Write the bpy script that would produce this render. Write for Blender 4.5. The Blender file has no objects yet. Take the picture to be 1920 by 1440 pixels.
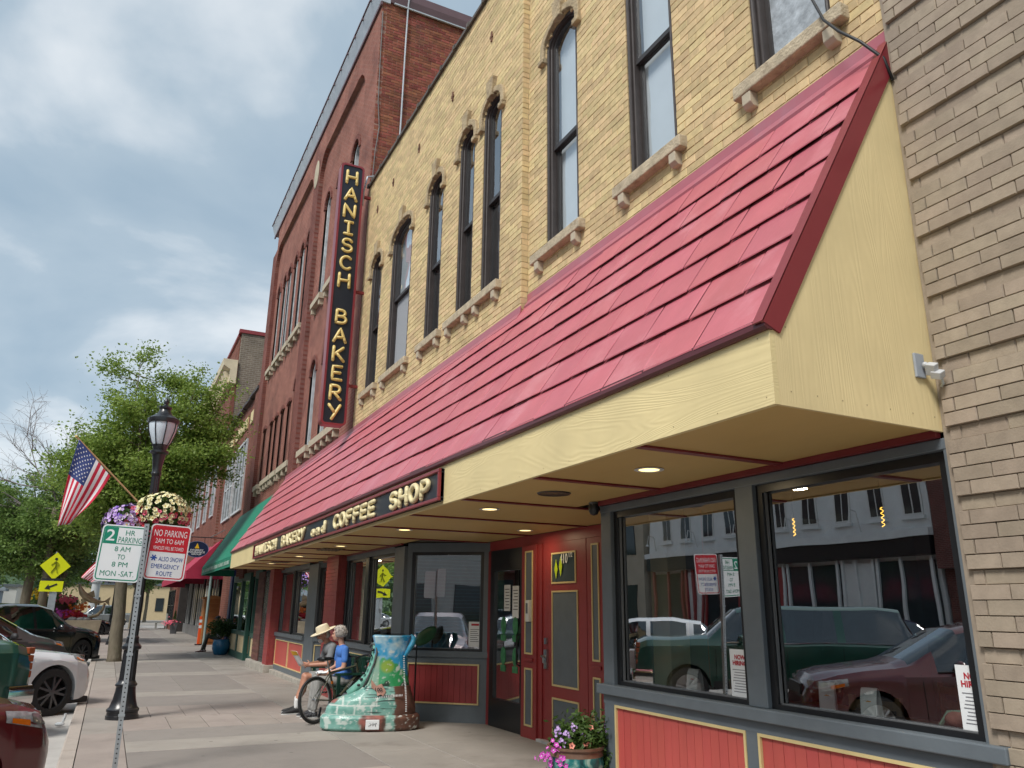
import bpy, math, random
import numpy as np
from mathutils import Vector, Matrix
random.seed(7)
S = bpy.context.scene
COL = S.collection
PI = math.pi

# ---------------------------------------------------------------- camera
cam_d = bpy.data.cameras.new('camera')
cam = bpy.data.objects.new('camera', cam_d)
COL.objects.link(cam)
cam_d.sensor_fit = 'HORIZONTAL'; cam_d.sensor_width = 36.0
cam_d.lens = 1450.0 / 1920.0 * 36.0
cam_d.clip_start = 0.05; cam_d.clip_end = 3000
_f = 1450.0
_dy = Vector(((203 - 960) / _f, -(1135 - 720) / _f, -1)).normalized()
_dz = Vector((70 / _f, 5010 / _f, -1)); _dz = (_dz - _dy * _dz.dot(_dy)).normalized()
_dx = _dy.cross(_dz)
cam.matrix_world = Matrix.Translation((0, 0, 1.6)) @ Matrix((_dx, _dy, _dz)).to_4x4()
S.camera = cam

# ---------------------------------------------------------------- sky, sun, exposure
W = bpy.data.worlds.new('World'); S.world = W; W.use_nodes = True
SUN_EL, SUN_AZ = math.radians(50), math.radians(-122)     # azimuth measured from +Y towards +X
def build_world():
    nt = W.node_tree; N = nt.nodes; L = nt.links; N.clear()
    out = N.new('ShaderNodeOutputWorld'); bg = N.new('ShaderNodeBackground'); bg.inputs[1].default_value = 0.105
    L.new(bg.outputs[0], out.inputs[0])
    sky = N.new('ShaderNodeTexSky'); sky.sky_type = 'NISHITA'; sky.sun_disc = False
    sky.sun_elevation = SUN_EL; sky.sun_rotation = SUN_AZ; sky.air_density = 1.0; sky.dust_density = 1.5; sky.ozone_density = 1.5
    tc = N.new('ShaderNodeTexCoord'); sep = N.new('ShaderNodeSeparateXYZ'); L.new(tc.outputs['Generated'], sep.inputs[0])
    def m(op, a, b=None):
        n = N.new('ShaderNodeMath'); n.operation = op
        for i, v in enumerate((a, b)):
            if v is None: continue
            if isinstance(v, (int, float)): n.inputs[i].default_value = v
            else: L.new(v, n.inputs[i])
        return n.outputs[0]
    zz = m('ADD', m('MAXIMUM', sep.outputs[2], 0.0), 0.34)
    cmb = N.new('ShaderNodeCombineXYZ'); L.new(m('DIVIDE', sep.outputs[0], zz), cmb.inputs[0]); L.new(m('DIVIDE', sep.outputs[1], zz), cmb.inputs[1])
    n1 = N.new('ShaderNodeTexNoise'); n1.inputs['Scale'].default_value = 2.0; n1.inputs['Detail'].default_value = 7; n1.inputs['Roughness'].default_value = .49; n1.inputs['Distortion'].default_value = .25
    L.new(cmb.outputs[0], n1.inputs[0])
    r1 = N.new('ShaderNodeMapRange'); r1.interpolation_type = 'SMOOTHSTEP'
    L.new(n1.outputs[0], r1.inputs[0]); r1.inputs[1].default_value = .34; r1.inputs[2].default_value = .68
    ramp = N.new('ShaderNodeValToRGB'); L.new(r1.outputs[0], ramp.inputs[0])
    e = ramp.color_ramp.elements
    e[0].position = 0; e[0].color = (.37, .49, .59, 1); e[1].position = 1; e[1].color = (.95, .985, 1.0, 1)
    k = e.new(.45); k.color = (.47, .58, .665, 1)
    mul = N.new('ShaderNodeVectorMath'); mul.operation = 'SCALE'; mul.inputs['Scale'].default_value = 3.75
    L.new(ramp.outputs[0], mul.inputs[0])
    mix = N.new('ShaderNodeMix'); mix.data_type = 'RGBA'; mix.inputs[0].default_value = .9
    L.new(sky.outputs[0], mix.inputs[6]); L.new(mul.outputs[0], mix.inputs[7]); L.new(mix.outputs[2], bg.inputs[0])
build_world()
sun_d = bpy.data.lights.new('sun', 'SUN'); sun_d.energy = 1.5; sun_d.angle = math.radians(18); sun_d.color = (1, .965, .91)
sun = bpy.data.objects.new('sun', sun_d); COL.objects.link(sun)
_sd = Vector((math.sin(SUN_AZ) * math.cos(SUN_EL), math.cos(SUN_AZ) * math.cos(SUN_EL), math.sin(SUN_EL)))
sun.rotation_euler = (-_sd).to_track_quat('-Z', 'Y').to_euler(); sun.location = (0, 0, 60)
S.view_settings.view_transform = 'Standard'; S.view_settings.look = 'None'
S.view_settings.exposure = 1.28; S.view_settings.gamma = 1.0
S.render.engine = 'CYCLES'
S.cycles.max_bounces = 5; S.cycles.diffuse_bounces = 3; S.cycles.transparent_max_bounces = 12; S.cycles.glossy_bounces = 3; S.cycles.transmission_bounces = 3
S.cycles.use_denoising = True; S.cycles.use_adaptive_sampling = True; S.cycles.adaptive_threshold = .02; S.cycles.caustics_reflective = False; S.cycles.caustics_refractive = False

# ---------------------------------------------------------------- helpers
def gz(y): return -0.005 * min(max(y, -10), 24)          # the pavement falls gently away from the camera

class MB:
    """collects geometry; build() links it as one mesh object"""
    def __init__(s): s.v = []; s.f = []; s.m = []; s.mi = 0
    def add(s, vs, fs, mi=None):
        b = len(s.v); s.v += [tuple(p) for p in vs]
        s.f += [tuple(i + b for i in f) for f in fs]; s.m += [s.mi if mi is None else mi] * len(fs)
        return s
    def box(s, x0, x1, y0, y1, z0, z1, mi=None):
        if x0 > x1: x0, x1 = x1, x0
        if y0 > y1: y0, y1 = y1, y0
        if z0 > z1: z0, z1 = z1, z0
        return s.add([(x0,y0,z0),(x1,y0,z0),(x1,y1,z0),(x0,y1,z0),(x0,y0,z1),(x1,y0,z1),(x1,y1,z1),(x0,y1,z1)],
              [(0,3,2,1),(4,5,6,7),(0,1,5,4),(1,2,6,5),(2,3,7,6),(3,0,4,7)], mi)
    def obox(s, c, size, M=None, mi=None):
        a, b, d = size[0]/2, size[1]/2, size[2]/2; M = M or Matrix.Identity(3); c = Vector(c)
        p = [c + M @ Vector(q) for q in ((-a,-b,-d),(a,-b,-d),(a,b,-d),(-a,b,-d),(-a,-b,d),(a,-b,d),(a,b,d),(-a,b,d))]
        return s.add(p, [(0,3,2,1),(4,5,6,7),(0,1,5,4),(1,2,6,5),(2,3,7,6),(3,0,4,7)], mi)
    def bar(s, a, b, w, h, up=(0,0,1), mi=None):
        a = Vector(a); b = Vector(b); d = (b - a); L = d.length; d.normalize(); u = Vector(up)
        x = d.cross(u).normalized(); z = x.cross(d)
        return s.obox((a + b) / 2, (w, L, h), Matrix((x, d, z)).transposed(), mi)
    def prism(s, poly, a0, a1, fn, mi=None):
        n = len(poly); vs = [fn(u, w, a0) for u, w in poly] + [fn(u, w, a1) for u, w in poly]
        return s.add(vs, [tuple(range(n - 1, -1, -1)), tuple(range(n, 2 * n))] + [(i, (i+1) % n, (i+1) % n + n, i + n) for i in range(n)], mi)
    def tube(s, pts, r, n=8, caps=True, mi=None, flat=1.0, closed=False):
        pts = [Vector(p) for p in pts]; k = len(pts); rr = r if isinstance(r, (list, tuple)) else [r] * k
        vs = []; prev = None
        for i, p in enumerate(pts):
            if closed: t = pts[(i+1) % k] - pts[i-1]
            else: t = pts[min(i+1, k-1)] - pts[max(i-1, 0)]
            if t.length < 1e-9: t = Vector((0,0,1))
            t.normalize()
            if prev is None:
                a = Vector((0,0,1)) if abs(t.z) < .9 else Vector((1,0,0)); x = t.cross(a).normalized()
            else: x = (prev - t * prev.dot(t)).normalized()
            prev = x; y = t.cross(x)
            for j in range(n):
                an = 2*PI*j/n; vs.append(p + x * (math.cos(an) * rr[i]) + y * (math.sin(an) * rr[i] * flat))
        fs = [(i*n+j, i*n+(j+1)%n, (i+1)*n+(j+1)%n, (i+1)*n+j) for i in range(k-1) for j in range(n)]
        if closed: fs += [((k-1)*n+j, (k-1)*n+(j+1)%n, (j+1)%n, j) for j in range(n)]
        elif caps: fs += [tuple(range(n-1, -1, -1)), tuple(range((k-1)*n, k*n))]
        return s.add(vs, fs, mi)
    def lathe(s, prof, n=16, c=(0,0,0), M=None, mi=None, caps=True):
        c = Vector(c); vs = []
        for r, z in prof:
            for j in range(n):
                q = Vector((r * math.cos(2*PI*j/n), r * math.sin(2*PI*j/n), z)); vs.append(c + (M @ q if M else q))
        k = len(prof)
        fs = [(i*n+j, i*n+(j+1)%n, (i+1)*n+(j+1)%n, (i+1)*n+j) for i in range(k-1) for j in range(n)]
        if caps: fs += [tuple(range(n-1, -1, -1)), tuple(range((k-1)*n, k*n))]
        return s.add(vs, fs, mi)
    def ell(s, c, r, nu=14, nv=9, M=None, mi=None):
        if isinstance(r, (int, float)): r = (r, r, r)
        c = Vector(c); vs = []
        for i in range(nv + 1):
            th = PI * i / nv
            for j in range(nu):
                q = Vector((r[0]*math.sin(th)*math.cos(2*PI*j/nu), r[1]*math.sin(th)*math.sin(2*PI*j/nu), -r[2]*math.cos(th)))
                vs.append(c + (M @ q if M else q))
        return s.add(vs, [(i*nu+j, i*nu+(j+1)%nu, (i+1)*nu+(j+1)%nu, (i+1)*nu+j) for i in range(nv) for j in range(nu)], mi)
    def grid(s, fn, nu, nv, mi=None):
        vs = [fn(i/nu, j/nv) for i in range(nu+1) for j in range(nv+1)]
        return s.add(vs, [(i*(nv+1)+j, (i+1)*(nv+1)+j, (i+1)*(nv+1)+j+1, i*(nv+1)+j+1) for i in range(nu) for j in range(nv)], mi)
    def mesh(s, name, off=None):
        me = bpy.data.meshes.new(name)
        vs = s.v if off is None else [(p[0]-off[0], p[1]-off[1], p[2]-off[2]) for p in s.v]
        me.from_pydata(vs, [], s.f); me.validate(clean_customdata=False) if False else None
        return me
    def build(s, name, mat, parent=None, smooth=False, world=True, bevel=0, kind=None, shadeangle=None):
        off = wloc(parent) if (parent is not None and world) else None
        me = s.mesh(name, off)
        mats = mat if isinstance(mat, (list, tuple)) else [mat]
        for q in mats: me.materials.append(q)
        if len(mats) > 1: me.polygons.foreach_set('material_index', s.m)
        if smooth: me.polygons.foreach_set('use_smooth', [True] * len(me.polygons))
        o = bpy.data.objects.new(name, me); COL.objects.link(o)
        if parent is not None: o.parent = parent
        if smooth and smooth != 'all':
            me.set_sharp_from_angle(angle=math.radians(smooth if smooth is not True and smooth > 1 else 40))
        if bevel:
            b = o.modifiers.new('bevel', 'BEVEL'); b.width = bevel; b.segments = 2; b.limit_method = 'ANGLE'; b.angle_limit = math.radians(35)
        if kind: o['kind'] = kind
        return o

def wloc(o):
    p = Vector((0,0,0))
    while o is not None: p += o.location; o = o.parent
    return p
def thing(name, label, cat, loc=(0,0,0), rz=0, group=None):
    o = bpy.data.objects.new(name, None); COL.objects.link(o); o.location = loc; o.rotation_euler = (0,0,rz); o.empty_display_size = .2
    return tag(o, label, cat, group)
def tag(o, label, cat, group=None):
    o['label'] = label; o['category'] = cat
    if group: o['group'] = group
    return o
def inst(me, name, loc, parent, rot=None, scale=None):
    o = bpy.data.objects.new(name, me); COL.objects.link(o); o.parent = parent
    o.location = Vector(loc) - wloc(parent) if parent is not None else loc
    if rot is not None: o.rotation_euler = rot
    if scale is not None: o.scale = scale
    return o
def copy_tree(o, parent=None):
    c = o.copy(); COL.objects.link(c); c.parent = parent
    for ch in list(o.children): copy_tree(ch, c)
    return c
def rotz(a): return Matrix.Rotation(a, 3, 'Z')
def rotx(a): return Matrix.Rotation(a, 3, 'X')
def roty(a): return Matrix.Rotation(a, 3, 'Y')

# ---------------------------------------------------------------- materials
MATS = {}
def newmat(name):
    m = bpy.data.materials.new(name); m.use_nodes = True; nt = m.node_tree
    return m, nt, nt.nodes['Principled BSDF']
def pm(name, col, rough=.6, var=.12, scale=3.0, bump=0.0, bscale=60.0, metal=0.0, spec=.5, per=0.0, coat=0.0, dirt=None, dirtscale=1.5, dirtamt=.5, stretch=(1,1,1), island=False, emit=None, dist=.004, spots=0, scuff=None):
    """procedural paint / stone / cloth: noise-varied colour, fine bump, optional per-piece tint and dirt patches"""
    if name in MATS: return MATS[name]
    m, nt, P = newmat(name); N = nt.nodes; L = nt.links
    geo = N.new('ShaderNodeNewGeometry'); mp = N.new('ShaderNodeMapping'); L.new(geo.outputs['Position'], mp.inputs[0]); mp.inputs['Scale'].default_value = stretch
    n = N.new('ShaderNodeTexNoise'); n.inputs['Scale'].default_value = scale; n.inputs['Detail'].default_value = 6; n.inputs['Roughness'].default_value = .6
    L.new(mp.outputs[0], n.inputs[0])
    mr = N.new('ShaderNodeMapRange'); mr.inputs[1].default_value = .25; mr.inputs[2].default_value = .75; mr.inputs[3].default_value = 1 - var; mr.inputs[4].default_value = 1 + var
    L.new(n.outputs[0], mr.inputs[0]); val = mr.outputs[0]
    if per:
        oi = N.new('ShaderNodeObjectInfo'); ad = N.new('ShaderNodeMath'); ad.operation = 'ADD'
        L.new(oi.outputs['Random'], ad.inputs[0]); L.new(geo.outputs['Random Per Island'], ad.inputs[1])
        fr = N.new('ShaderNodeMath'); fr.operation = 'FRACT'; L.new(ad.outputs[0], fr.inputs[0])
        m2 = N.new('ShaderNodeMapRange'); m2.inputs[3].default_value = 1 - per; m2.inputs[4].default_value = 1 + per * .6; L.new(fr.outputs[0], m2.inputs[0])
        mu = N.new('ShaderNodeMath'); mu.operation = 'MULTIPLY'; L.new(val, mu.inputs[0]); L.new(m2.outputs[0], mu.inputs[1]); val = mu.outputs[0]
    sc = N.new('ShaderNodeVectorMath'); sc.operation = 'SCALE'; sc.inputs[0].default_value = col[:3]; L.new(val, sc.inputs['Scale']); c = sc.outputs[0]
    if per:
        hs = N.new('ShaderNodeHueSaturation'); L.new(c, hs.inputs['Color'])
        m3 = N.new('ShaderNodeMapRange'); m3.inputs[3].default_value = .5 - per * .05; m3.inputs[4].default_value = .5 + per * .05
        fm = N.new('ShaderNodeMath'); fm.operation = 'MULTIPLY'; fm.inputs[1].default_value = 7.31; L.new(fr.outputs[0], fm.inputs[0])
        ff = N.new('ShaderNodeMath'); ff.operation = 'FRACT'; L.new(fm.outputs[0], ff.inputs[0]); L.new(ff.outputs[0], m3.inputs[0]); L.new(m3.outputs[0], hs.inputs['Hue']); c = hs.outputs[0]
    if dirt:
        d = N.new('ShaderNodeTexNoise'); d.inputs['Scale'].default_value = dirtscale; d.inputs['Detail'].default_value = 8; d.inputs['Roughness'].default_value = .68; L.new(geo.outputs['Position'], d.inputs[0])
        dr = N.new('ShaderNodeMapRange'); dr.interpolation_type = 'SMOOTHSTEP'; dr.inputs[1].default_value = .5; dr.inputs[2].default_value = .72; dr.inputs[4].default_value = dirtamt; L.new(d.outputs[0], dr.inputs[0])
        mx = N.new('ShaderNodeMix'); mx.data_type = 'RGBA'; L.new(dr.outputs[0], mx.inputs[0]); L.new(c, mx.inputs[6]); mx.inputs[7].default_value = (*dirt, 1); c = mx.outputs[2]
    if spots:      # trodden gum and drips
        vo = N.new('ShaderNodeTexVoronoi'); vo.inputs['Scale'].default_value = 2.3; L.new(geo.outputs['Position'], vo.inputs[0])
        vr = N.new('ShaderNodeMapRange'); vr.inputs[1].default_value = .05; vr.inputs[2].default_value = .07; vr.inputs[3].default_value = spots; vr.inputs[4].default_value = 0; L.new(vo.outputs['Distance'], vr.inputs[0])
        v2 = N.new('ShaderNodeTexNoise'); v2.inputs['Scale'].default_value = 1.1; v2.inputs['Detail'].default_value = 9; v2.inputs['Roughness'].default_value = .75; L.new(geo.outputs['Position'], v2.inputs[0])
        mm_ = N.new('ShaderNodeMath'); mm_.operation = 'SUBTRACT'; mm_.inputs[1].default_value = .5; L.new(v2.outputs[0], mm_.inputs[0]); ab = N.new('ShaderNodeMath'); ab.operation = 'ABSOLUTE'; L.new(mm_.outputs[0], ab.inputs[0])
        cr = N.new('ShaderNodeMapRange'); cr.inputs[1].default_value = .0; cr.inputs[2].default_value = .0035; cr.inputs[3].default_value = spots*.55; cr.inputs[4].default_value = 0; L.new(ab.outputs[0], cr.inputs[0])
        mx2 = N.new('ShaderNodeMath'); mx2.operation = 'MAXIMUM'; L.new(vr.outputs[0], mx2.inputs[0]); L.new(cr.outputs[0], mx2.inputs[1])
        mx = N.new('ShaderNodeMix'); mx.data_type = 'RGBA'; L.new(mx2.outputs[0], mx.inputs[0]); L.new(c, mx.inputs[6]); mx.inputs[7].default_value = (.10,.088,.078,1); c = mx.outputs[2]
    if scuff:      # pale scratches running down the slope
        sm2 = N.new('ShaderNodeMapping'); L.new(geo.outputs['Position'], sm2.inputs[0]); sm2.inputs['Scale'].default_value = (2.2, 9, 2.2)
        sn = N.new('ShaderNodeTexNoise'); sn.inputs['Scale'].default_value = 2.0; sn.inputs['Detail'].default_value = 8; sn.inputs['Roughness'].default_value = .7; L.new(sm2.outputs[0], sn.inputs[0])
        sr = N.new('ShaderNodeMapRange'); sr.inputs[1].default_value = .69; sr.inputs[2].default_value = .74; sr.inputs[4].default_value = .7; L.new(sn.outputs[0], sr.inputs[0])
        mx = N.new('ShaderNodeMix'); mx.data_type = 'RGBA'; L.new(sr.outputs[0], mx.inputs[0]); L.new(c, mx.inputs[6]); mx.inputs[7].default_value = (*scuff, 1); c = mx.outputs[2]
        sr2 = N.new('ShaderNodeMapRange'); sr2.inputs[1].default_value = .36; sr2.inputs[2].default_value = .25; sr2.inputs[4].default_value = .4; L.new(sn.outputs[0], sr2.inputs[0])
        mx = N.new('ShaderNodeMix'); mx.data_type = 'RGBA'; L.new(sr2.outputs[0], mx.inputs[0]); L.new(c, mx.inputs[6]); mx.inputs[7].default_value = (.30,.075,.09, 1); c = mx.outputs[2]
    L.new(c, P.inputs['Base Color'])
    P.inputs['Roughness'].default_value = rough; P.inputs['Metallic'].default_value = metal; P.inputs['Specular IOR Level'].default_value = spec
    if coat: P.inputs['Coat Weight'].default_value = coat; P.inputs['Coat Roughness'].default_value = .06
    if bump:
        b = N.new('ShaderNodeTexNoise'); b.inputs['Scale'].default_value = bscale; b.inputs['Detail'].default_value = 5; L.new(mp.outputs[0], b.inputs[0])
        bp = N.new('ShaderNodeBump'); bp.inputs['Strength'].default_value = bump; bp.inputs['Distance'].default_value = dist; L.new(b.outputs[0], bp.inputs['Height']); L.new(bp.outputs[0], P.inputs['Normal'])
    if emit: P.inputs['Emission Color'].default_value = (*emit[0], 1); P.inputs['Emission Strength'].default_value = emit[1]
    MATS[name] = m; return m
def brickmat(name, c1, c2, mortar, axis, bw=.205, bh=.075, mw=.01, rough=.85, var=.35, dirt=None, dirtamt=.35):
    """masonry too far away to pick its bricks apart"""
    m, nt, P = newmat(name); N = nt.nodes; L = nt.links
    geo = N.new('ShaderNodeNewGeometry'); sp = N.new('ShaderNodeSeparateXYZ'); L.new(geo.outputs['Position'], sp.inputs[0])
    cb = N.new('ShaderNodeCombineXYZ'); L.new(sp.outputs[axis], cb.inputs[0]); L.new(sp.outputs[2], cb.inputs[1])
    b = N.new('ShaderNodeTexBrick'); L.new(cb.outputs[0], b.inputs[0]); b.inputs['Scale'].default_value = 1.0
    b.inputs['Color1'].default_value = (*c1, 1); b.inputs['Color2'].default_value = (*c2, 1); b.inputs['Mortar'].default_value = (*mortar, 1)
    b.inputs['Brick Width'].default_value = bw; b.inputs['Row Height'].default_value = bh; b.inputs['Mortar Size'].default_value = mw; b.inputs['Mortar Smooth'].default_value = .2
    n = N.new('ShaderNodeTexNoise'); n.inputs['Scale'].default_value = 1.1; n.inputs['Detail'].default_value = 8; n.inputs['Roughness'].default_value = .65; L.new(geo.outputs['Position'], n.inputs[0])
    mr = N.new('ShaderNodeMapRange'); mr.inputs[1].default_value = .25; mr.inputs[2].default_value = .75; mr.inputs[3].default_value = 1 - var; mr.inputs[4].default_value = 1 + var; L.new(n.outputs[0], mr.inputs[0])
    sc = N.new('ShaderNodeVectorMath'); sc.operation = 'SCALE'; L.new(b.outputs[0], sc.inputs[0]); L.new(mr.outputs[0], sc.inputs['Scale']); c = sc.outputs[0]
    if dirt:
        d = N.new('ShaderNodeTexNoise'); d.inputs['Scale'].default_value = .8; d.inputs['Detail'].default_value = 9; d.inputs['Roughness'].default_value = .7; L.new(geo.outputs['Position'], d.inputs[0])
        dr = N.new('ShaderNodeMapRange'); dr.interpolation_type = 'SMOOTHSTEP'; dr.inputs[1].default_value = .5; dr.inputs[2].default_value = .68; dr.inputs[4].default_value = dirtamt; L.new(d.outputs[0], dr.inputs[0])
        mx = N.new('ShaderNodeMix'); mx.data_type = 'RGBA'; L.new(dr.outputs[0], mx.inputs[0]); L.new(c, mx.inputs[6]); mx.inputs[7].default_value = (*dirt, 1); c = mx.outputs[2]
    L.new(c, P.inputs['Base Color']); P.inputs['Roughness'].default_value = rough; P.inputs['Specular IOR Level'].default_value = .2
    bp = N.new('ShaderNodeBump'); bp.inputs['Strength'].default_value = .8; bp.inputs['Distance'].default_value = .008; bp.invert = True; L.new(b.outputs[1], bp.inputs['Height']); L.new(bp.outputs[0], P.inputs['Normal'])
    MATS[name] = m; return m
def glassmat(name, tint=(.9,.95,.95), base=.05, gain=1.6, rough=.0, wave=0.0):
    """window glass: see-through, mirror-like at a slant, slightly wavy"""
    m, nt, P = newmat(name); N = nt.nodes; L = nt.links; N.remove(P); out = N['Material Output']
    tr = N.new('ShaderNodeBsdfTransparent'); tr.inputs[0].default_value = (*tint, 1); gl = N.new('ShaderNodeBsdfGlossy'); gl.inputs['Roughness'].default_value = rough; gl.inputs[0].default_value = (.96,.98,1,1)
    fr = N.new('ShaderNodeFresnel'); g0 = N.new('ShaderNodeNewGeometry'); io = N.new('ShaderNodeMapRange'); io.inputs[3].default_value = 1.52; io.inputs[4].default_value = 1/1.52; L.new(g0.outputs['Backfacing'], io.inputs[0]); L.new(io.outputs[0], fr.inputs[0])   # same pane from either side
    ma = N.new('ShaderNodeMath'); ma.operation = 'MULTIPLY_ADD'; ma.use_clamp = True; ma.inputs[1].default_value = gain; ma.inputs[2].default_value = base; L.new(fr.outputs[0], ma.inputs[0])
    mx = N.new('ShaderNodeMixShader'); L.new(ma.outputs[0], mx.inputs[0]); L.new(tr.outputs[0], mx.inputs[1]); L.new(gl.outputs[0], mx.inputs[2]); L.new(mx.outputs[0], out.inputs[0])
    if wave:
        geo = N.new('ShaderNodeNewGeometry'); n = N.new('ShaderNodeTexNoise'); n.inputs['Scale'].default_value = 1.6; n.inputs['Detail'].default_value = 1; L.new(geo.outputs['Position'], n.inputs[0])
        bp = N.new('ShaderNodeBump'); bp.inputs['Strength'].default_value = wave; bp.inputs['Distance'].default_value = .02; L.new(n.outputs[0], bp.inputs['Height']); L.new(bp.outputs[0], gl.inputs['Normal']); L.new(bp.outputs[0], fr.inputs['Normal'])
    MATS[name] = m; return m
def vcmat(name, rough=.55, bump=.15, bscale=25, spec=.4, coat=0):
    """paint taken from the mesh's own colour layer"""
    m, nt, P = newmat(name); N = nt.nodes; L = nt.links
    a = N.new('ShaderNodeVertexColor'); a.layer_name = 'paint'; L.new(a.outputs[0], P.inputs['Base Color']); P.inputs['Roughness'].default_value = rough; P.inputs['Specular IOR Level'].default_value = spec
    P.inputs['Coat Weight'].default_value = coat
    geo = N.new('ShaderNodeNewGeometry'); b = N.new('ShaderNodeTexNoise'); b.inputs['Scale'].default_value = bscale; b.inputs['Detail'].default_value = 4; L.new(geo.outputs['Position'], b.inputs[0])
    bp = N.new('ShaderNodeBump'); bp.inputs['Strength'].default_value = bump; bp.inputs['Distance'].default_value = .01; L.new(b.outputs[0], bp.inputs['Height']); L.new(bp.outputs[0], P.inputs['Normal'])
    MATS[name] = m; return m
def leafmat(name, c1, c2, trans=.35):
    m, nt, P = newmat(name); N = nt.nodes; L = nt.links; out = N['Material Output']
    geo = N.new('ShaderNodeNewGeometry'); mx = N.new('ShaderNodeMix'); mx.data_type = 'RGBA'; mx.inputs[6].default_value = (*c1, 1); mx.inputs[7].default_value = (*c2, 1)
    n = N.new('ShaderNodeTexNoise'); n.inputs['Scale'].default_value = 1.2; n.inputs['Detail'].default_value = 3; L.new(geo.outputs['Position'], n.inputs[0])
    ad = N.new('ShaderNodeMath'); ad.operation = 'ADD'; L.new(geo.outputs['Random Per Island'], ad.inputs[0]); L.new(n.outputs[0], ad.inputs[1])
    mr = N.new('ShaderNodeMapRange'); mr.inputs[1].default_value = .35; mr.inputs[2].default_value = 1.25; L.new(ad.outputs[0], mr.inputs[0]); L.new(mr.outputs[0], mx.inputs[0]); L.new(mx.outputs[2], P.inputs['Base Color']); P.inputs['Roughness'].default_value = .5; P.inputs['Specular IOR Level'].default_value = .3
    tl = N.new('ShaderNodeBsdfTranslucent'); L.new(mx.outputs[2], tl.inputs[0]); ms = N.new('ShaderNodeMixShader'); ms.inputs[0].default_value = trans
    L.new(P.outputs[0], ms.inputs[1]); L.new(tl.outputs[0], ms.inputs[2]); L.new(ms.outputs[0], out.inputs[0]); MATS[name] = m; return m

# flat lettering: text turned into a thin mesh
def text_mb(txt, height, width=None, depth=.003, align='CENTER', bold=0.0, spacing=1.0):
    cu = bpy.data.curves.new('t', 'FONT'); cu.body = txt; cu.align_x = align; cu.align_y = 'CENTER'; cu.size = 1.0; cu.extrude = 0; cu.resolution_u = 3; cu.offset = bold; cu.space_character = spacing
    o = bpy.data.objects.new('t', cu); me = bpy.data.meshes.new_from_object(o)
    vs = np.array([v.co[:] for v in me.vertices]) if len(me.vertices) else np.zeros((0,3)); fs = [tuple(p.vertices) for p in me.polygons]
    bpy.data.objects.remove(o); bpy.data.curves.remove(cu); bpy.data.meshes.remove(me)
    if len(vs) == 0: return [], []
    mn = vs.min(0); mx = vs.max(0); sy = height / max(mx[1]-mn[1], 1e-6); sx = sy if width is None else width / (mx[0]-mn[0])
    cx = (mn[0]+mx[0])/2 if align == 'CENTER' else mn[0]; cy = (mn[1]+mx[1])/2
    return [((x-cx)*sx, (y-cy)*sy) for x, y, z in vs], fs
def put_text(mb, txt, height, width, fn, **k):
    """fn maps the text's (u,v) to a 3-D point"""
    vs, fs = text_mb(txt, height, width, **k)
    mb.add([fn(u, v) for u, v in vs], fs)
# rounded stroke alphabet for the routed signs (unit cell 0..1 high, about .7 wide)
def _arc(cx, cy, rx, ry, a0, a1, n=9):
    return [(cx + rx*math.cos(math.radians(a0+(a1-a0)*i/n)), cy + ry*math.sin(math.radians(a0+(a1-a0)*i/n))) for i in range(n+1)]
STROKE = {
 'H': (.74, [[(0,0),(.02,1)],[(.7,0),(.68,1)],[(.02,.5),(.7,.52)]]),
 'A': (.78, [[(0,0),(.4,1),(.76,0)],[(.14,.32),(.64,.34)]]),
 'N': (.76, [[(0,0),(.02,1),(.7,0),(.72,1)]]),
 'I': (.5, [[(.26,0),(.24,1)],[(0,1),(.5,1)],[(0,0),(.5,0)]]),
 'S': (.66, [_arc(.34,.74,.3,.26,25,265,10)[:-1] + _arc(.33,.25,.32,.26,85,-155,10)]),
 'C': (.72, [_arc(.4,.5,.38,.5,48,312,14)]),
 'B': (.66, [[(0,0),(.02,1)], [(.02,1)] + _arc(.3,.76,.26,.24,80,-90,7) + [(.02,.5)], [(.02,.5)] + _arc(.34,.26,.3,.26,85,-90,7) + [(0,0)]]),
 'K': (.7, [[(0,0),(.02,1)],[(.62,.98),(.05,.42)],[(.2,.56),(.68,0)]]),
 'E': (.6, [[(.56,1),(.02,.98),(0,.02),(.58,0)],[(0,.52),(.48,.53)]]),
 'R': (.68, [[(0,0),(.02,1)], [(.02,1)] + _arc(.32,.74,.28,.26,80,-90,8) + [(.04,.47)], [(.24,.48),(.66,0)]]),
 'Y': (.7, [[(0,1),(.36,.48)],[(.7,1),(.22,0)]]),
 'O': (.78, [_arc(.38,.5,.37,.5,90,450,20)]),
 'F': (.58, [[(.56,1),(.02,.98),(0,0)],[(.02,.52),(.46,.53)]]),
 'P': (.62, [[(0,0),(.02,1)], [(.02,1)] + _arc(.3,.72,.28,.28,80,-90,8) + [(.04,.43)]]),
 'a': (.5, [_arc(.22,.26,.22,.27,0,360,14), [(.45,.5),(.46,0)]]),
 'n': (.5, [[(.02,0),(.02,.52)], [(.02,.36)] + _arc(.24,.3,.2,.22,140,0,6) + [(.45,0)]]),
 'd': (.5, [_arc(.22,.26,.22,.27,0,360,14), [(.46,.98),(.46,0)]]),
}

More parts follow.
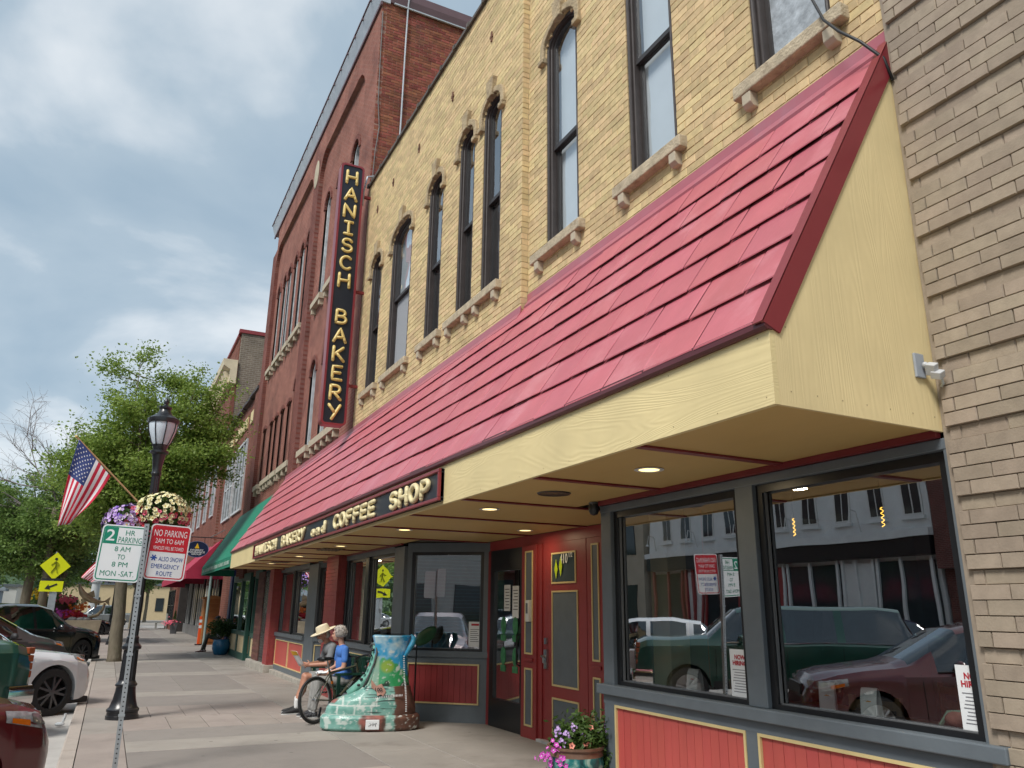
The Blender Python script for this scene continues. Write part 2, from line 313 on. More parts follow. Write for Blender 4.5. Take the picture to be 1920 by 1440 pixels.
# ================================================================ setting
m_road = pm('road concrete', (.30,.285,.268), .85, .16, .8, .25, 90, dirt=(.16,.15,.14), dirtscale=.7, dirtamt=.55)
m_kerb = pm('kerb concrete', (.40,.345,.30), .85, .18, 2.2, .3, 70, dirt=(.20,.16,.13), dirtscale=2.2, dirtamt=.6, per=.06)
m_slabD = pm('pavement warm grey', (.262,.232,.210), .8, .13, 1.6, .25, 120, dirt=(.17,.15,.135), dirtscale=1.6, dirtamt=.5, per=.10, spots=.62)
m_slabL = pm('pavement pale strip', (.325,.292,.258), .8, .12, 1.8, .25, 120, dirt=(.24,.21,.18), dirtscale=1.9, dirtamt=.5, per=.06, spots=.62)
m_slabT = pm('pavement pinkish tile', (.315,.266,.234), .8, .13, 1.4, .25, 120, dirt=(.20,.17,.15), dirtscale=1.3, dirtamt=.5, per=.10, spots=.62)
m_slabG = pm('pavement plain concrete', (.285,.258,.230), .8, .15, 1.1, .25, 120, dirt=(.15,.125,.11), dirtscale=.9, dirtamt=.6, per=.08, spots=.62)
m_joint = pm('pavement joint', (.13,.11,.095), .9, .2)
m_grass = pm('lawn', (.09,.14,.04), .9, .35, 2.0, .5, 60)

def sheet(name, x0, x1, ys, dz, m):
    mb = MB(); vs = []
    for y in ys: vs += [(x0, y, gz(y)+dz), (x1, y, gz(y)+dz)]
    mb.add(vs, [(2*i, 2*i+1, 2*i+3, 2*i+2) for i in range(len(ys)-1)])
    o = mb.build(name, m); o['kind'] = 'structure'; return o
sheet('ground', -900, 900, [-300, -10, 24, 1500], -.34, m_grass)
sheet('road', -19.2, -.27, [-120, -10, 0, 24, 60, 135], -.135, m_road)
sheet('cross_street', -160, 160, [74, 88], -.131, m_road)
sheet('far_pavement', -24.0, -19.0, [-120, -10, 24, 72], -.02, m_slabG)
sheet('plaza', -60, 40, [88, 140], -.10, m_slabG)

sw = sheet('sidewalk', -.1, 5.6, [-6, 0, 24, 72], -.012, m_joint)
def slab(x0, x1, y0, y1, m, gap=.006, name='slab'):
    x0 += gap; x1 -= gap; y0 += gap; y1 -= gap
    t = random.uniform(-.002, .002)
    mb = MB(); z0, z1 = gz(y0)+t, gz(y1)+t
    e = .005
    mb.add([(x0,y0,z0-.03),(x1,y0,z0-.03),(x1,y1,z1-.03),(x0,y1,z1-.03),(x0,y0,z0-e),(x1,y0,z0-e),(x1,y1,z1-e),(x0,y1,z1-e),(x0+e,y0+e,z0),(x1-e,y0+e,z0),(x1-e,y1-e,z1),(x0+e,y1-e,z1)],
           [(0,1,5,4),(1,2,6,5),(2,3,7,6),(3,0,4,7),(4,5,9,8),(5,6,10,9),(6,7,11,10),(7,4,8,11),(8,9,10,11)])
    mb.build(name, m, sw)
bands = [(-4,-1.2,'D'),(-1.2,-.3,'L'),(-.3,4,'D'),(4,4.9,'L'),(4.9,6.0,'D'),(6.0,7.4,'T'),(7.4,8.9,'T'),(8.9,10.89,'D'),(10.89,11.71,'L'),(11.71,12.78,'D'),(12.78,14.2,'T'),(14.2,15.75,'T'),(15.75,17.57,'D'),(17.57,18.47,'L'),(18.47,22.9,'D'),
         (22.9,24.06,'L'),(24.06,28.4,'D'),(28.4,29.4,'L'),(29.4,33.6,'D'),(33.6,34.6,'L'),(34.6,40,'D'),(40,41,'L'),(41,50,'D'),(50,51.2,'L'),(51.2,62,'D'),(62,72,'T')]
for y0, y1, k in bands:
    if k == 'T':
        n = 5; off = random.uniform(-.15, .15)
        xs = [.42] + [.42 + (2.56*i/n) + off for i in range(1, n)] + [2.98]
        for a, b in zip(xs, xs[1:]): slab(a, b, y0, y1, m_slabT)
    else:
        xs = [.42, 1.6 + random.uniform(-.2,.2), 2.98] if y1-y0 > 3 else [.42, 2.98]
        for a, b in zip(xs, xs[1:]): slab(a, b, y0, y1, m_slabL if k == 'L' else m_slabD, gap=.004)
y = -4.0
for ys in (-4,-1,2.9,6.1,9.3,12.6,15.9,19.2,22.6,26,29.4,33,37,41,46,51,57,64):
    nx = {-4:-1,-1:2.9,2.9:6.1,6.1:9.3,9.3:12.6,12.6:15.9,15.9:19.2,19.2:22.6,22.6:26,26:29.4,29.4:33,33:37,37:41,41:46,46:51,51:57,57:64,64:72}[ys]
    slab(-.1, .42, ys, nx, m_slabT if int(ys) % 2 else m_slabL)
    slab(2.98, 3.85, ys+.5, nx+.5, m_slabG)
for a, b in ((-4,1),(1,4.2),(4.2,7.2),(7.2,10.1),(10.1,13.2),(13.2,17),(17,21),(21,25),(25,30),(30,36),(36,44),(44,54),(54,72)):
    slab(3.85, 5.55, a, b, m_slabG)
# kerb
kb = sheet('kerb', -.265, -.105, [-6, 0, 24, 72], -.06, m_joint)
ky = -6.0
while ky < 72:
    L = 3.05; mb = MB(); y0, y1 = ky+.004, min(ky+L, 72)-.004
    pf = [(-.275,-.14),(-.262,-.012),(-.245,0),(-.107,0),(-.107,-.14)]
    n = len(pf); mb.add([(x, y0, gz(y0)+z) for x, z in pf] + [(x, y1, gz(y1)+z) for x, z in pf], [tuple(range(n-1,-1,-1)), tuple(range(n,2*n))] + [(i,i+1,i+1+n,i+n) for i in range(n-1)])
    mb.build('kerb_stone', m_kerb, kb); ky += L
# gutter pan and painted stall lines
sheet('gutter', -.95, -.272, [-60, 0, 24, 72], -.129, pm('gutter concrete', (.42,.40,.375), .85, .14, 1.4, .25, 90, dirt=(.2,.18,.16), dirtscale=1.1, dirtamt=.6))

# ================================================================ masonry helper
CI = cam.matrix_world.inverted()
def project(p):
    q = CI @ Vector(p)
    return (None if q.z > -.1 else (960 + _f*q.x/-q.z, 720 - _f*q.y/-q.z))
def in_frame(p, pad=0):
    q = project(p); return q is not None and -pad <= q[0] <= 1920+pad and -pad <= q[1] <= 1440+pad
def courses(u0, u1, z0, z1, bl, bh, cuts, bond=.5, jit=.12):
    """rows of (a,b,zlo,zhi); cuts(zlo,zhi) gives the openings of a row"""
    out = []; strips = []; k = 0; z = z0
    while z < z1 - .01:
        zt = min(z + bh, z1); segs = [(u0, u1)]
        for a, b in cuts(z, zt):
            ns = []
            for s, e in segs:
                if b <= s or a >= e: ns.append((s, e)); continue
                if a > s: ns.append((s, a))
                if b < e: ns.append((b, e))
            segs = ns
        for s, e in segs:
            strips.append((s, e, z, zt))
            x = u0 - bl + (k % 2) * bl * bond + random.uniform(-jit, jit) * bl * .3
            while x < e:
                a, b = max(x, s), min(x + bl, e)
                if b - a > .03: out.append((a, b, z, zt))
                x += bl
        z = zt; k += 1
    return out, strips
UNITB = {}
def unit_brick(ax):
    if ax in UNITB: return UNITB[ax]
    e = .022; vs = []
    for d, q in ((0, .5), (.85, .5), (1, .5-e)):
        for u, w in ((-q,-q),(q,-q),(q,q),(-q,q)):
            w2 = w if q == .5 else (w/abs(w))*(.5-e*1.3)
            vs.append((-d, u, w2) if ax == 'X' else (u, -d, w2))
    fs = []
    for k in (0, 4):
        for i in range(4): fs.append((k+i, k+(i+1)%4, k+4+(i+1)%4, k+4+i))
    fs.append((8, 9, 10, 11))
    if ax == 'X': fs = [tuple(reversed(f)) for f in fs]
    me = bpy.data.meshes.new('brick'); me.from_pydata([(v[0], v[1], v[2]) for v in vs], [], fs); UNITB[ax] = me; return me
def lay_bricks(parent, ax, plane, bricks, mat, joint=.009, depth=.03, nind=300, offs=None, limit=None, name='brick'):
    """the largest ones in view become objects of their own, the rest one mesh"""
    vis = []
    for i, (a, b, z0, z1) in enumerate(bricks):
        p = (plane, (a+b)/2, (z0+z1)/2) if ax == 'X' else ((a+b)/2, plane, (z0+z1)/2)
        if nind and in_frame(p) and (limit is None or limit(*p)):
            q0 = project((plane, a, z0) if ax == 'X' else (a, plane, z0)); q1 = project((plane, b, z1) if ax == 'X' else (b, plane, z1)); q2 = project((plane, b, z0) if ax == 'X' else (b, plane, z0))
            if q0 and q1 and q2:
                A = abs((q1[0]-q0[0])*(q2[1]-q0[1]) - (q1[1]-q0[1])*(q2[0]-q0[0])); vis.append((A, i))
    vis.sort(reverse=True); ind = set(i for A, i in vis[:nind])
    key = ax + mat.name
    if key not in UNITB:
        UNITB[key] = unit_brick(ax).copy(); UNITB[key].materials.append(mat)
    um = np.array([v.co[:] for v in unit_brick(ax).vertices]); uf = [tuple(p.vertices) for p in unit_brick(ax).polygons]
    V = []; F = []; nb = 0; off = np.array(wloc(parent))
    for i, (a, b, z0, z1) in enumerate(bricks):
        o = (offs(a, b, z0, z1) if offs else 0) + random.uniform(-.0025, .0025)
        du, dz = b - a - joint, z1 - z0 - joint
        loc = (plane - o + depth, (a+b)/2, (z0+z1)/2) if ax == 'X' else ((a+b)/2, plane - o + depth, (z0+z1)/2)
        sc = (depth, du, dz) if ax == 'X' else (du, depth, dz)
        if i in ind:
            inst(UNITB[key], name, loc, parent, scale=sc)
        else:
            V.append(um * np.array(sc) + np.array(loc) - off); F += [tuple(j + nb for j in f) for f in uf]; nb += len(um)
    if V:
        me = bpy.data.meshes.new('brickwork'); me.from_pydata(np.concatenate(V).tolist(), [], F); me.materials.append(mat)
        o = bpy.data.objects.new('brickwork', me); COL.objects.link(o); o.parent = parent; o['kind'] = 'stuff'
def strips_mb(strips, ax, plane, mb):
    for a, b, z0, z1 in strips:
        q = [(a,z0),(b,z0),(b,z1),(a,z1)]
        mb.add([(plane, u, z) if ax == 'X' else (u, plane, z) for u, z in q], [(3,2,1,0) if ax == 'X' else (0,1,2,3)])
def arch_path(a, b, z0, zs, rise, n=10):
    c = (a+b)/2; h = (b-a)/2
    return [(b, z0)] + [(c + h*math.cos(PI*i/n), zs + rise*math.sin(PI*i/n)) for i in range(n+1)] + [(a, z0)]
def arch_band(mb, outer, inner, x0, x1, mi=None, fn=None):
    """a frame between two outlines of equal point count, from depth x0 (front) to x1"""
    fn = fn or (lambda u, z, x: (x, u, z)); n = len(outer)
    vs = [fn(u, z, x0) for u, z in outer] + [fn(u, z, x0) for u, z in inner] + [fn(u, z, x1) for u, z in outer] + [fn(u, z, x1) for u, z in inner]
    fs = []
    for i in range(n-1):
        fs += [(i, i+1, n+i+1, n+i), (i+1, i, 2*n+i, 2*n+i+1), (n+i, n+i+1, 3*n+i+1, 3*n+i), (2*n+i+1, 2*n+i, 3*n+i, 3*n+i+1)]
    fs += [(0, n, 3*n, 2*n), (n-1, 2*n-1+0, 4*n-1, 3*n-1)]
    mb.add(vs, fs, mi)
def opening_cut(a, b, z0, zs, rise):
    c = (a+b)/2; h = (b-a)/2
    def f(lo, hi):
        if hi <= z0 + .001 or lo >= zs + rise: return []
        z = (lo+hi)/2
        if z <= zs: return [(a, b)]
        t = min(1, (z-zs)/rise); w = h*math.sqrt(max(0, 1-t*t))
        return [(c-w, c+w)] if w > .02 else []
    return f

# ================================================================ materials of the street
m_ybrick = pm('yellow brick', (.62,.475,.262), .85, .16, 14, .4, 70, per=.19, dirt=(.24,.185,.11), dirtscale=1.1, dirtamt=.28, spec=.25)
m_ymort = pm('yellow mortar', (.45,.355,.215), .95, .2, 12, .3, 120)
m_brbrick = pm('brown brick', (.345,.283,.218), .88, .15, 10, .45, 75, per=.13, dirt=(.27,.21,.165), dirtscale=2.0, dirtamt=.45, spec=.2)
m_brmort = pm('brown mortar', (.305,.25,.193), .95, .15, 14)
m_rbrick = pm('red brick side', (.245,.082,.055), .88, .3, 5, .4, 90, per=.32, dirt=(.075,.045,.04), dirtscale=.9, dirtamt=.7, spec=.2)
m_rmort = pm('red wall mortar', (.28,.16,.12), .95, .35, 2.5)
m_rfront = brickmat('red brick painted front', (.29,.112,.082), (.235,.085,.064), (.30,.18,.145), 1, dirt=(.10,.045,.045), dirtamt=.5)
m_stone = pm('weathered limestone', (.46,.385,.27), .9, .3, 9, .9, 45, dirt=(.20,.14,.09), dirtscale=5, dirtamt=.7, dist=.012)
m_stone2 = pm('dressed limestone', (.45,.39,.29), .85, .15, 8, .3, 60)
m_hood = pm('eroded hood stone', (.40,.31,.19), .92, .35, 7, 1.0, 30, dirt=(.15,.105,.07), dirtscale=6, dirtamt=.65, dist=.015)
m_wframe = pm('dark brown window paint', (.055,.045,.043), .5, .25, 6, .2, 40, spec=.45)
m_sash = pm('sash paint', (.035,.031,.031), .45, .2, 6)
m_shingle = pm('painted metal shingle', (.50,.128,.155), .38, .10, 2.5, .22, 22, per=.06, dirt=(.62,.26,.29), dirtscale=1.6, dirtamt=.5, spec=.5, scuff=(.70,.42,.44), stretch=(1,1.6,1), dist=.006)
m_flash = pm('faded red flashing', (.42,.125,.155), .35, .12, 2, .1, 15, dirt=(.34,.17,.21), dirtscale=1.0, dirtamt=.8)
m_trimred = pm('dark red trim', (.18,.022,.028), .4, .12, 5, .08, 50)
m_rake = pm('dark red rake metal', (.22,.028,.036), .32, .08, 4)
m_red = pm('barn red paint', (.51,.092,.078), .5, .09, 6, .12, 50, stretch=(1,1,.2), per=.05)
m_reddoor = pm('door red paint', (.28,.035,.036), .42, .1, 5, .1, 40)
m_groove = pm('plank groove shade paint', (.16,.02,.02), .6, .1)
m_grey = pm('slate grey paint', (.118,.140,.158), .5, .1, 5, .15, 50, dirt=(.20,.215,.22), dirtscale=3.5, dirtamt=.2)
m_cream = pm('cream trim paint', (.66,.52,.25), .5, .1, 6)
m_black = pm('black aluminium', (.012,.013,.015), .32, .2, 5)
m_glass = glassmat('shop glass', (.88,.92,.90), .36, 2.2, wave=.05)
m_glass2 = glassmat('old upper glass', (.9,.93,.95), .10, 1.8, wave=.5)
m_paper = pm('white paper', (.75,.77,.78), .7, .03)
m_ink = pm('black ink', (.03,.03,.035), .7, .1)
m_inkred = pm('red ink', (.42,.015,.03), .6, .1)
m_dark = pm('dim interior', (.035,.03,.028), .9, .3)
m_wood = pm('light wood', (.42,.25,.11), .5, .25, 6, .15, 40, stretch=(1,6,1))
def grainmat(name, col, ax):
    """plywood siding: raised wavy grain"""
    m, nt, P = newmat(name); N = nt.nodes; L = nt.links
    geo = N.new('ShaderNodeNewGeometry'); mp = N.new('ShaderNodeMapping'); L.new(geo.outputs['Position'], mp.inputs[0]); mp.inputs['Scale'].default_value = (1, .13, 1) if ax == 'Y' else (1, 1, .09)
    n = N.new('ShaderNodeTexNoise'); n.inputs['Scale'].default_value = 2.2; n.inputs['Detail'].default_value = 3; n.inputs['Distortion'].default_value = .5; L.new(mp.outputs[0], n.inputs[0])
    mu = N.new('ShaderNodeMath'); mu.operation = 'MULTIPLY'; mu.inputs[1].default_value = 210; L.new(n.outputs[0], mu.inputs[0])
    si = N.new('ShaderNodeMath'); si.operation = 'SINE'; L.new(mu.outputs[0], si.inputs[0])
    n2 = N.new('ShaderNodeTexNoise'); n2.inputs['Scale'].default_value = 1.7; n2.inputs['Detail'].default_value = 6; L.new(geo.outputs['Position'], n2.inputs[0])
    mm = N.new('ShaderNodeMath'); mm.operation = 'MULTIPLY'; L.new(si.outputs[0], mm.inputs[0]); L.new(n2.outputs[0], mm.inputs[1])
    bp = N.new('ShaderNodeBump'); bp.inputs['Strength'].default_value = .20 if ax == 'Y' else .13; bp.inputs['Distance'].default_value = .004; L.new(mm.outputs[0], bp.inputs['Height']); L.new(bp.outputs[0], P.inputs['Normal'])
    mr = N.new('ShaderNodeMapRange'); mr.inputs[1].default_value = .25; mr.inputs[2].default_value = .75; mr.inputs[3].default_value = .9; mr.inputs[4].default_value = 1.07; L.new(n2.outputs[0], mr.inputs[0])
    sc = N.new('ShaderNodeVectorMath'); sc.operation = 'SCALE'; sc.inputs[0].default_value = col; L.new(mr.outputs[0], sc.inputs['Scale']); L.new(sc.outputs[0], P.inputs['Base Color']); P.inputs['Roughness'].default_value = .55; MATS[name] = m; return m
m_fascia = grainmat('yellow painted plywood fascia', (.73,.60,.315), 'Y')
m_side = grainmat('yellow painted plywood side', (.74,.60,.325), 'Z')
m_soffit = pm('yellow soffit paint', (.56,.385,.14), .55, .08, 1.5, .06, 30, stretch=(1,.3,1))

# ================================================================ bakery building
bak = thing('bakery_building', 'pale yellow brick bakery with dark arched windows above the red canopy', 'building', (4.25, 9.5, 0))
XR, XL, YP, ROOF = 4.30, 4.20, 8.22, 11.2
ZS, ZSP = 5.945, 8.80
wins = [  # plane, right edge, left edge, crown spring, rise, meeting rail, look
    (XR, 3.28, 4.08, 8.90, .24, 7.33, 'frost'), (XR, 5.12, 5.90, 8.90, .24, 7.36, 'shade'), (XR, 6.94, 7.72, 8.90, .24, 7.33, 'shade'),
    (XL, 8.89, 9.52, 8.90, .22, 7.40, 'dark'), (XL, 9.86, 10.47, 8.90, .22, 7.40, 'dark'), (XL, 11.19, 11.88, 8.78, .22, 7.30, 'dark'),
    (XL, 12.77, 13.98, 8.72, .26, 7.45, 'board'), (XL, 14.68, 15.41, 8.74, .22, 7.30, 'dark')]
def cuts_for(plane):
    fs = [opening_cut(w[1], w[2], ZS, w[3], w[4]) for w in wins if w[0] == plane]
    return lambda lo, hi: [c for f in fs for c in f(lo, hi)]
BH = .0836; BL = .245
brR, stR = courses(2.80, YP, 5.20, ROOF, BL, BH, cuts_for(XR))
brL, stL = courses(YP, 16.15, 5.05, ROOF, BL, BH, cuts_for(XL))
mb = MB(); strips_mb(stR, 'X', XR + .007, mb); strips_mb(stL, 'X', XL + .007, mb)
mb.box(XL+.007, XR+.06, YP+.004, YP+.03, 5.05, ROOF)             # return of the projecting half
mb.box(4.55, 14, 2.82, 16.13, 5.0, 5.1)                          # first floor slab
mb.box(4.9, 14.1, 2.82, 16.13, ROOF-.35, ROOF-.25)               # roof deck
mb.box(14, 14.2, 2.82, 16.13, -.2, ROOF-.1)
mb.box(4.4, 14, 2.83, 2.98, 5.1, ROOF-.05); mb.box(4.4, 14, 15.98, 16.13, 5.1, ROOF-.05)
mb.build('wall', m_ymort, bak)
nvis = lambda x, y, z: z > 5.45
lay_bricks(bak, 'X', XR, brR, m_ybrick, joint=.007, limit=nvis, nind=300)
lay_bricks(bak, 'X', XL, brL, m_ybrick, joint=.007, nind=0)
# return face of the pier, seen from the street's near end
rb, _ = courses(XL, XR+.05, 5.05, ROOF, .2, BH, lambda a, b: [])
lay_bricks(bak, 'Y', YP, rb, m_ybrick, nind=0, depth=.02)
# parapet coping of overlapping dark tiles
yy = 2.8
k = 0
while yy < 16.15:
    e = min(yy + .62, 16.17); mb = MB(); pl = XR if yy < YP else XL
    mb.prism([(pl-.05, ROOF-.03), (pl-.05, ROOF+.03), (pl-.02, ROOF+.055), (pl+.4, ROOF+.1), (pl+.4, ROOF-.0)], yy, e-.015, lambda u, w, a: (u, a, w))
    mb.prism([(pl-.07, ROOF-.045), (pl-.07, ROOF+.04), (pl-.03, ROOF+.075), (pl+.4, ROOF+.12), (pl+.4, ROOF+.02)], e-.07, e-.01, lambda u, w, a: (u, a, w))
    mb.build('coping_tile', pm('coping', (.10,.085,.075), .7, .3, 4, .3, 40, per=.25), bak); yy = e; k += 1
def inset(a, b, z0, zs, rise, d): return arch_path(a+d, b-d, z0+(d if z0 else 0), zs, max(rise-d*.6, .02))
m_shade = pm('white roller shade', (.80,.84,.86), .8, .06, 2)
m_frost = pm('frosted film', (.36,.39,.42), .35, .45, 9, .8, 18, dist=.01)
m_board = pm('perforated board', (.30,.31,.33), .7, .1, 30)
m_darkroom = pm('dark room behind glass', (.02,.021,.023), .8, .2)
for wi, (pl, a, b, zs, rise, rail, look) in enumerate(wins):
    mb = MB(); big = arch_path(a, b, ZS, zs, rise)
    arch_band(mb, arch_path(a-.01, b+.01, ZS, zs, rise+.01), inset(a, b, ZS, zs, rise, .045), pl+.02, pl+.22)
    arch_band(mb, inset(a, b, ZS, zs, rise, .04), inset(a, b, ZS, zs, rise, .075), pl+.05, pl+.23)
    for s in (a+.028, b-.028): mb.tube([(pl+.02, s, ZS+.01), (pl+.02, s, zs)], .018, 8)
    for s in (a+.06, b-.06): mb.tube([(pl+.05, s, ZS+.01), (pl+.05, s, zs)], .011, 6)
    win = mb.build('window', m_wframe, bak, smooth=35)
    i0, i1 = a+.075, b-.075
    mb = MB(); st = .038                                                  # upper sash outside, lower sash behind it
    up = arch_path(i0, i1, rail, zs, max(rise-.07, .03)); upi = arch_path(i0+st, i1-st, rail+.05, zs, max(rise-.1, .02))
    arch_band(mb, up, upi, pl+.075, pl+.11); mb.box(pl+.070, pl+.11, i0, i1, rail, rail+.055); mb.build('upper_sash', m_sash, win)
    mb = MB()
    for s in (i0, i1-st): mb.box(pl+.118, pl+.155, s, s+st, ZS, rail+.04)
    mb.box(pl+.115, pl+.153, i0+st, i1-st, ZS, ZS+.075); mb.box(pl+.115, pl+.153, i0+st, i1-st, rail-.005, rail+.04); mb.build('lower_sash', m_sash, win)
    mb = MB(); q = upi; mb.add([(pl+.092, u, z) for u, z in q], [tuple(range(len(q)))]); mb.build('pane', m_glass2, win)
    mb = MB(); mb.add([(pl+.136, u, z) for u, z in ((i1-st, ZS+.07),(i1-st, rail),(i0+st, rail),(i0+st, ZS+.07))], [(0,1,2,3)])
    mb.build('pane', {'board': m_board, 'frost': m_frost}.get(look, m_glass2), win)
    mb = MB()                                                             # roller shades behind the glass; flat dark sheets paint in the room's darkness
    if look == 'shade': mb.box(pl+.19, pl+.20, i0-.04, i1+.04, ZS, zs+rise); mb.build('roller_shade', m_shade, win)
    elif look == 'frost': mb.box(pl+.19, pl+.20, i0-.04, i1+.04, ZS, zs+rise); mb.build('roller_shade', m_frost, win)
    elif look == 'board':
        mb.box(pl+.19, pl+.20, i0-.04, i1+.04, rail-.1, zs+rise); mb.build('roller_shade', m_shade, win)
    else: mb.box(pl+.5, pl+.52, i0-.3, i1+.3, ZS-.2, zs+rise+.2); mb.build('dark_room_sheet', m_darkroom, win)
    # eroded stone hood with a raised keystone
    mb = MB(); d = .115
    o_ = arch_path(a-d, b+d, zs-.13, zs+.01, rise+d); i_ = arch_path(a-.012, b+.012, zs-.13, zs+.01, rise+.012)
    nn = len(o_)
    jj = lambda s: random.uniform(-s, s)
    o_ = [(u+jj(.012), z+jj(.012)) for u, z in o_]
    arch_band(mb, o_, i_, pl-.045, pl+.04)
    c = (a+b)/2
    mb.prism([(c-.085, zs+rise-.02), (c+.085, zs+rise-.02), (c+.13, zs+rise+.30), (c-.13, zs+rise+.30)], pl-.075, pl+.04, lambda u, w, x: (x, u, w))
    for s in (a-d/2, b+d/2): mb.box(pl-.07, pl+.03, s-.07, s+.07, zs-.2, zs-.12)
    mb.build('hood_mould', m_hood, win, bevel=.012)
# stone sills on brackets
def sill(plane, s0, s1, brs):
    mb = MB(); mb.box(plane-.095, plane+.14, s0, s1, 5.815, ZS-.002); o = mb.build('sill', m_stone, bak, bevel=.012)
    for y in brs:
        mb = MB(); mb.prism([(plane+.02, 5.813), (plane-.085, 5.813), (plane-.085, 5.71), (plane-.05, 5.675), (plane+.02, 5.675)], y-.05, y+.05, lambda u, w, a: (u, a, w)); mb.build('bracket', m_stone2, o, bevel=.008)
sill(XR, 3.12, 4.26, (3.26, 4.12)); sill(XR, 4.98, 6.12, (5.12, 5.98)); sill(XR, 6.80, 8.0, (6.95, 7.85))
sill(XL, 8.80, 10.76, (8.93, 9.58, 9.98, 10.64)); sill(XL, 11.02, 12.04, (11.14, 11.92)); sill(XL, 12.6, 14.15, (12.75, 14.0)); sill(XL, 14.5, 15.56, (14.62, 15.44))
# iron tie plates high on the wall
for y, z in ((9.3, 10.3), (10.9, 10.25), (12.6, 10.2), (14.2, 10.3), (15.3, 10.2)):
    mb = MB(); mb.box(XL-.02, XL+.01, y-.02, y+.02, z-.09, z+.09); mb.box(XL-.024, XL+.01, y-.045, y+.045, z-.02, z+.02); mb.build('tie_plate', pm('rusty iron', (.16,.08,.05), .9, .4, 8), bak)

# ---------------------------------------------------------------- shop front below the canopy
ZH, ZSO = 2.60, 2.65
def kick(name, P0, P1, z0, z1, pmat, n=None, base=.14, gap=.004, trim=.022, depth=.03, flat=False):
    """boarded panel from ground point P0 to P1 (x,y): trim frame with separate planks"""
    P0 = Vector((*P0, 0)); P1 = Vector((*P1, 0)); d = (P1-P0); L = d.length; d.normalize(); nrm = Vector((d.y, -d.x, 0))
    if nrm.x > 0 and abs(nrm.x) > .3: nrm = -nrm
    if abs(nrm.x) <= .3 and nrm.y > 0: nrm = -nrm
    fn = lambda u, dd, z: P0 + d*u + nrm*dd + Vector((0,0,z))
    M = Matrix((d, nrm, Vector((0,0,1)))).transposed()
    mb = MB()
    for (u0, u1, a, b) in ((0, L, z1-trim, z1), (0, L, z0, z0+trim), (0, trim, z0+trim, z1-trim), (L-trim, L, z0+trim, z1-trim)):
        mb.obox(fn((u0+u1)/2, .004, (a+b)/2), (u1-u0, depth, b-a), M)
    t = mb.build(name, m_cream, bak)
    mb = MB(); mb.obox(fn(L/2, -.03, (z0+z1)/2), (L, .01, z1-z0), M); mb.build('backing', m_groove, t)
    n = n or max(1, int(round((L-2*trim)/.098))); w = (L-2*trim)/n
    for i in range(n):
        mb = MB(); c = fn(trim+w*(i+.5), -.012 + random.uniform(-.001,.001), (z0+z1)/2)
        g = 0 if flat else gap
        mb.obox(c, (w-g, .02, z1-z0-2*trim), M); mb.build('plank', pmat, t)
    return t
def post(x0, x1, y0, y1, z0=None, z1=ZH, m=None, name='post', bevel=.006):
    mb = MB(); mb.box(x0, x1, y0, y1, (gz(y0)-.05) if z0 is None else z0, z1); return mb.build(name, m or m_grey, bak, bevel=bevel)
def glazing(P0, P1, z0, z1, fw=.06, inset_=.06, name='window', gm=None, fm=None):
    """aluminium framed shop window between two ground points"""
    fb0 = .034; P0 = Vector((*P0, 0)); P1 = Vector((*P1, 0)); d = P1-P0; L = d.length; d.normalize(); nrm = Vector((d.y, -d.x, 0))
    if (abs(nrm.x) > .3 and nrm.x > 0) or (abs(nrm.x) <= .3 and nrm.y > 0): nrm = -nrm
    M = Matrix((d, nrm, Vector((0,0,1)))).transposed(); fn = lambda u, dd, z: P0 + d*u + nrm*dd + Vector((0,0,z))
    mb = MB()
    for u0, u1, a, b in ((0, L, z0, z0+fb0), (0, L, z1-fw, z1), (0, fw, z0+fb0, z1-fw), (L-fw, L, z0+fb0, z1-fw)):
        mb.obox(fn((u0+u1)/2, -inset_-.03, (a+b)/2), (u1-u0, .10, b-a), M)
    w = mb.build(name, fm or m_black, bak)
    mb = MB(); q = [fn(fw, -inset_-.03, z0+fb0), fn(L-fw, -inset_-.03, z0+fb0), fn(L-fw, -inset_-.03, z1-fw), fn(fw, -inset_-.03, z1-fw)]
    mb.add(q, [(0,1,2,3)]); mb.build('pane', gm or m_glass, w)
    mb = MB()
    for u0, u1, a, b in ((fw, L-fw, z0+fb0, z0+fb0+.008), (fw, fw+.012, z0+fb0, z1-fw), (L-fw-.012, L-fw, z0+fb0, z1-fw)): mb.obox(fn((u0+u1)/2, -inset_-.012, (a+b)/2), (u1-u0, .02, b-a), M)
    mb.build('glazing_bead', pm('bright bead', (.16,.165,.17), .3, .1), w)
    return w
X0 = 4.25
# near bay
post(X0, X0+.14, 6.36, 6.53); post(X0, X0+.13, 4.43, 4.62, z0=.955); post(X0, X0+.13, 2.70, 2.86)
mb = MB(); mb.box(X0-.004, X0+.15, 2.72, 6.536, 2.535, 2.603); mb.build('header', m_grey, bak, bevel=.006)
mb = MB(); mb.box(X0-.055, X0+.15, 2.72, 6.58, .868, .954); mb.build('window_sill', m_grey, bak, bevel=.008)
mb = MB(); mb.box(X0-.003, X0+.13, 2.72, 6.533, .785, .866); mb.box(X0-.003, X0+.13, 2.72, 6.533, -.1, .115); mb.build('rail', m_grey, bak)
post(X0-.001, X0+.1, 4.55, 4.672, z0=.1, z1=.79, name='stile'); post(X0-.001, X0+.1, 6.355, 6.5, z0=.1, z1=.79, name='stile')
kick('kick_panel', (X0+.012, 4.672), (X0+.012, 6.355), .115, .785, m_red)
kick('kick_panel', (X0+.012, 2.80), (X0+.012, 4.55), .115, .785, m_red)
glazing((X0, 4.62), (X0, 6.36), .955, 2.535); glazing((X0, 2.86), (X0, 4.43), .955, 2.535)
mb = MB(); mb.box(X0+.02, 5.42, 6.42, 6.52, -.1, 2.64); mb.build('return_wall', m_grey, bak)
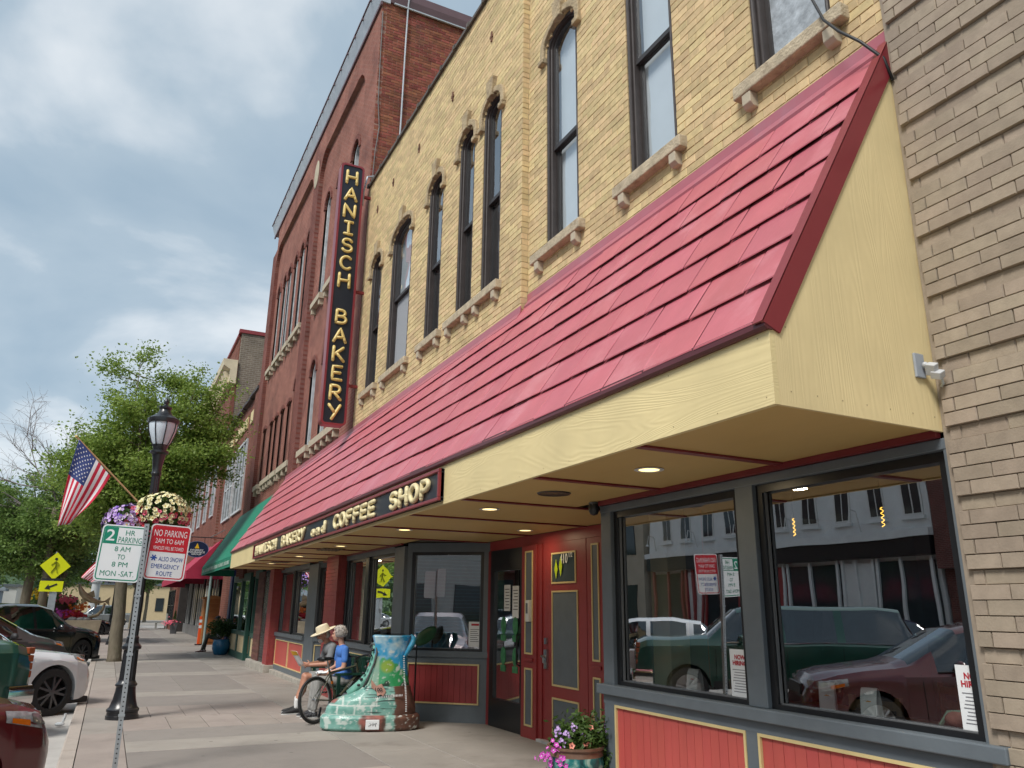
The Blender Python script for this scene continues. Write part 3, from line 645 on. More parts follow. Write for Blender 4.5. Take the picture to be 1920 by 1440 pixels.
# entrance recess: red door, red pilasters, black glazed door
XD = 5.34
def door_panel(y0, y1, z0, z1, par, m=None, glass=False):
    mb = MB(); t = .022
    for a, b, c, e in ((y0,y1,z1-t,z1),(y0,y1,z0,z0+t),(y0,y0+t,z0+t,z1-t),(y1-t,y1,z0+t,z1-t)): mb.box(XD-.012, XD+.02, a, b, c, e)
    f = mb.build('panel_trim', m_cream, par); mb = MB(); mb.box(XD-.002, XD+.016, y0+t, y1-t, z0+t, z1-t); mb.build('door_pane' if glass else 'panel', m or m_grey, par); return f
mb = MB(); mb.box(XD+.005, XD+.12, 6.45, 11.45, 2.50, 2.645); mb.box(XD+.02, XD+.12, 6.45, 8.18, -.1, 2.50); mb.build('header', m_reddoor, bak)
mb = MB(); mb.box(XD, XD+.06, 8.56, 9.69, -.045, 2.50); dr = mb.build('door', m_reddoor, bak, bevel=.006)
door_panel(8.80, 9.44, 1.95, 2.36, dr, m=pm('door glass', (.05,.07,.08), .08, .1), glass=True); door_panel(8.76, 9.43, .66, 1.86, dr); door_panel(8.76, 9.43, .10, .52, dr)
mb = MB()
vs, fs = text_mb('410', .13, .22)
put_text(mb, '410', .13, .20, lambda u, v: (XD-.014, 9.10 - u, 2.27 + v), bold=.02); put_text(mb, '1/2', .06, .09, lambda u, v: (XD-.014, 8.92 - u, 2.31 + v), bold=.02)
mb.build('house_number', m_paper, dr)
for yy, zz in ((9.30, 2.14), (9.18, 2.17)):
    mb = MB(); mb.add([(XD-.016, yy+.045, zz), (XD-.016, yy, zz+.13), (XD-.016, yy-.045, zz), (XD-.016, yy, zz-.13)], [(0,1,2,3)]); mb.build('sticker', pm('fluorescent sticker', (.55,.72,.02), .5, .1), dr)
mb = MB(); mb.box(XD-.03, XD+.01, 9.54, 9.62, .86, 1.10); mb.box(XD-.03, XD+.01, 9.55, 9.61, 1.17, 1.25); mb.tube([(XD-.03, 9.58, 1.02), (XD-.09, 9.58, 1.02), (XD-.09, 9.47, 1.0)], .013, 8); mb.tube([(XD-.03, 9.58, .92), (XD-.06, 9.58, .94), (XD-.06, 9.58, 1.03)], .01, 6)
mb.build('door_handle', pm('brushed steel', (.5,.5,.5), .3, .1, metal=1), dr, smooth=40)
mb = MB(); mb.box(XD-.08, XD+.1, 8.54, 9.74, gz(9)-.03, gz(9)+.03); mb.build('threshold', pm('worn sill', (.45,.45,.43), .6, .2, 8), bak)
for (y0, y1, xo) in ((8.17, 8.55, 0), (9.80, 10.24, -.05)):
    mb = MB(); mb.box(XD+xo, XD+.1, y0, y1, -.1, 2.50); pl = mb.build('pilaster', m_reddoor, bak, bevel=.006)
    q0, q1 = y0+.09, y1-.12
    for z0, z1 in ((1.02, 2.42), (.10, .84)):
        mb = MB(); t = .022
        for a, b, c, e in ((q0,q1,z1-t,z1),(q0,q1,z0,z0+t),(q0,q0+t,z0+t,z1-t),(q1-t,q1,z0+t,z1-t)): mb.box(XD+xo-.012, XD+xo+.02, a, b, c, e)
        mb.build('panel_trim', m_cream, pl); mb = MB(); mb.box(XD+xo-.003, XD+xo+.016, q0+t, q1-t, z0+t, z1-t); mb.build('panel', m_grey, pl)
    mb = MB(); mb.box(XD+xo-.02, XD+xo+.01, q0-.02, q1+.02, .93, .97); mb.build('ledge', m_reddoor, pl)
mb = MB(); mb.box(XD-.02, XD+.1, 9.69, 9.80, -.1, 2.50); mb.build('door_jamb', m_reddoor, bak)
mb = MB(); mb.box(XD-.10, XD-.045, 9.93, 10.03, 1.45, 1.74); kb_ = mb.build('keypad_box', pm('white box', (.62,.63,.62), .4, .05), bak, bevel=.008); mb = MB(); mb.box(XD-.104, XD-.099, 9.955, 10.005, 1.56, 1.70); mb.build('keypad', m_grey, kb_)
# black glazed door
mb = MB(); y0, y1 = 10.28, 11.40
for a, b, c, e in ((y0,y1,2.18,2.50),(y0,y1,-.06,.34),(y0,y0+.10,.34,2.18),(y1-.14,y1,.34,2.18)): mb.box(XD, XD+.07, a, b, c, e)
bd = mb.build('glass_door', m_black, bak); mb = MB(); mb.box(XD+.03, XD+.04, y0+.10, y1-.14, .34, 2.18); mb.build('pane', m_glass, bd)
mb = MB(); mb.tube([(XD-.02, y0+.06, .85), (XD-.07, y0+.06, .87), (XD-.07, y0+.06, 1.25), (XD-.02, y0+.06, 1.27)], .014, 8); mb.build('door_handle', m_black, bd, smooth=40)
for yy, zz, hh in ((10.86, 1.78, .38), (10.58, 1.72, .46)):
    mb = MB(); mb.box(XD+.026, XD+.029, yy-.10, yy+.10, zz-hh/2, zz+hh/2); p = mb.build('notice', m_paper, bd); mb = MB()
    for k in range(7): mb.box(XD+.0235, XD+.0258, yy-.075, yy+.075-(k%3)*.02, zz+hh/2-.07-k*.045, zz+hh/2-.06-k*.045)
    mb.build('lettering', m_ink, p)
for yy in (10.58, 10.97):
    for zz in (.95, 1.38) if yy > 10.6 else (.95, 1.38):
        mb = MB(); mb.ell((XD+.026, yy, zz), (.003, .085, .13), 12, 8); mb.box(XD+.022, XD+.029, yy-.08, yy+.08, zz-.22, zz-.13); mb.build('boot_decal', pm('green decal', (.05,.22,.09), .5, .5, 14), bd)
# splayed window wall of the recess
A, B = (4.30, 12.42), (5.37, 11.50)
def lerp(t): return (A[0]+(B[0]-A[0])*t, A[1]+(B[1]-A[1])*t)
def splay(A, B, z0, z1, m, name, dep=.12, proud=0):
    P0 = Vector((*A, 0)); P1 = Vector((*B, 0)); d = (P1-P0); L = d.length; d.normalize(); nrm = Vector((d.y, -d.x, 0))
    if nrm.y > 0: nrm = -nrm
    mb = MB(); mb.obox(P0 + d*L/2 + nrm*(proud-dep/2) + Vector((0,0,(z0+z1)/2)), (L, dep, z1-z0), Matrix((d, nrm, Vector((0,0,1)))).transposed()); return mb.build(name, m, bak)
splay(A, B, 2.50, 2.645, m_grey, 'header'); splay(A, lerp(.06), .9, 2.50, m_grey, 'stile'); splay(lerp(.93), B, .9, 2.50, m_grey, 'stile')
splay(A, B, .885, .975, m_grey, 'window_sill', .16, .03); splay(A, B, .79, .883, m_grey, 'rail'); splay(A, B, -.12, .20, m_grey, 'base_board'); splay(A, lerp(.06), .2, .79, m_grey, 'stile'); splay(lerp(.90), B, .2, .79, m_grey, 'stile')
kick('kick_panel', lerp(.06), lerp(.90), .20, .79, m_reddoor)
sg = glazing(lerp(.06), lerp(.93), .975, 2.50, fw=.05, inset_=.02)
mb = MB(); mb.box(5.345, 5.42, 11.405, 11.50, -.1, 2.5); mb.build('door_jamb', m_reddoor, bak)
# left of the recess: two-light window, brick pier, second recess, far window, end pier
post(X0, X0+.16, 12.44, 12.95)
mb = MB(); mb.box(X0-.004, X0+.15, 12.95, 16.1, 2.53, 2.645); mb.build('header', m_grey, bak); mb = MB(); mb.box(X0-.05, X0+.15, 12.95, 16.04, .885, .975); mb.build('window_sill', m_grey, bak)
mb = MB(); mb.box(X0-.003, X0+.13, 12.95, 16.04, .80, .883); mb.box(X0-.003, X0+.13, 12.95, 16.04, -.1, .16); mb.build('rail', m_grey, bak)
post(X0+.001, X0+.12, 14.45, 14.66, z0=.975, z1=2.53, m=m_black, name='mullion')
glazing((X0, 12.95), (X0, 14.45), .975, 2.53, fw=.05); glazing((X0, 14.66), (X0, 15.95), .975, 2.53, fw=.05); post(X0+.002, X0+.12, 15.95, 16.04, z0=.16, z1=2.53, m=m_black, name='mullion')
kick('kick_panel', (X0+.012, 12.96), (X0+.012, 14.5), .16, .80, m_red); kick('kick_panel', (X0+.012, 14.52), (X0+.012, 16.03), .16, .80, m_red)
m_rpaint = brickmat('red painted brick pier', (.30,.052,.05), (.27,.045,.045), (.24,.045,.044), 1, bw=.21, bh=.072)
def brick_pier(x0, x1, y0, y1, z0, z1, m, name='brick_pier', bh=.075):
    mb = MB(); z = z0; k = 0
    mb.box(x0+.012, x1, y0+.012, y1-.012, z0, z1)
    while z < z1-.01:
        zt = min(z+bh, z1); xm = x0+(x1-x0)*(.5 if k % 2 else .28); ym = y0+(y1-y0)*(.5 if k % 2 else .3)
        for a, b in ((y0, ym), (ym, y1)):
            mb.box(x0+random.uniform(0,.003), x0+.05, a+.004, b-.004, z+.004, zt-.004)
        for a, b in ((x0+.055, xm+.06), (xm+.06, x1)): mb.box(a+.004, b-.004, y0+random.uniform(0,.003), y0+.05, z+.004, zt-.004)
        z = zt; k += 1
    return mb.build(name, m, bak)
m_redbr = pm('red painted brick', (.30,.052,.05), .55, .12, 8, .3, 60, per=.08)
brick_pier(4.08, 4.42, 16.04, 17.02, gz(16)-.02, 2.648, m_redbr)
A2, B2 = (4.25, 18.55), (5.15, 17.6)
splay(A2, B2, 2.50, 2.645, m_grey, 'header'); splay(A2, B2, .87, .96, m_grey, 'window_sill', .16, .03); splay(A2, B2, -.12, .87, m_grey, 'rail')
def l2(t): return (A2[0]+(B2[0]-A2[0])*t, A2[1]+(B2[1]-A2[1])*t)
kick('kick_panel', l2(.05), l2(.9), .2, .80, m_reddoor); glazing(l2(.05), l2(.95), .96, 2.50, fw=.05, inset_=.02)
mb = MB(); mb.box(5.15, 5.25, 16.9, 17.62, -.1, 2.64); mb.build('door', m_reddoor, bak)
post(X0-.004, X0+.16, 18.5, 19.45)
mb = MB(); mb.box(X0-.004, X0+.15, 19.45, 23.0, 2.53, 2.645); mb.build('header', m_grey, bak); mb = MB(); mb.box(X0-.05, X0+.15, 19.45, 23.0, .86, .95); mb.build('window_sill', m_grey, bak)
mb = MB(); mb.box(X0-.003, X0+.13, 19.45, 23.0, .77, .858); mb.box(X0-.003, X0+.13, 19.45, 23.0, -.16, .12); mb.build('rail', m_grey, bak)
glazing((X0, 19.5), (X0, 21.1), .95, 2.53, fw=.05); glazing((X0, 21.3), (X0, 22.95), .95, 2.53, fw=.05); post(X0+.001, X0+.12, 21.1, 21.3, z0=.95, z1=2.53, m=m_black, name='mullion')
kick('kick_panel', (X0+.012, 19.5), (X0+.012, 21.2), .12, .77, m_red, flat=True, n=1); kick('kick_panel', (X0+.012, 21.24), (X0+.012, 22.95), .12, .77, m_red, flat=True, n=1)
brick_pier(4.05, 4.42, 23.0, 23.62, gz(23)+.2, 2.648, m_redbr)
m_base = pm('rough concrete base', (.36,.335,.29), .9, .3, 6, .8, 40, dirt=(.17,.15,.12), dirtscale=4, dirtamt=.6)
mb = MB(); mb.box(3.98, 4.42, 22.95, 26.1, gz(24)-.05, gz(24)+.21); mb.box(4.14, 4.4, 17.05, 22.95, gz(21)-.05, gz(21)+.10); mb.build('plinth', m_base, bak, bevel=.012)
m_blackbr = pm('black glazed brick', (.014,.013,.014), .25, .4, 9, .5, 30, per=.3); m_dkbr = pm('dark red brick', (.13,.05,.04), .8, .3, 9, .4, 60, per=.3)
brick_pier(4.12, 4.42, 23.66, 24.75, gz(24)+.2, 2.648, m_blackbr); brick_pier(4.10, 4.42, 24.77, 25.9, gz(24)+.2, 2.648, m_dkbr)

# ---------------------------------------------------------------- rooms behind the glass
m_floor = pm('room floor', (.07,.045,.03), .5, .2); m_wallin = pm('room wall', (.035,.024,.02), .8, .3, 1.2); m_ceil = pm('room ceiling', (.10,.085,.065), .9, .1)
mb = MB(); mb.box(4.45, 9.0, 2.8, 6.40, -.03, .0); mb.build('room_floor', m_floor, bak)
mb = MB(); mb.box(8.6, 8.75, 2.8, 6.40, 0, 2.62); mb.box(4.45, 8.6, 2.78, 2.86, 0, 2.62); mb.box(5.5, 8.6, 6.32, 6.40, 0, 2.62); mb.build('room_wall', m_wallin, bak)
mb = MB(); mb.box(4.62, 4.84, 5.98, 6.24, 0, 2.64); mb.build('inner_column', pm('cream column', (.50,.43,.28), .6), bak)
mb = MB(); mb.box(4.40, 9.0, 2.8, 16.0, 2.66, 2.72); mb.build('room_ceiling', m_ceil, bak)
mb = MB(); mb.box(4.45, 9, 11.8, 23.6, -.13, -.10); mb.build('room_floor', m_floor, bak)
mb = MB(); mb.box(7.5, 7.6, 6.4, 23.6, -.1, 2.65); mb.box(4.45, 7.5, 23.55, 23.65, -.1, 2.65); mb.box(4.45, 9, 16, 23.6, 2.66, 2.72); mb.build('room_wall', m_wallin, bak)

# ================================================================ canopy
can = thing('canopy', 'long red metal shingle canopy with pale yellow fascia above the bakery front', 'canopy', (3.6, 13.2, 2.65))
EX, EZ, SL = 2.93, 3.085, 1.672                    # eave line and slope
CY0, CY1 = 2.84, 23.6
sl = math.atan(SL); sv = Vector((math.cos(sl), 0, math.sin(sl))); nv = Vector((-math.sin(sl), 0, math.cos(sl)))
def roofpt(y, s, h=0.0): return Vector((EX, y, EZ)) + sv*s + nv*h
TOT = (4.30-EX)/math.cos(sl); NC = 7; EXPO = .372
mb = MB(); mb.add([roofpt(CY0+.02, 0, -.02), roofpt(CY1, 0, -.02), roofpt(CY1, TOT, -.02), roofpt(CY0+.02, TOT, -.02)], [(0,1,2,3)]); mb.build('roof_deck', m_trimred, can)
W_ = .5
def shingle_mesh(w):
    mb = MB(); pr = [(-.032,.029),(-.036,.034),(-.029,.039),(EXPO+.0,.010),(EXPO+.0,.004),(-.026,.033)]
    n = len(pr); us = [0, .008, w-.019, w-.011]; up = [-.004, 0, 0, -.004]
    vs = []
    for u, h in zip(us, up): vs += [(0, u, 0) if False else tuple(sv*s + nv*(z+h*(1 if k in (1,2,3) else 0)) + Vector((0,u,0))) for k, (s, z) in enumerate(pr)]
    fs = []
    for i in range(len(us)-1):
        for j in range(n): fs.append((i*n+j, i*n+(j+1)%n, (i+1)*n+(j+1)%n, (i+1)*n+j))
    fs += [tuple(range(n)), tuple(range((len(us)-1)*n+n-1, (len(us)-1)*n-1, -1))]
    # pressed crease in the middle
    mb.add(vs, fs); me = mb.mesh('shingle'); me.materials.append(m_shingle); return me
sm = shingle_mesh(W_); smh = {}
for c in range(NC):
    y = CY0 + .06 - (W_*.5 if c % 2 else 0) + random.uniform(-.03,.03); s0 = .02 + c*EXPO
    lim = TOT - .02
    while y < CY1 - .02:
        a, b = max(y, CY0+.05), min(y+W_, CY1-.015); w = b - a
        if w > .06:
            if abs(w-W_) < .002: me = sm
            else: me = shingle_mesh(w)
            o = inst(me, 'shingle', roofpt(a, s0+random.uniform(-.004,.004), random.uniform(0,.006)), can, rot=(random.uniform(-.008,.008), random.uniform(-.006,.006), random.uniform(-.004,.004)))
        y += W_
# flashing against the brick, stepping at the projecting half
for pl, y0, y1 in ((4.30, CY0-.0, 8.20), (4.20, 8.20, CY1-.1)):
    s1 = (pl-EX)/math.cos(sl); mb = MB(); p = roofpt(0, s1-.07, .035); q = Vector((pl-.015, 0, roofpt(0, s1).z+.04)); t = q + Vector((0,0,.09))
    prof = [p, q, t, t+Vector((.012,0,0)), q+Vector((.012,0,-.05)), p+Vector((.01,0,-.03))]
    n = len(prof); mb.add([v+Vector((0,y0,0)) for v in prof] + [v+Vector((0,y1,0)) for v in prof], [tuple(range(n)), tuple(range(2*n-1,n-1,-1))] + [((i+1)%n, i, i+n, (i+1)%n+n) for i in range(n)])
    mb.build('flashing', m_flash, can)
# rake trim, eave edge
mb = MB(); a, b = roofpt(0, -.03, .045), roofpt(0, TOT+.0, .045); d_ = roofpt(0, TOT, -.085); e_ = roofpt(0, -.01, -.085)
for y0, y1, off in ((CY0-.012, CY0+.006, 0),):
    mb.add([(*(v.x, y, v.z),) for y in (y0, y1) for v in (e_, a, b, d_)], [(0,1,2,3),(7,6,5,4),(1,0,4,5),(2,1,5,6),(3,2,6,7),(0,3,7,4)])
mb.add([roofpt(y, s, h) for y in (CY0-.012, CY0+.065) for s, h in ((-.03,.040),(TOT,.040),(TOT,.048),(-.03,.048))], [(0,1,2,3),(7,6,5,4),(0,4,5,1),(1,5,6,2),(2,6,7,3),(3,7,4,0)])
mb.build('rake_trim', m_rake, can)
mb = MB()
pr = [(EX-.022, EZ-.04), (EX-.038, EZ-.025), (EX-.038, EZ+.022), (EX-.02, EZ+.034), (EX+.05, EZ+.05), (EX+.02, EZ-.04)]
mb.prism(pr, CY0-.01, CY1, lambda u, w, a: (u, a, w)); mb.build('eave_edge', pm('eave metal', (.10,.02,.026), .35, .15), can)
# fascia boards with a seam or two, yellow end panel
for y0, y1 in ((CY0, 7.70), (7.703, 12.55), (12.553, 17.4), (17.403, CY1)):
    mb = MB(); mb.box(EX, EX+.035, y0, y1, ZSO-.012, EZ-.03); mb.build('fascia_board', m_fascia, can)
mb = MB(); mb.prism([(EX+.036, ZSO-.012), (4.262, ZSO-.012), (4.262, roofpt(0,(4.262-EX)/math.cos(sl)).z-.03), (EX+.036, EZ-.0)], CY0, CY0+.02, lambda u, w, a: (u, a, w)); mb.build('end_panel', m_side, can)
mb = MB(); mb.prism([(EX+.036, ZSO-.012), (4.22, ZSO-.012), (4.22, 5.15), (EX+.036, EZ)], CY1-.02, CY1, lambda u, w, a: (u, a, w)); mb.build('end_panel', m_side, can)
mb = MB()
for i in range(52):
    for zz in (ZSO+.03, EZ-.07): mb.lathe([(.0045,0),(.004,.0015)], 6, (EX-.0004, CY0+.06+i*.4+random.uniform(-.03,.03), zz+random.uniform(-.006,.006)), roty(-PI/2))
for i in range(7):
    for zz in (2.72, 2.72+.36*(i+1)): mb.lathe([(.0045,0),(.004,.0015)], 6, (EX+.12+i*.19, CY0-.0004, min(zz, EZ+(.12+i*.19)*SL-.16)), rotx(PI/2))
mb.build('nail_head', pm('painted nail', (.36,.28,.15), .6), can, kind='stuff')
# soffit panels between red battens
bt = [2.86, 4.09, 5.53, 7.03, 8.55, 10.05, 11.55, 13.05, 14.55, 16.05, 17.55, 19.05, 20.55, 22.05, 23.58]
for i, (a, b) in enumerate(zip(bt, bt[1:])):
    xe = 5.34 if 6.4 < (a+b)/2 < 12 or 16.9 < (a+b)/2 < 18.6 else 4.26
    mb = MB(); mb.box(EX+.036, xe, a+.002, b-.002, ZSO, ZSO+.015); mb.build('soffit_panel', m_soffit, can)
    if i:
        xb = 5.34 if 6.5 < a < 12 else 4.25
        mb = MB(); mb.box(EX+.036, xb, a-.035, a+.035, ZSO-.016, ZSO-.001); mb.build('batten', m_trimred, can)
mb = MB(); mb.box(4.205, 4.249, 2.86, 6.5, ZSO-.045, ZSO-.002); mb.build('wall_batten', m_trimred, can)
mb = MB(); mb.box(4.205, 4.249, 12.5, 16.0, ZSO-.03, ZSO-.002); mb.build('wall_batten', m_trimred, can)
m_bulb = pm('lit downlight lens', (.9,.85,.6), .4, 0, emit=((1,.74,.30), 1.0))
m_ring = pm('white light ring', (.7,.7,.68), .4, .05)
def downlight(x, y):
    mb = MB(); mb.lathe([(.105,-.001),(.115,-.006),(.10,-.010),(.082,-.008),(.078,.0)], 24, (x,y,ZSO)); r = mb.build('downlight', m_ring, can, smooth=True)
    mb = MB(); mb.lathe([(.0005,-.004),(.076,-.004),(.077,.002)], 24, (x,y,ZSO-.002)); mb.build('lens', m_bulb, r)
    ld = bpy.data.lights.new('downlight_glow', 'AREA'); ld.shape = 'DISK'; ld.size = .14; ld.energy = 1.8; ld.color = (1, .80, .50); lo = bpy.data.objects.new('downlight_glow', ld); COL.objects.link(lo); lo.parent = r; lo.location = Vector((x, y, ZSO-.03)) - wloc(r)
for x, y in ((3.56,4.78),(3.54,7.62),(3.5,10.3),(3.5,13.7),(3.48,17.0),(3.48,20.3),(4.93,9.45)): downlight(x, y)
mb = MB(); mb.lathe([(.0005,-.006),(.13,-.006),(.15,-.012),(.16,-.001)], 28, (3.56,6.25,ZSO)); mb.build('speaker', m_black, can, smooth=True)
for y in (14.6, 19.4):
    mb = MB(); mb.box(3.35, 3.75, y-.3, y+.3, ZSO-.012, ZSO-.001); v_ = mb.build('vent', pm('bronze vent', (.12,.085,.04), .5, .2), can)
    mb = MB()
    for k in range(6): mb.box(3.37+k*.065, 3.40+k*.065, y-.28, y+.28, ZSO-.02, ZSO-.012)
    mb.build('louvre', pm('bronze vent', (.12,.085,.04)), v_)

# ================================================================ brown brick neighbour
brn = thing('brown_brick_building', 'tan brown brick building front at the right with recessed courses', 'building', (4.5, 0, 0))
XB, YB, CH = 4.215, 2.80, .0810
zb0 = 2.655 - 7*5*CH
bb, sb = courses(-1.0, YB, zb0, zb0+CH*5*16, .266, CH, lambda a, b: [], bond=.5, jit=.25)
def rec(a, b, z0, z1):
    k = int(round((z0-zb0)/CH)) % 5
    return -.024 if k == 4 else .0
bb = [(a, b + (0 if b < YB-.001 else (random.uniform(-.006,.006) - (.012 if int(round((z0-zb0)/CH)) % 5 == 4 else 0))), z0, z1) for a, b, z0, z1 in bb]
mb = MB(); mb.box(XB+.030, XB+.3, -9, YB+.036, -.3, zb0+CH*80); mb.box(XB+.3, 14, -9, YB-.04, -.3, 6.0)
mb.build('wall', m_brmort, brn)
lay_bricks(brn, 'X', XB, bb, m_brbrick, joint=.0038, depth=.05, nind=300, offs=rec)

# ================================================================ tall red brick building
red = thing('red_brick_building', 'tall red brick building with narrow arched windows behind the blade sign', 'building', (4.3, 23.5, 0))
XF, XI, RY0, RY1, RTOP = 4.20, 4.33, 16.2, 31.0, 17.05
rw = []     # centre, half width, z0, spring, rise, look
for c in (18.35, 19.92, 21.42): rw.append((c, .36, 10.3, 13.4, .42, 'white'))
for c in (24.0, 24.95, 26.0, 27.15, 28.0, 29.2): rw.append((c, .30, 10.3, 13.3, .36, 'white'))
for c in (18.35, 19.92, 21.42): rw.append((c, .36, 5.85, 8.0, .42, 'white'))
rw.append((23.85, .27, 5.85, 8.2, .33, 'white'))
for c in (24.75, 25.85, 26.95, 27.85, 29.25): rw.append((c, .27, 5.85, 7.9, .05, 'wood'))
cf = [opening_cut(c-h, c+h, z0, zs, r) for c, h, z0, zs, r, k in rw]
_, st = courses(RY0+.02, RY1, 2.6, RTOP, 50, .075, lambda lo, hi: [q for f in cf for q in f(lo, hi)])
mb = MB(); strips_mb(st, 'X', XI, mb)
mb.box(XF+.2, 16, RY0+.05, RY0+.25, -.3, RTOP-.2); mb.box(XF+.2, 16, RY1-.2, RY1-.01, 2.6, RTOP-.1); mb.box(XF+.2, 16, RY0+.2, RY1-.2, RTOP-.6, RTOP-.5)
mb.build('front_wall', m_rfront, red)
m_rside = brickmat('red brick pilaster', (.20,.068,.052), (.15,.05,.04), (.20,.10,.085), 1)
for y0, y1 in ((RY0, 17.35), (22.55, 23.35), (30.1, RY1)):
    mb = MB(); mb.box(XF, XI+.01, y0+.001, y1, 2.6, 15.62 if y0 > RY0+.1 else RTOP-.1); mb.build('pilaster', m_rside if y0 > 17 else m_rfront, red)
for y0, y1 in ((17.35, 22.55), (23.35, 30.1)):
    pts = [(y0, RTOP-.3), (y0, 14.6)] + [(y0+.75*math.sin(PI/2*i/6)*1.0 if False else y0+.75*(1-math.cos(PI/2*i/6)), 14.6+1.0*math.sin(PI/2*i/6)) for i in range(1, 7)] + [(y1-.75*(1-math.cos(PI/2*i/6)), 14.6+1.0*math.sin(PI/2*i/6)) for i in range(6, -1, -1)] + [(y1, RTOP-.3)]
    mb = MB(); mb.prism(pts, XF+.001, XI+.01, lambda u, w, x: (x, u, w)); mb.build('arched_spandrel', m_rfront, red)
mb = MB(); mb.box(XF+.002, XI+.01, 22.55, 23.35, 15.62, RTOP-.3); mb.build('spandrel', m_rfront, red)
mb = MB(); c = (23.0, 15.25); mb.ell((XF-.01, c[0], c[1]), (.03, .33, .5), 16, 10); mb.build('medallion', m_stone2, red, smooth=True)
m_wwhite = pm('old white window paint', (.50,.52,.54), .7, .3, 5, .3, 40, dirt=(.25,.22,.2), dirtscale=4, dirtamt=.6)
m_bwood = pm('brown window infill', (.16,.075,.06), .7, .2, 5)
for c, h, z0, zs, r, k in rw:
    mb = MB(); arch_band(mb, arch_path(c-h, c+h, z0, zs, r, 8), arch_path(c-h+.085, c+h-.085, z0+.08, zs, max(r-.08, .01), 8), XI+.06, XI+.22)
    w = mb.build('window', m_wwhite if k == 'white' else m_bwood, red)
    mb = MB(); q = arch_path(c-h+.08, c+h-.08, z0+.05, zs, max(r-.08, .01), 8); mb.add([(XI+.17, u, z) for u, z in q], [tuple(range(len(q)))]); mb.build('pane', m_glass2 if k == 'white' else m_bwood, w)
    mb = MB(); mb.box(XI+.13, XI+.18, c-h+.08, c+h-.08, (z0+zs)/2, (z0+zs)/2+.07); mb.build('meeting_rail', m_wwhite if k == 'white' else m_bwood, w)
    mb = MB(); mb.box(XI+.5, XI+.52, c-h-.2, c+h+.2, z0-.2, zs+r+.2); mb.build('dark_room_sheet', m_darkroom, w)  # flat dark sheet, the room's darkness put into its colour
    mb = MB(); arch_band(mb, arch_path(c-h-.13, c+h+.13, zs, zs+.01, r+.13, 8), arch_path(c-h, c+h, zs, zs+.01, r, 8), XI-.035, XI+.03); mb.build('brick_hood', m_rside, w)
for zz, spans in ((10.12, ((17.85,18.85),(19.4,20.45),(20.85,22.0),(23.6,25.35),(25.55,26.45),(26.75,28.4),(28.75,29.75))), (5.67, ((17.85,20.5),(20.9,22.1),(23.45,25.2),(25.4,26.4),(26.5,28.3),(28.8,29.8)))):
    for a, b in spans:
        mb = MB(); mb.box(XI-.16, XI+.1, a, b, zz, zz+.17); s_ = mb.build('sill', m_stone2, red); n = max(2, int((b-a)/.45))
        for i in range(n):
            y = a+.12+(b-a-.24)*i/(n-1); mb = MB(); mb.box(XI-.13, XI+.02, y-.06, y+.06, zz-.17, zz-.001); mb.build('bracket', m_stone2, s_)
# side wall above the bakery roof, brick by brick
sbk, sst = courses(XF, 7.4, 10.95, RTOP-.1, .235, .082, lambda a, b: [])
mb = MB(); strips_mb(sst, 'Y', RY0+.008, mb); mb.build('side_wall', m_rmort, red)
lay_bricks(red, 'Y', RY0, sbk, m_rbrick, joint=.012, depth=.025, nind=300)
# metal cornice and coping
m_metal = pm('grey cornice metal', (.42,.45,.49), .4, .15, 3, metal=.2); m_cop = pm('maroon coping metal', (.13,.075,.085), .4, .12, 2)
mb = MB(); mb.prism([(XF-.03, RTOP-.45), (XF-.16, RTOP-.05), (XF-.16, RTOP+.02), (XF+.2, RTOP+.02), (XF+.2, RTOP-.45)], RY0-.05, RY1, lambda u, w, a: (u, a, w)); mb.build('cornice', m_metal, red)
mb = MB(); mb.box(XF-.19, XF+.2, RY0-.06, RY1+.05, RTOP+.02, RTOP+.06); mb.box(XF-.05, XF-.0, RY0-.04, RY1, RTOP-.55, RTOP-.452); mb.build('cornice_edge', m_cop, red)
for i in range(19):
    mb = MB(); y = RY0+.5+i*.77; mb.box(XF-.20, XF-.155, y, y+.06, RTOP-.06, RTOP+.018); mb.build('clip', m_cop, red)
mb = MB(); mb.prism([(RY0-.05, RTOP-.4), (RY0-.10, RTOP-.2), (RY0-.10, RTOP+.02), (RY0+.3, RTOP+.02), (RY0+.3, RTOP-.4)], XF+.202, 16, lambda u, w, a: (a, u, w)); mb.build('coping', m_cop, red)
mb = MB(); mb.box(XF+.3, 16, RY0-.085, RY0-.04, RTOP-.44, RTOP-.402); mb.build('coping_hem', m_metal, red)
mb = MB(); mb.tube([(4.83, RY0-.05, 11.0), (4.86, RY0-.05, 13.2), (4.86, RY0-.06, 15.6), (4.87, RY0-.06, RTOP-.35), (4.87, RY0-.13, RTOP-.1), (4.87, RY0-.1, RTOP+.1)], .022, 8); mb.build('conduit', m_metal, red, smooth=True)
mb = MB(); mb.tube([(4.22, RY0-.03, 16.3), (4.24, RY0-.03, 14.6), (4.26, RY0-.03, 13.6), (4.33, RY0-.03, 12.9), (4.27, RY0-.03, 12.2), (4.25, RY0-.03, 11.4)], .012, 6); mb.build('cable', pm('grey cable', (.12,.12,.12), .6), red)

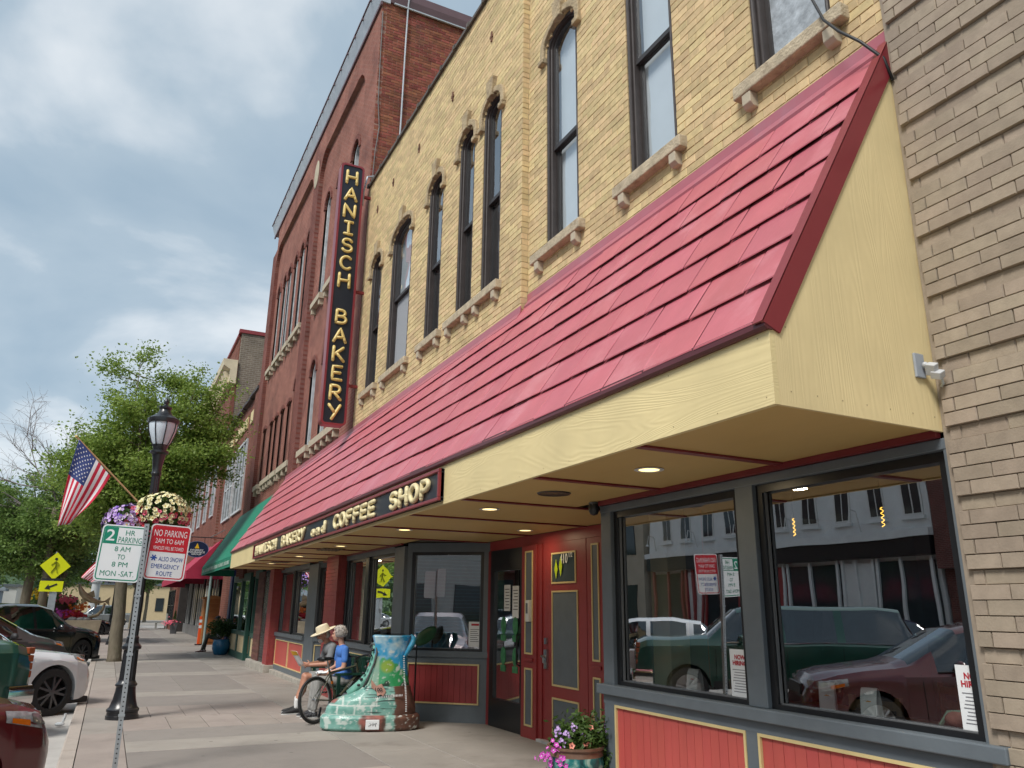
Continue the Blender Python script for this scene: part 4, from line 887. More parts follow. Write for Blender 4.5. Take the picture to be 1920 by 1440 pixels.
# ================================================================ the row beyond
def far_windows(root, X, spans, z0, z1, m, nl=2, depth=.1, cutback=True):
    for a, b in spans:
        mb = MB(); fw = .09
        for c, d, e, f in ((a,b,z0,z0+fw),(a,b,z1-fw,z1),(a,a+fw,z0+fw,z1-fw),(b-fw,b,z0+fw,z1-fw)): mb.box(X-.05, X+.05, c, d, e, f)
        for i in range(1, nl): y = a+(b-a)*i/nl; mb.box(X-.045, X+.05, y-fw/2, y+fw/2, z0+fw, z1-fw)
        mb.box(X-.03, X+.05, a+fw, b-fw, (z0+z1)/2-.03, (z0+z1)/2+.03)
        w = mb.build('window', m, root); mb = MB(); mb.add([(X+.0, b-fw, z0+fw), (X, b-fw, z1-fw), (X, a+fw, z1-fw), (X, a+fw, z0+fw)], [(0,1,2,3)]); mb.build('pane', m_winfar, w)
m_winfar = pm('far window glass', (.03,.04,.045), .06, .2)
m_lowbr = brickmat('low brick front', (.20,.066,.045), (.16,.05,.036), (.22,.13,.10), 1)
low = thing('low_brick_building', 'low dark red brick building with cream panels beside the tall red one', 'building', (4.4, 36, 0))
mb = MB(); mb.box(4.32, 15, 31.02, 42.0, 3.4, 10.0); mb.build('wall', m_lowbr, low)
for a, b in ((31.03, 31.9), (41.1, 42)):
    mb = MB(); mb.box(4.2, 4.318, a, b, 2.7, 10.25); mb.build('pilaster', m_lowbr, low)
mb = MB()
for i in range(11): mb.box(4.14, 4.7, 31.1+i*1.0, 32.08+i*1.0, 10.0+.04*(i%2), 10.12+.04*(i%2))
mb.build('coping', pm('dark coping', (.06,.05,.05), .7, .3), low, kind='stuff')
for a, b in ((32.4, 33.2), (34.0, 37.6), (38.4, 40.6)):
    mb = MB(); mb.box(4.27, 4.321, a, b, 8.95, 9.45); mb.build('panel', m_cream, low)
far_windows(low, 4.30, ((33.4, 36.2), (36.8, 39.6)), 5.4, 8.4, m_wwhite, 3)
cre = thing('cornice_building', 'brick building with bracketed cream cornice partly behind the street tree', 'building', (4.4, 52, 0))
m_sidegrey = brickmat('grey brown side brick', (.20,.165,.125), (.15,.12,.095), (.25,.22,.18), 0, bw=.30, bh=.11, mw=.018)
mb = MB(); mb.box(4.3, 4.5, 42.02, 64, 3.6, 14.0); mb.build('front_wall', m_lowbr, cre)
mb = MB(); mb.box(4.502, 18, 42.02, 42.3, 3.6, 15.9); mb.build('side_wall', m_sidegrey, cre); mb = MB(); mb.box(4.6, 18, 63.7, 64, 3.6, 15.3); mb.build('side_wall', m_sidegrey, cre)
mb = MB(); mb.box(4.45, 4.75, 42.31, 64, 14.0, 15.8); mb.box(4.302, 4.5, 42.0, 42.9, 2.6, 12.9); mb.build('parapet', m_lowbr, cre)
mb = MB(); mb.box(4.35, 18, 41.95, 42.36, 15.901, 16.1); mb.box(4.35, 4.8, 42.361, 64, 15.801, 15.95); mb.build('coping', pm('red coping', (.24,.035,.04), .5, .15), cre)
mb = MB(); mb.prism([(4.3, 13.0), (4.1, 13.05), (4.1, 13.75), (3.75, 13.95), (3.7, 14.3), (4.44, 14.3), (4.44, 13.0)], 41.9, 62, lambda u, w, a: (u, a, w)); cn = mb.build('cornice', pm('cream cornice paint', (.62,.53,.37), .6, .15, 2), cre)
for i in range(22):
    mb = MB(); y = 42.3+i*.9; mb.prism([(4.1, 13.1), (3.98, 13.1), (3.82, 13.7), (4.1, 13.7)], y, y+.3, lambda u, w, a: (u, a, w)); mb.build('bracket', MATS['cream cornice paint'], cn)
far_windows(cre, 4.28, ((44, 45.4), (47.5, 48.9), (51, 52.4), (54.5, 55.9), (58, 59.4)), 6.2, 9.8, m_wwhite, 1)
for y in (44.7, 48.2, 51.7, 55.2, 58.7):
    mb = MB(); mb.box(4.2, 4.31, y-.85, y+.85, 9.85, 10.5); mb.build('window_head', MATS['cream cornice paint'], cre)
# ground floors of the row
m_green = pm('dark green paint', (.02,.075,.055), .45, .12, 5); m_tan = pm('cream panel', (.58,.46,.27), .5, .08)
grn = thing('green_shopfront', 'green framed shopfront with cream panels under the green awning', 'shopfront', (4.3, 30, 0))
def gfront(y0, y1, x, gl=True):
    mb = MB(); z = gz(30)
    for a, b, c, d in ((y0,y1,z,z+.22),(y0,y1,z+.78,z+.92),(y0,y0+.12,z+.22,z+.78),(y1-.12,y1,z+.22,z+.78),(y0,y0+.10,z+.92,2.5),(y1-.10,y1,z+.92,2.5),(y0,y1,2.5,2.75)): mb.box(x, x+.12, a, b, c, d)
    f = mb.build('frame', m_green, grn); mb = MB(); mb.box(x+.03, x+.08, y0+.12, y1-.12, z+.22, z+.78); mb.build('panel', m_tan, f)
    mb = MB(); mb.box(x+.06, x+.07, y0+.1, y1-.1, z+.92, 2.5); mb.build('pane', m_glass, f)
gfront(26.0, 27.3, 4.22); gfront(28.6, 30.4, 4.25); gfront(30.42, 32.6, 4.25)
mb = MB(); z = gz(30)
for a, b, c, d in ((4.25,5.3,z,z+.22),(4.25,5.3,z+.78,z+.92),(4.25,4.37,z+.22,z+.78),(5.15,5.3,z+.22,z+.78),(4.25,4.37,z+.92,2.5),(5.15,5.3,z+.92,2.5),(4.25,5.3,2.5,2.75)): mb.box(a, b, 28.5, 28.59, c, d)
f = mb.build('frame', m_green, grn); mb = MB(); mb.box(4.37, 5.15, 28.53, 28.57, z+.22, z+.78); mb.build('panel', m_tan, f); mb = MB(); mb.box(4.37, 5.15, 28.54, 28.55, z+.92, 2.5); mb.build('pane', m_glass, f)
mb = MB(); mb.box(5.3, 5.4, 27.3, 28.5, z, 2.7); mb.build('door', m_black, grn)
mb = MB(); mb.box(4.23, 4.40, 33.0, 33.5, z, 3.0); mb.build('blue_post', pm('navy paint', (.012,.025,.09), .4), grn)
mb = MB(); mb.box(4.28, 4.5, 33.5, 36.4, z, 3.4); mb.build('brick_pier', m_lowbr, grn)
mb = MB(); mb.box(7, 7.1, 26, 36, z, 2.9); mb.box(4.35, 9, 26, 33, 2.86, 2.9); mb.box(4.5, 7, 32.62, 32.72, z, 2.8); mb.build('back_wall', m_wallin, grn)
def awning(name, label, y0, y1, xw, zw, xf, zf, val, m, marks=None, group=None):
    r = thing(name, label, 'awning', (xw, (y0+y1)/2, zf), group=group); n = 24
    mb = MB(); t = .015
    mb.grid(lambda u, v: (xw+(xf-xw)*v, y0+(y1-y0)*u, zw+(zf-zw)*v-.05*math.sin(PI*v)*(.6+.4*abs(math.sin(u*PI*4)))), n, 8); mb.build('canvas', m, r, smooth='all')
    mb = MB(); mb.grid(lambda u, v: (xf-.002+.006*math.sin(u*40), y0+(y1-y0)*u, zf-val*v), 40, 2); vl = mb.build('valance', m, r, smooth='all')
    for y in (y0, y1):
        mb = MB(); mb.add([(xw, y, zw), (xf, y, zf), (xf, y, zf-val), (xw, y, zf-val)], [(0,1,2,3)]); mb.build('side_cloth', m, r)
    mb = MB(); mb.tube([(xf+.02, y0, zf-val*.2), (xf+.02, y1, zf-val*.2)], .018, 6); mb.tube([(xf+.02, y0+.1, zf-.05), (xw, y0+.1, zf-.05)], .018, 6); mb.tube([(xf+.02, y1-.1, zf-.05), (xw, y1-.1, zf-.05)], .018, 6); mb.build('frame', m_metal, r, kind='stuff')
    if marks:
        mb = MB(); y = y0+.5
        while y < y1-.6:
            w = random.uniform(.08, .2); mb.box(xf-.016, xf-.010, y, y+w, zf-val*.72, zf-val*.34); y += w+random.uniform(.05,.22)
        mb.build('lettering', marks, vl, kind='stuff')
    return r
m_awng = pm('green canvas', (.010,.19,.115), .7, .1, 3, .2, 200); m_awnr = pm('crimson canvas', (.36,.018,.055), .7, .12, 3, .2, 200)
awning('green_awning', 'green canvas awning with pale lettering past the end of the red canopy', 23.95, 32.3, 4.18, 5.02, 3.0, 3.02, .30, m_awng, pm('pale lettering', (.32,.45,.38), .7))
awning('red_awning', 'crimson awning over the far shopfront behind the oval sign', 38.6, 47.5, 4.6, 4.9, 2.95, 3.15, .35, m_awnr)
awning('red_awning', 'smaller crimson awning farthest down the row of shops', 48.5, 60, 4.6, 4.6, 3.1, 3.2, .35, m_awnr)
far = thing('far_shopfront', 'dark windowed shopfront with white mullions under the crimson awnings', 'shopfront', (4.8, 50, 0))
mb = MB(); mb.box(5.0, 5.2, 36.4, 62, gz(50), 4.0); mb.box(4.45, 5.0, 61.5, 62, gz(50), 4); mb.box(4.4,5.2,36.4,63.9,3.5,3.62); mb.build('wall', m_dark, far)
m_wtrim = pm('white trim', (.6,.6,.58), .5, .1)
for i in range(15):
    y = 42.6 + i*1.22; mb = MB(); mb.box(4.88, 5.0, y, y+.12, gz(50)+.6, 3.4); mb.build('mullion', m_wtrim if i % 3 else m_black, far)
    mb = MB(); mb.box(4.92, 4.94, y+.12, y+1.22, gz(50)+.6, 3.4); mb.build('pane', m_winfar, far)
    mb = MB(); mb.box(4.84, 5.0, y, y+1.2, gz(50)-.05, gz(50)+.6); mb.build('bulkhead', pm('grey bulkhead', (.17,.165,.16), .7, .3, 3), far)
end = thing('end_building', 'plain brick building closing the row past the cream cornice', 'building', (4.6, 67, 0))
mb = MB(); mb.box(4.4, 18, 64.1, 72, -.2, 10.5); mb.build('wall', m_lowbr, end); far_windows(end, 4.38, ((65,66.3),(68.2,69.5)), 6, 8.6, m_wwhite, 1); far_windows(end, 4.38, ((65,68),(68.5,71.5)), .5, 2.8, m_black, 2)

# ================================================================ across the street
wht = thing('white_building', 'white painted building with tall sash windows across the street', 'building', (-23.6, 33, 0))
m_wpaint = pm('white painted brick', (.66,.68,.68), .6, .08, 2, .2, 60)
mb = MB(); mb.box(-34, -23.6, 22.7, 43.5, 5.1, 11.5); mb.box(-34,-23.9, 22.7, 43.5, -.1, 5.1); mb.build('wall', m_wpaint, wht)
mb = MB(); mb.box(-23.6, -23.15, 22.6, 43.6, 5.0, 5.35); mb.box(-23.6, -23.0, 22.6, 43.6, 11.1, 11.7); mb.build('cornice', m_wpaint, wht)
for i in range(10):
    y = 23.0 + i*2.02; mb = MB(); mb.box(-23.6, -23.54, y, y+.95, 6.0, 8.8); w = mb.build('window', m_wtrim, wht)
    mb = MB(); mb.box(-23.538, -23.53, y+.08, y+.44, 6.1, 8.7); mb.build('pane', m_winfar, w); mb = MB(); mb.box(-23.538, -23.53, y+.51, y+.87, 6.1, 8.7); mb.build('pane', m_winfar, w)
    mb = MB(); mb.box(-23.6, -23.4, y-.1, y+1.05, 5.82, 5.98); mb.build('sill', m_wpaint, w)
    if i % 2: mb = MB(); mb.tube([(-23.55, y+1.5, 5.5), (-23.3, y+1.5, 6.4), (-22.9, y+1.5, 6.5), (-22.8, y+1.5, 6.0)], .03, 6); mb.lathe([(.03,0),(.14,-.18)], 10, (-22.8,y+1.5,6.0)); mb.build('goose_neck_lamp', m_wtrim, wht)
mb = MB(); mb.box(-23.9, -23.3, 22.7, 43.5, 4.2, 5.0); mb.build('shop_frieze', m_black, wht)
for a, b, k in ((22.9,26,'g'),(26.1,28.0,'d'),(28.2,31.5,'g'),(31.7,35,'r'),(35.2,38.4,'g'),(38.6,40,'d'),(40.2,43.2,'g')):
    mb = MB(); mb.box(-23.9, -23.72, a, b, .5 if k != 'd' else 0, 4.0); w = mb.build('shop_window', {'g': m_winfar, 'd': m_wpaint, 'r': m_reddoor}[k], wht)
    for y in (a, (a+b)/2, b-.15): mb = MB(); mb.box(-23.72, -23.6, y, y+.15, 0, 4.15); mb.build('pilaster', m_wpaint if y < 34 else m_reddoor, w)
oppb = thing('facing_brick_building', 'red brick shop building across the street beside the white one', 'building', (-23.6, 12, 0))
mb = MB(); mb.box(-34, -23.5, 4, 22.6, 3.6, 10.5); mb.box(-34, -24, 4, 22.6, -.1, 3.6); mb.build('wall', brickmat('facing brick', (.16,.05,.045), (.12,.04,.035), (.2,.14,.12), 1), oppb)
for i in range(6):
    y = 5 + i*2.9; mb = MB(); mb.box(-23.5, -23.44, y, y+1.2, 5.4, 8.0); mb.build('window', m_winfar, oppb); mb = MB(); mb.box(-24, -23.8, y-.2, y+2.0, .6, 3.2); mb.build('shop_window', m_winfar, oppb)
opp2 = thing('facing_tan_building', 'tan stone building across the street farther up', 'building', (-23.6, 54, 0))
mb = MB(); mb.box(-36, -23.4, 44, 66, -.1, 9.5); mb.build('wall', pm('tan stone', (.40,.35,.27), .8, .15, 1), opp2)
for i in range(7):
    for z in (1, 5.4): mb = MB(); mb.box(-23.4, -23.34, 45+i*3, 46.6+i*3, z, z+2.4); mb.build('window', m_winfar, opp2)
opp3 = thing('facing_grey_building', 'low grey building across the street behind the camera', 'building', (-23.6, -12, 0))
mb = MB(); mb.box(-34, -23.5, -30, 3.8, -.1, 8.2); mb.build('wall', pm('grey render', (.34,.34,.33), .8, .15, 1), opp3)
for i in range(9):
    for z in (.8, 4.9): mb = MB(); mb.box(-23.5, -23.44, -29+i*3.6, -26.8+i*3.6, z, z+2.2); mb.build('window', m_winfar, opp3)

# ================================================================ signs
m_signblk = pm('sign black', (.010,.013,.022), .4, .15, 3)
m_gold = pm('cream gold letters', (.72,.55,.20), .4, .08, 8)
m_ivory = pm('ivory letters', (.74,.63,.36), .4, .06, 8)
def rrect(hw, hh, r, n=5):
    p = []
    for cx, cy, a0 in ((hw-r, hh-r, 0), (-hw+r, hh-r, 90), (-hw+r, -hh+r, 180), (hw-r, -hh+r, 270)):
        for i in range(n+1): t = math.radians(a0+90*i/n); p.append((cx+r*math.cos(t), cy+r*math.sin(t)))
    return p
def letter(ch, h, wscale, thick, fn, flat=.5):
    """one routed letter from round strokes; fn(u,v) -> point"""
    w, strokes = STROKE[ch]; mb = MB()
    for s in strokes:
        pts = []
        for (x0, y0), (x1, y1) in zip(s, s[1:]):
            n = max(1, int(math.hypot(x1-x0, y1-y0)/.2)); pts += [(x0+(x1-x0)*i/n, y0+(y1-y0)*i/n) for i in range(n)]
        pts.append(s[-1]); closed = math.hypot(s[0][0]-s[-1][0], s[0][1]-s[-1][1]) < .02
        if closed: pts = pts[:-1]
        P = [fn((x-w/2)*h*wscale, (y-.5)*h) for x, y in pts]
        mb.tube(P, thick, 8, True, closed=closed)
        if not closed:
            for e in (P[0], P[-1]): mb.ell(e, thick, 8, 6)
    return mb
blade = thing('blade_sign', 'tall black vertical sign reading HANISCH BAKERY in yellow letters', 'sign', (4.2, 16.05, 5.3))
bc, bz0, bz1, bw = 3.71, 5.30, 11.52, .27
hh = (bz1-bz0)/2; zc = (bz1+bz0)/2
mb = MB(); mb.prism(rrect(bw, hh, .09), 15.90, 16.14, lambda u, w, a: (bc+u, a, zc+w)); mb.build('box', m_rake, blade)
o_ = rrect(bw, hh, .09); i_ = rrect(bw-.045, hh-.045, .06)
mb = MB(); arch_band(mb, o_+[o_[0]], i_+[i_[0]], 15.875, 15.905, fn=lambda u, z, x: (bc+u, x, zc+z)); mb.build('frame', m_rake, blade)
mb = MB(); mb.prism(rrect(bw-.04, hh-.04, .06), 15.893, 15.90, lambda u, w, a: (bc+u, a, zc+w)); fb = mb.build('face', m_signblk, blade)
txt = 'HANISCH BAKERY'; step = (bz1-bz0-.62)/(len(txt)-1)
for i, ch in enumerate(txt):
    if ch == ' ': continue
    z = bz1-.34-i*step; letter(ch, .30, 1.12, .034, lambda u, v, z=z: (bc+.0+u, 15.885, z+v)).build('letter', m_gold, blade, smooth='all')
for z in (6.2, 8.4, 10.8):
    mb = MB(); mb.box(bc+bw, 4.21, 15.99, 16.05, z, z+.06); mb.build('arm', m_rake, blade)
mb = MB(); mb.tube([(4.9, 16.12, 11.45), (4.3, 16.1, 11.5), (4.1, 16.05, 11.4), (4.03, 16.0, 11.0), (4.02, 16.0, 10.6)], .02, 6); mb.build('conduit', m_metal, blade)
# fascia sign
fs_ = thing('fascia_sign', 'long black sign reading HANISCH BAKERY and COFFEE SHOP on the yellow fascia', 'sign', (2.9, 13.3, 2.85))
SY0, SY1, SZ0, SZ1, SX = 7.43, 19.3, 2.672, 3.005, EX-.001
mb = MB(); mb.box(SX-.035, SX, SY0, SY1, SZ0, SZ1); mb.build('board', m_signblk, fs_)
mb = MB(); t = .035
for a, b, c, d in ((SY0,SY1,SZ1-t,SZ1),(SY0,SY1,SZ0,SZ0+t),(SY0,SY0+t,SZ0+t,SZ1-t),(SY1-t,SY1,SZ0+t,SZ1-t)): mb.box(SX-.065, SX-.001, a, b, c, d)
mb.build('frame', m_rake, fs_, bevel=.006)
for word, ya, yb, hgt, base in (('HANISCH', 18.95, 16.35, .245, 0), ('BAKERY', 15.85, 13.75, .245, 0), ('and', 13.30, 12.2, .22, -.01), ('COFFEE', 11.78, 9.62, .245, 0), ('SHOP', 9.08, 7.66, .245, 0)):
    n = len(word); pitch = (ya-yb)/n; zc_ = (SZ0+SZ1)/2+base
    for i, ch in enumerate(word):
        yc = ya - pitch*(i+.5); wd = STROKE[ch][0]; ws = min(1.5, pitch*.74/(wd*hgt))
        letter(ch, hgt-.07, ws*hgt/(hgt-.07)*.95, .03, lambda u, v, yc=yc: (SX-.052, yc-u, zc_+v)).build('letter', m_ivory, fs_, smooth='all')
# parking signs on a perforated post
m_galv = pm('galvanised steel', (.40,.43,.45), .38, .15, 6, metal=.55)
m_sgn = pm('white sign sheet', (.70,.72,.73), .35, .03); m_sgreen = pm('sign green', (.0,.20,.115), .35, .05); m_sred = pm('sign red', (.50,.008,.022), .35, .05); m_sblue = pm('sign blue', (.01,.06,.30), .4, .05)
PB = Vector((.285, 9.6, gz(9.6))); PT = Vector((.262, 9.56, 2.47))
pst = thing('sign_post', 'leaning galvanised post with rows of punched holes beside the kerb', 'post', PB)
pdir = (PT-PB).normalized()
def postfn(s, u, d): return PB + pdir*s + Vector((u, d, 0))
mb = MB(); LL = (PT-PB).length; w = .024
mb.add([postfn(s, u, d) for s in (-.06, LL) for u, d in ((-w,-w),(w,-w),(w,w),(-w,w))], [(0,1,5,4),(1,2,6,5),(2,3,7,6),(3,0,4,7),(3,2,1,0),(4,5,6,7)]); mb.build('tube', m_galv, pst)
mb = MB(); s = .1
while s < LL-.02:
    mb.add([postfn(s+.0075*math.sin(2*PI*i/8), .0075*math.cos(2*PI*i/8), -w-.0012) for i in range(8)], [tuple(range(8))]); s += .045
mb.build('hole', pm('hole shade', (.012,.012,.013), .9), pst, kind='stuff')
for s in (.55, 1.15, 1.75):
    mb = MB(); mb.obox(postfn(s, 0, 0), (.062, .062, .02)); mb.build('clip', m_galv, pst)
def plate(name, label, c, yaw, roll, hw, hh, border):
    r = thing(name, label, 'sign', c); M = rotz(yaw) @ roty(roll)
    fn = lambda u, v, d=0: Vector(c) + M @ Vector((u, -d, v))
    mb = MB(); mb.prism(rrect(hw, hh, .045), -.002, .0025, lambda u, w, a: fn(u, w, a)); mb.build('plate', m_sgn, r)
    mb = MB(); o_ = rrect(hw-.014, hh-.014, .036); i_ = rrect(hw-.026, hh-.026, .026)
    arch_band(mb, o_+[o_[0]], i_+[i_[0]], .0034, .0026, fn=lambda u, z, x: fn(u, z, x)); mb.build('border', border, r)
    return r, fn
pl1, f1 = plate('parking_sign', 'white and green two hour parking sign on the leaning post', (.045, 9.60, 2.145), math.radians(-9), math.radians(2.5), .226, .30, m_sgreen)
def wr(mb, s, h, wd, f, u, v, **k): put_text(mb, s, h, wd, lambda a, b: f(u+a, v+b, .0042), **k)
mb = MB(); mb.prism([(-.198,.272),(-.198,.105),(-.065,.105),(-.065,.272)], .0028, .0038, lambda u, w, a: f1(u, w, a)); mb.add([f1(u, v, .0036) for u, v in ((-.198,.096),(.198,.096),(.198,.105),(-.198,.105))], [(0,1,2,3)]); mb.build('green_field', m_sgreen, pl1)
mb = MB(); wr(mb, '2', .12, .085, f1, -.133, .188, bold=.01); mb.build('numeral', m_sgn, pl1)
mb = MB()
for s, h, wd, u, v in (('HR', .055, .095, .06, .222), ('PARKING', .062, .235, .068, .145), ('8 AM', .052, .155, .01, .045), ('TO', .052, .075, .01, -.038), ('8 PM', .052, .155, .01, -.118), ('MON -SAT.', .056, .335, .0, -.215)): wr(mb, s, h, wd, f1, u, v, bold=0.0)
mb.build('lettering', m_sgreen, pl1)
pl2, f2 = plate('parking_sign', 'red and white no parking snow emergency sign on the leaning post', (.512, 9.60, 2.175), math.radians(6), math.radians(2.5), .212, .30, m_sred)
mb = MB(); mb.prism([(-.186,.0),(.186,.0)] + [p for p in rrect(.186, .273, .026) if p[1] > 0], .0028, .0038, lambda u, w, a: f2(u, w, a)); mb.build('red_field', m_sred, pl2)
mb = MB()
for s, h, wd, v in (('NO PARKING', .072, .345, .205), ('2AM TO 6AM', .052, .295, .118), ('VEHICLES WILL BE TOWED', .038, .32, .042)): mb = MB(); wr(mb, s, h, wd, f2, 0, v, bold=0.0); mb.build('lettering', m_sgn, pl2)
mb = MB()
for s, h, wd, u, v in (('ALSO SNOW', .048, .255, .045, -.075), ('EMERGENCY', .048, .29, 0, -.155), ('ROUTE', .048, .16, 0, -.232)): mb = MB(); wr(mb, s, h, wd, f2, u, v, bold=0.0); mb.build('lettering', m_sblue, pl2)
mb = MB()
for k in range(3):
    a = PI*k/3; c_ = (-.135, -.068); dx, dy = math.cos(a)*.034, math.sin(a)*.034; nx, ny = -math.sin(a)*.007, math.cos(a)*.007
    mb.add([f2(c_[0]+sx*dx+sn*nx, c_[1]+sx*dy+sn*ny, .0042+k*.0003) for sx, sn in ((-1,-1),(1,-1),(1,1),(-1,1))], [(0,1,2,3)])
mb.build('asterisk', m_sblue, pl2)
# crossing sign and arrow on a pole
ped = thing('crossing_sign', 'yellow diamond pedestrian crossing sign with arrow plate below', 'sign', (-1.95, 34, gz(34)))
m_yel = pm('fluorescent yellow green', (.72,.75,.0), .45, .04)
mb = MB(); mb.tube([(-1.92, 34.03, gz(34)-.14), (-1.98, 34.03, 3.5)], .035, 8); mb.build('pole', m_galv, ped)
mb = MB(); mb.box(-2.0, -1.76, 34.0, 34.03, gz(34)+.9, 2.05); mb.build('plate_back', m_galv, ped)
c = (-1.955, 33.97, 2.98); q = .50
mb = MB(); mb.prism([(0,-q),(q,0),(0,q),(-q,0)], 33.965, 33.98, lambda u, w, a: (c[0]+u, a, c[2]+w)); mb.build('diamond', m_yel, ped)
mb = MB(); Y = 33.958
mb.lathe([(.001,0),(.05,.001)], 12, (c[0], Y, c[2]+.25), rotx(PI/2))
for pts, r in (([(0,.17),(.01,-.02)], .055), ([(0,.17),(-.14,.03)], .022), ([(0,.17),(.10,.09),(.10,-.02)], .022), ([(.01,-.02),(-.12,-.24)], .03), ([(.01,-.02),(.06,-.14),(.09,-.25)], .03)):
    mb.tube([(c[0]+u, Y, c[2]+v) for u, v in pts], r, 6, flat=.1)
mb.build('walker', m_black, ped)
mb = MB(); mb.box(-2.36, -1.60, 33.965, 33.98, 2.06, 2.44); mb.build('arrow_plate', m_yel, ped)
mb = MB(); ac = (-1.98, 2.25)
ca, sa = math.cos(math.radians(205)), math.sin(math.radians(205))
arr = [(-.2,-.03),(.06,-.03),(.06,-.1),(.22,0),(.06,.1),(.06,.03),(-.2,.03)]
mb.prism([(ac[0]+u*ca-v*sa, ac[1]+u*sa+v*ca) for u, v in arr], 33.955, 33.964, lambda u, w, a: (u, a, w)); mb.build('arrow', m_black, ped)
mb = MB(); mb.box(-2.3, -1.66, 33.96, 34.0, 2.47, 2.53); mb.build('beacon_bar', m_black, ped)
# oval hanging sign
ov = thing('oval_sign', 'dark blue oval hanging sign reading SYNERGY INSURANCE GROUP', 'sign', (3.2, 38, 4.05))
oc = (3.21, 38.0, 4.06)
mb = MB(); mb.lathe([(.001,-.03),(.5,-.03),(.5,.03),(.001,.03)], 32, oc, rotx(PI/2) @ Matrix(((1,0,0),(0,.72,0),(0,0,1)))); mb.build('disc', pm('navy sign', (.008,.018,.06), .35), ov)
mb = MB(); o_ = [(.5*math.cos(2*PI*i/40), .36*math.sin(2*PI*i/40)) for i in range(41)]; i_ = [(u*.95, w*.94) for u, w in o_]; arch_band(mb, o_, i_, 37.955, 37.97, fn=lambda u, z, x: (oc[0]+u, x, oc[2]+z)); mb.build('rim', pm('sign rim blue', (.10,.15,.28), .4), ov)
mb = MB(); mb.prism([(-.10,.04),(.10,.04),(.0,.27)], 37.955, 37.966, lambda u, w, a: (oc[0]+u, a, oc[2]+w)); mb.build('emblem', pm('gold emblem', (.75,.45,.02), .4), ov)
mb = MB()
for s, v, wd in (('SYNERGY', -.035, .56), ('INSURANCE', -.125, .70), ('GROUP', -.215, .42)): put_text(mb, s, .075, wd, lambda a, b: (oc[0]+a, 37.96, oc[2]+v+b), bold=.02)
mb.build('lettering', m_sgn, ov)
mb = MB(); mb.tube([(4.35, 38, 4.6), (2.75, 38, 4.6)], .025, 6); mb.tube([(2.95, 38, 4.6), (2.95, 38, 4.35)], .012, 5); mb.tube([(3.5, 38, 4.6), (3.5, 38, 4.35)], .012, 5); mb.tube([(4.35, 38, 5.0), (3.7, 38, 4.6)], .02, 6); mb.build('bracket', m_black, ov, kind='stuff')
pole = thing('support_pole', 'slim grey green pole standing beside the wooden cabinet', 'pole', (4.0, 38.4, gz(38)))
mb = MB(); mb.tube([(4.0, 38.4, gz(38)), (4.0, 38.4, 3.55)], .06, 10); mb.build('shaft', pm('pale green metal', (.22,.29,.28), .4), pole, smooth=40)
mb = MB(); mb.box(3.9, 4.1, 38.3, 38.5, gz(38), gz(38)+.03); mb.build('base_plate', m_galv, pole)
# wall fixture on the canopy's end panel, cable, dome camera
fx = thing('wall_fixture', 'grey sensor fixture on a square plate on the yellow end panel', 'fixture', (4.10, 2.83, 3.03))
mb = MB(); mb.box(4.062, 4.145, 2.822, 2.838, 2.945, 3.095); mb.build('plate', pm('grey cover plate', (.33,.36,.40), .4), fx, bevel=.004)
mb = MB(); mb.ell((4.115, 2.80, 3.02), .018, 10, 8); mb.obox((4.135, 2.775, 2.99), (.05,.055,.07), roty(-.5) @ rotx(.4)); mb.obox((4.152, 2.755, 2.955), (.058,.06,.045), roty(-.5) @ rotx(.4)); mb.build('sensor', pm('pale grey plastic', (.50,.51,.52), .45), fx, bevel=.006)
mb = MB(); mb.tube([(4.168, 2.745, 2.93), (4.18, 2.75, 2.90), (4.19, 2.77, 2.89)], .008, 6); mb.build('lead', m_galv, fx)
cb = thing('overhead_cable', 'black cable drooping from the stone sill to the brown wall', 'cable', (4.2, 3.0, 5.6))
mb = MB(); mb.tube([(4.28, 3.42, 6.6), (4.22, 3.36, 6.15), (4.14, 3.22, 5.82), (4.10, 3.08, 5.60), (4.11, 2.93, 5.40), (4.19, 2.83, 5.22), (4.23, 2.815, 5.05)], .011, 6); mb.build('wire', pm('black cable', (.015,.015,.016), .5), cb, smooth='all')
dc = thing('dome_camera', 'small dark dome camera at the corner of the near window bay', 'camera', (4.22, 6.54, 2.6))
mb = MB(); mb.lathe([(.05,.04),(.055,.0),(.05,-.03),(.035,-.06),(.001,-.072)], 14, (4.20, 6.57, 2.585)); mb.build('dome', m_black, dc, smooth=True); mb = MB(); mb.box(4.16, 4.25, 6.535, 6.60, 2.615, 2.645); mb.build('mount', m_grey, dc)

# ================================================================ plants: leaves and flowers
def leaf_mesh(pts, size, rng, aspect=.5, droop=0.0, shape=4):
    """one small folded leaf per point"""
    n = len(pts); P = np.asarray(pts, float)
    d = rng.normal(size=(n,3)); d[:,2] = d[:,2]*.7 - droop; d /= np.linalg.norm(d, axis=1)[:,None]
    u = rng.normal(size=(n,3)); s = np.cross(d, u); s /= np.linalg.norm(s, axis=1)[:,None]
    L = size*(.6+.8*rng.random(n))[:,None]; w = L*aspect*.5
    V = np.stack([P-d*L*.5, P+s*w, P+d*L*.5, P-s*w], 1).reshape(-1,3)
    F = (np.arange(n)[:,None]*4 + np.arange(4)).tolist()
    return V, F
def np_obj(name, V, F, mat, parent=None, smooth=False, kind=None):
    off = np.array(wloc(parent)) if parent is not None else np.zeros(3)
    me = bpy.data.meshes.new(name); me.from_pydata((np.asarray(V)-off).tolist(), [], F); me.materials.append(mat)
    o = bpy.data.objects.new(name, me); COL.objects.link(o)
    if parent is not None: o.parent = parent
    if kind: o['kind'] = kind
    return o
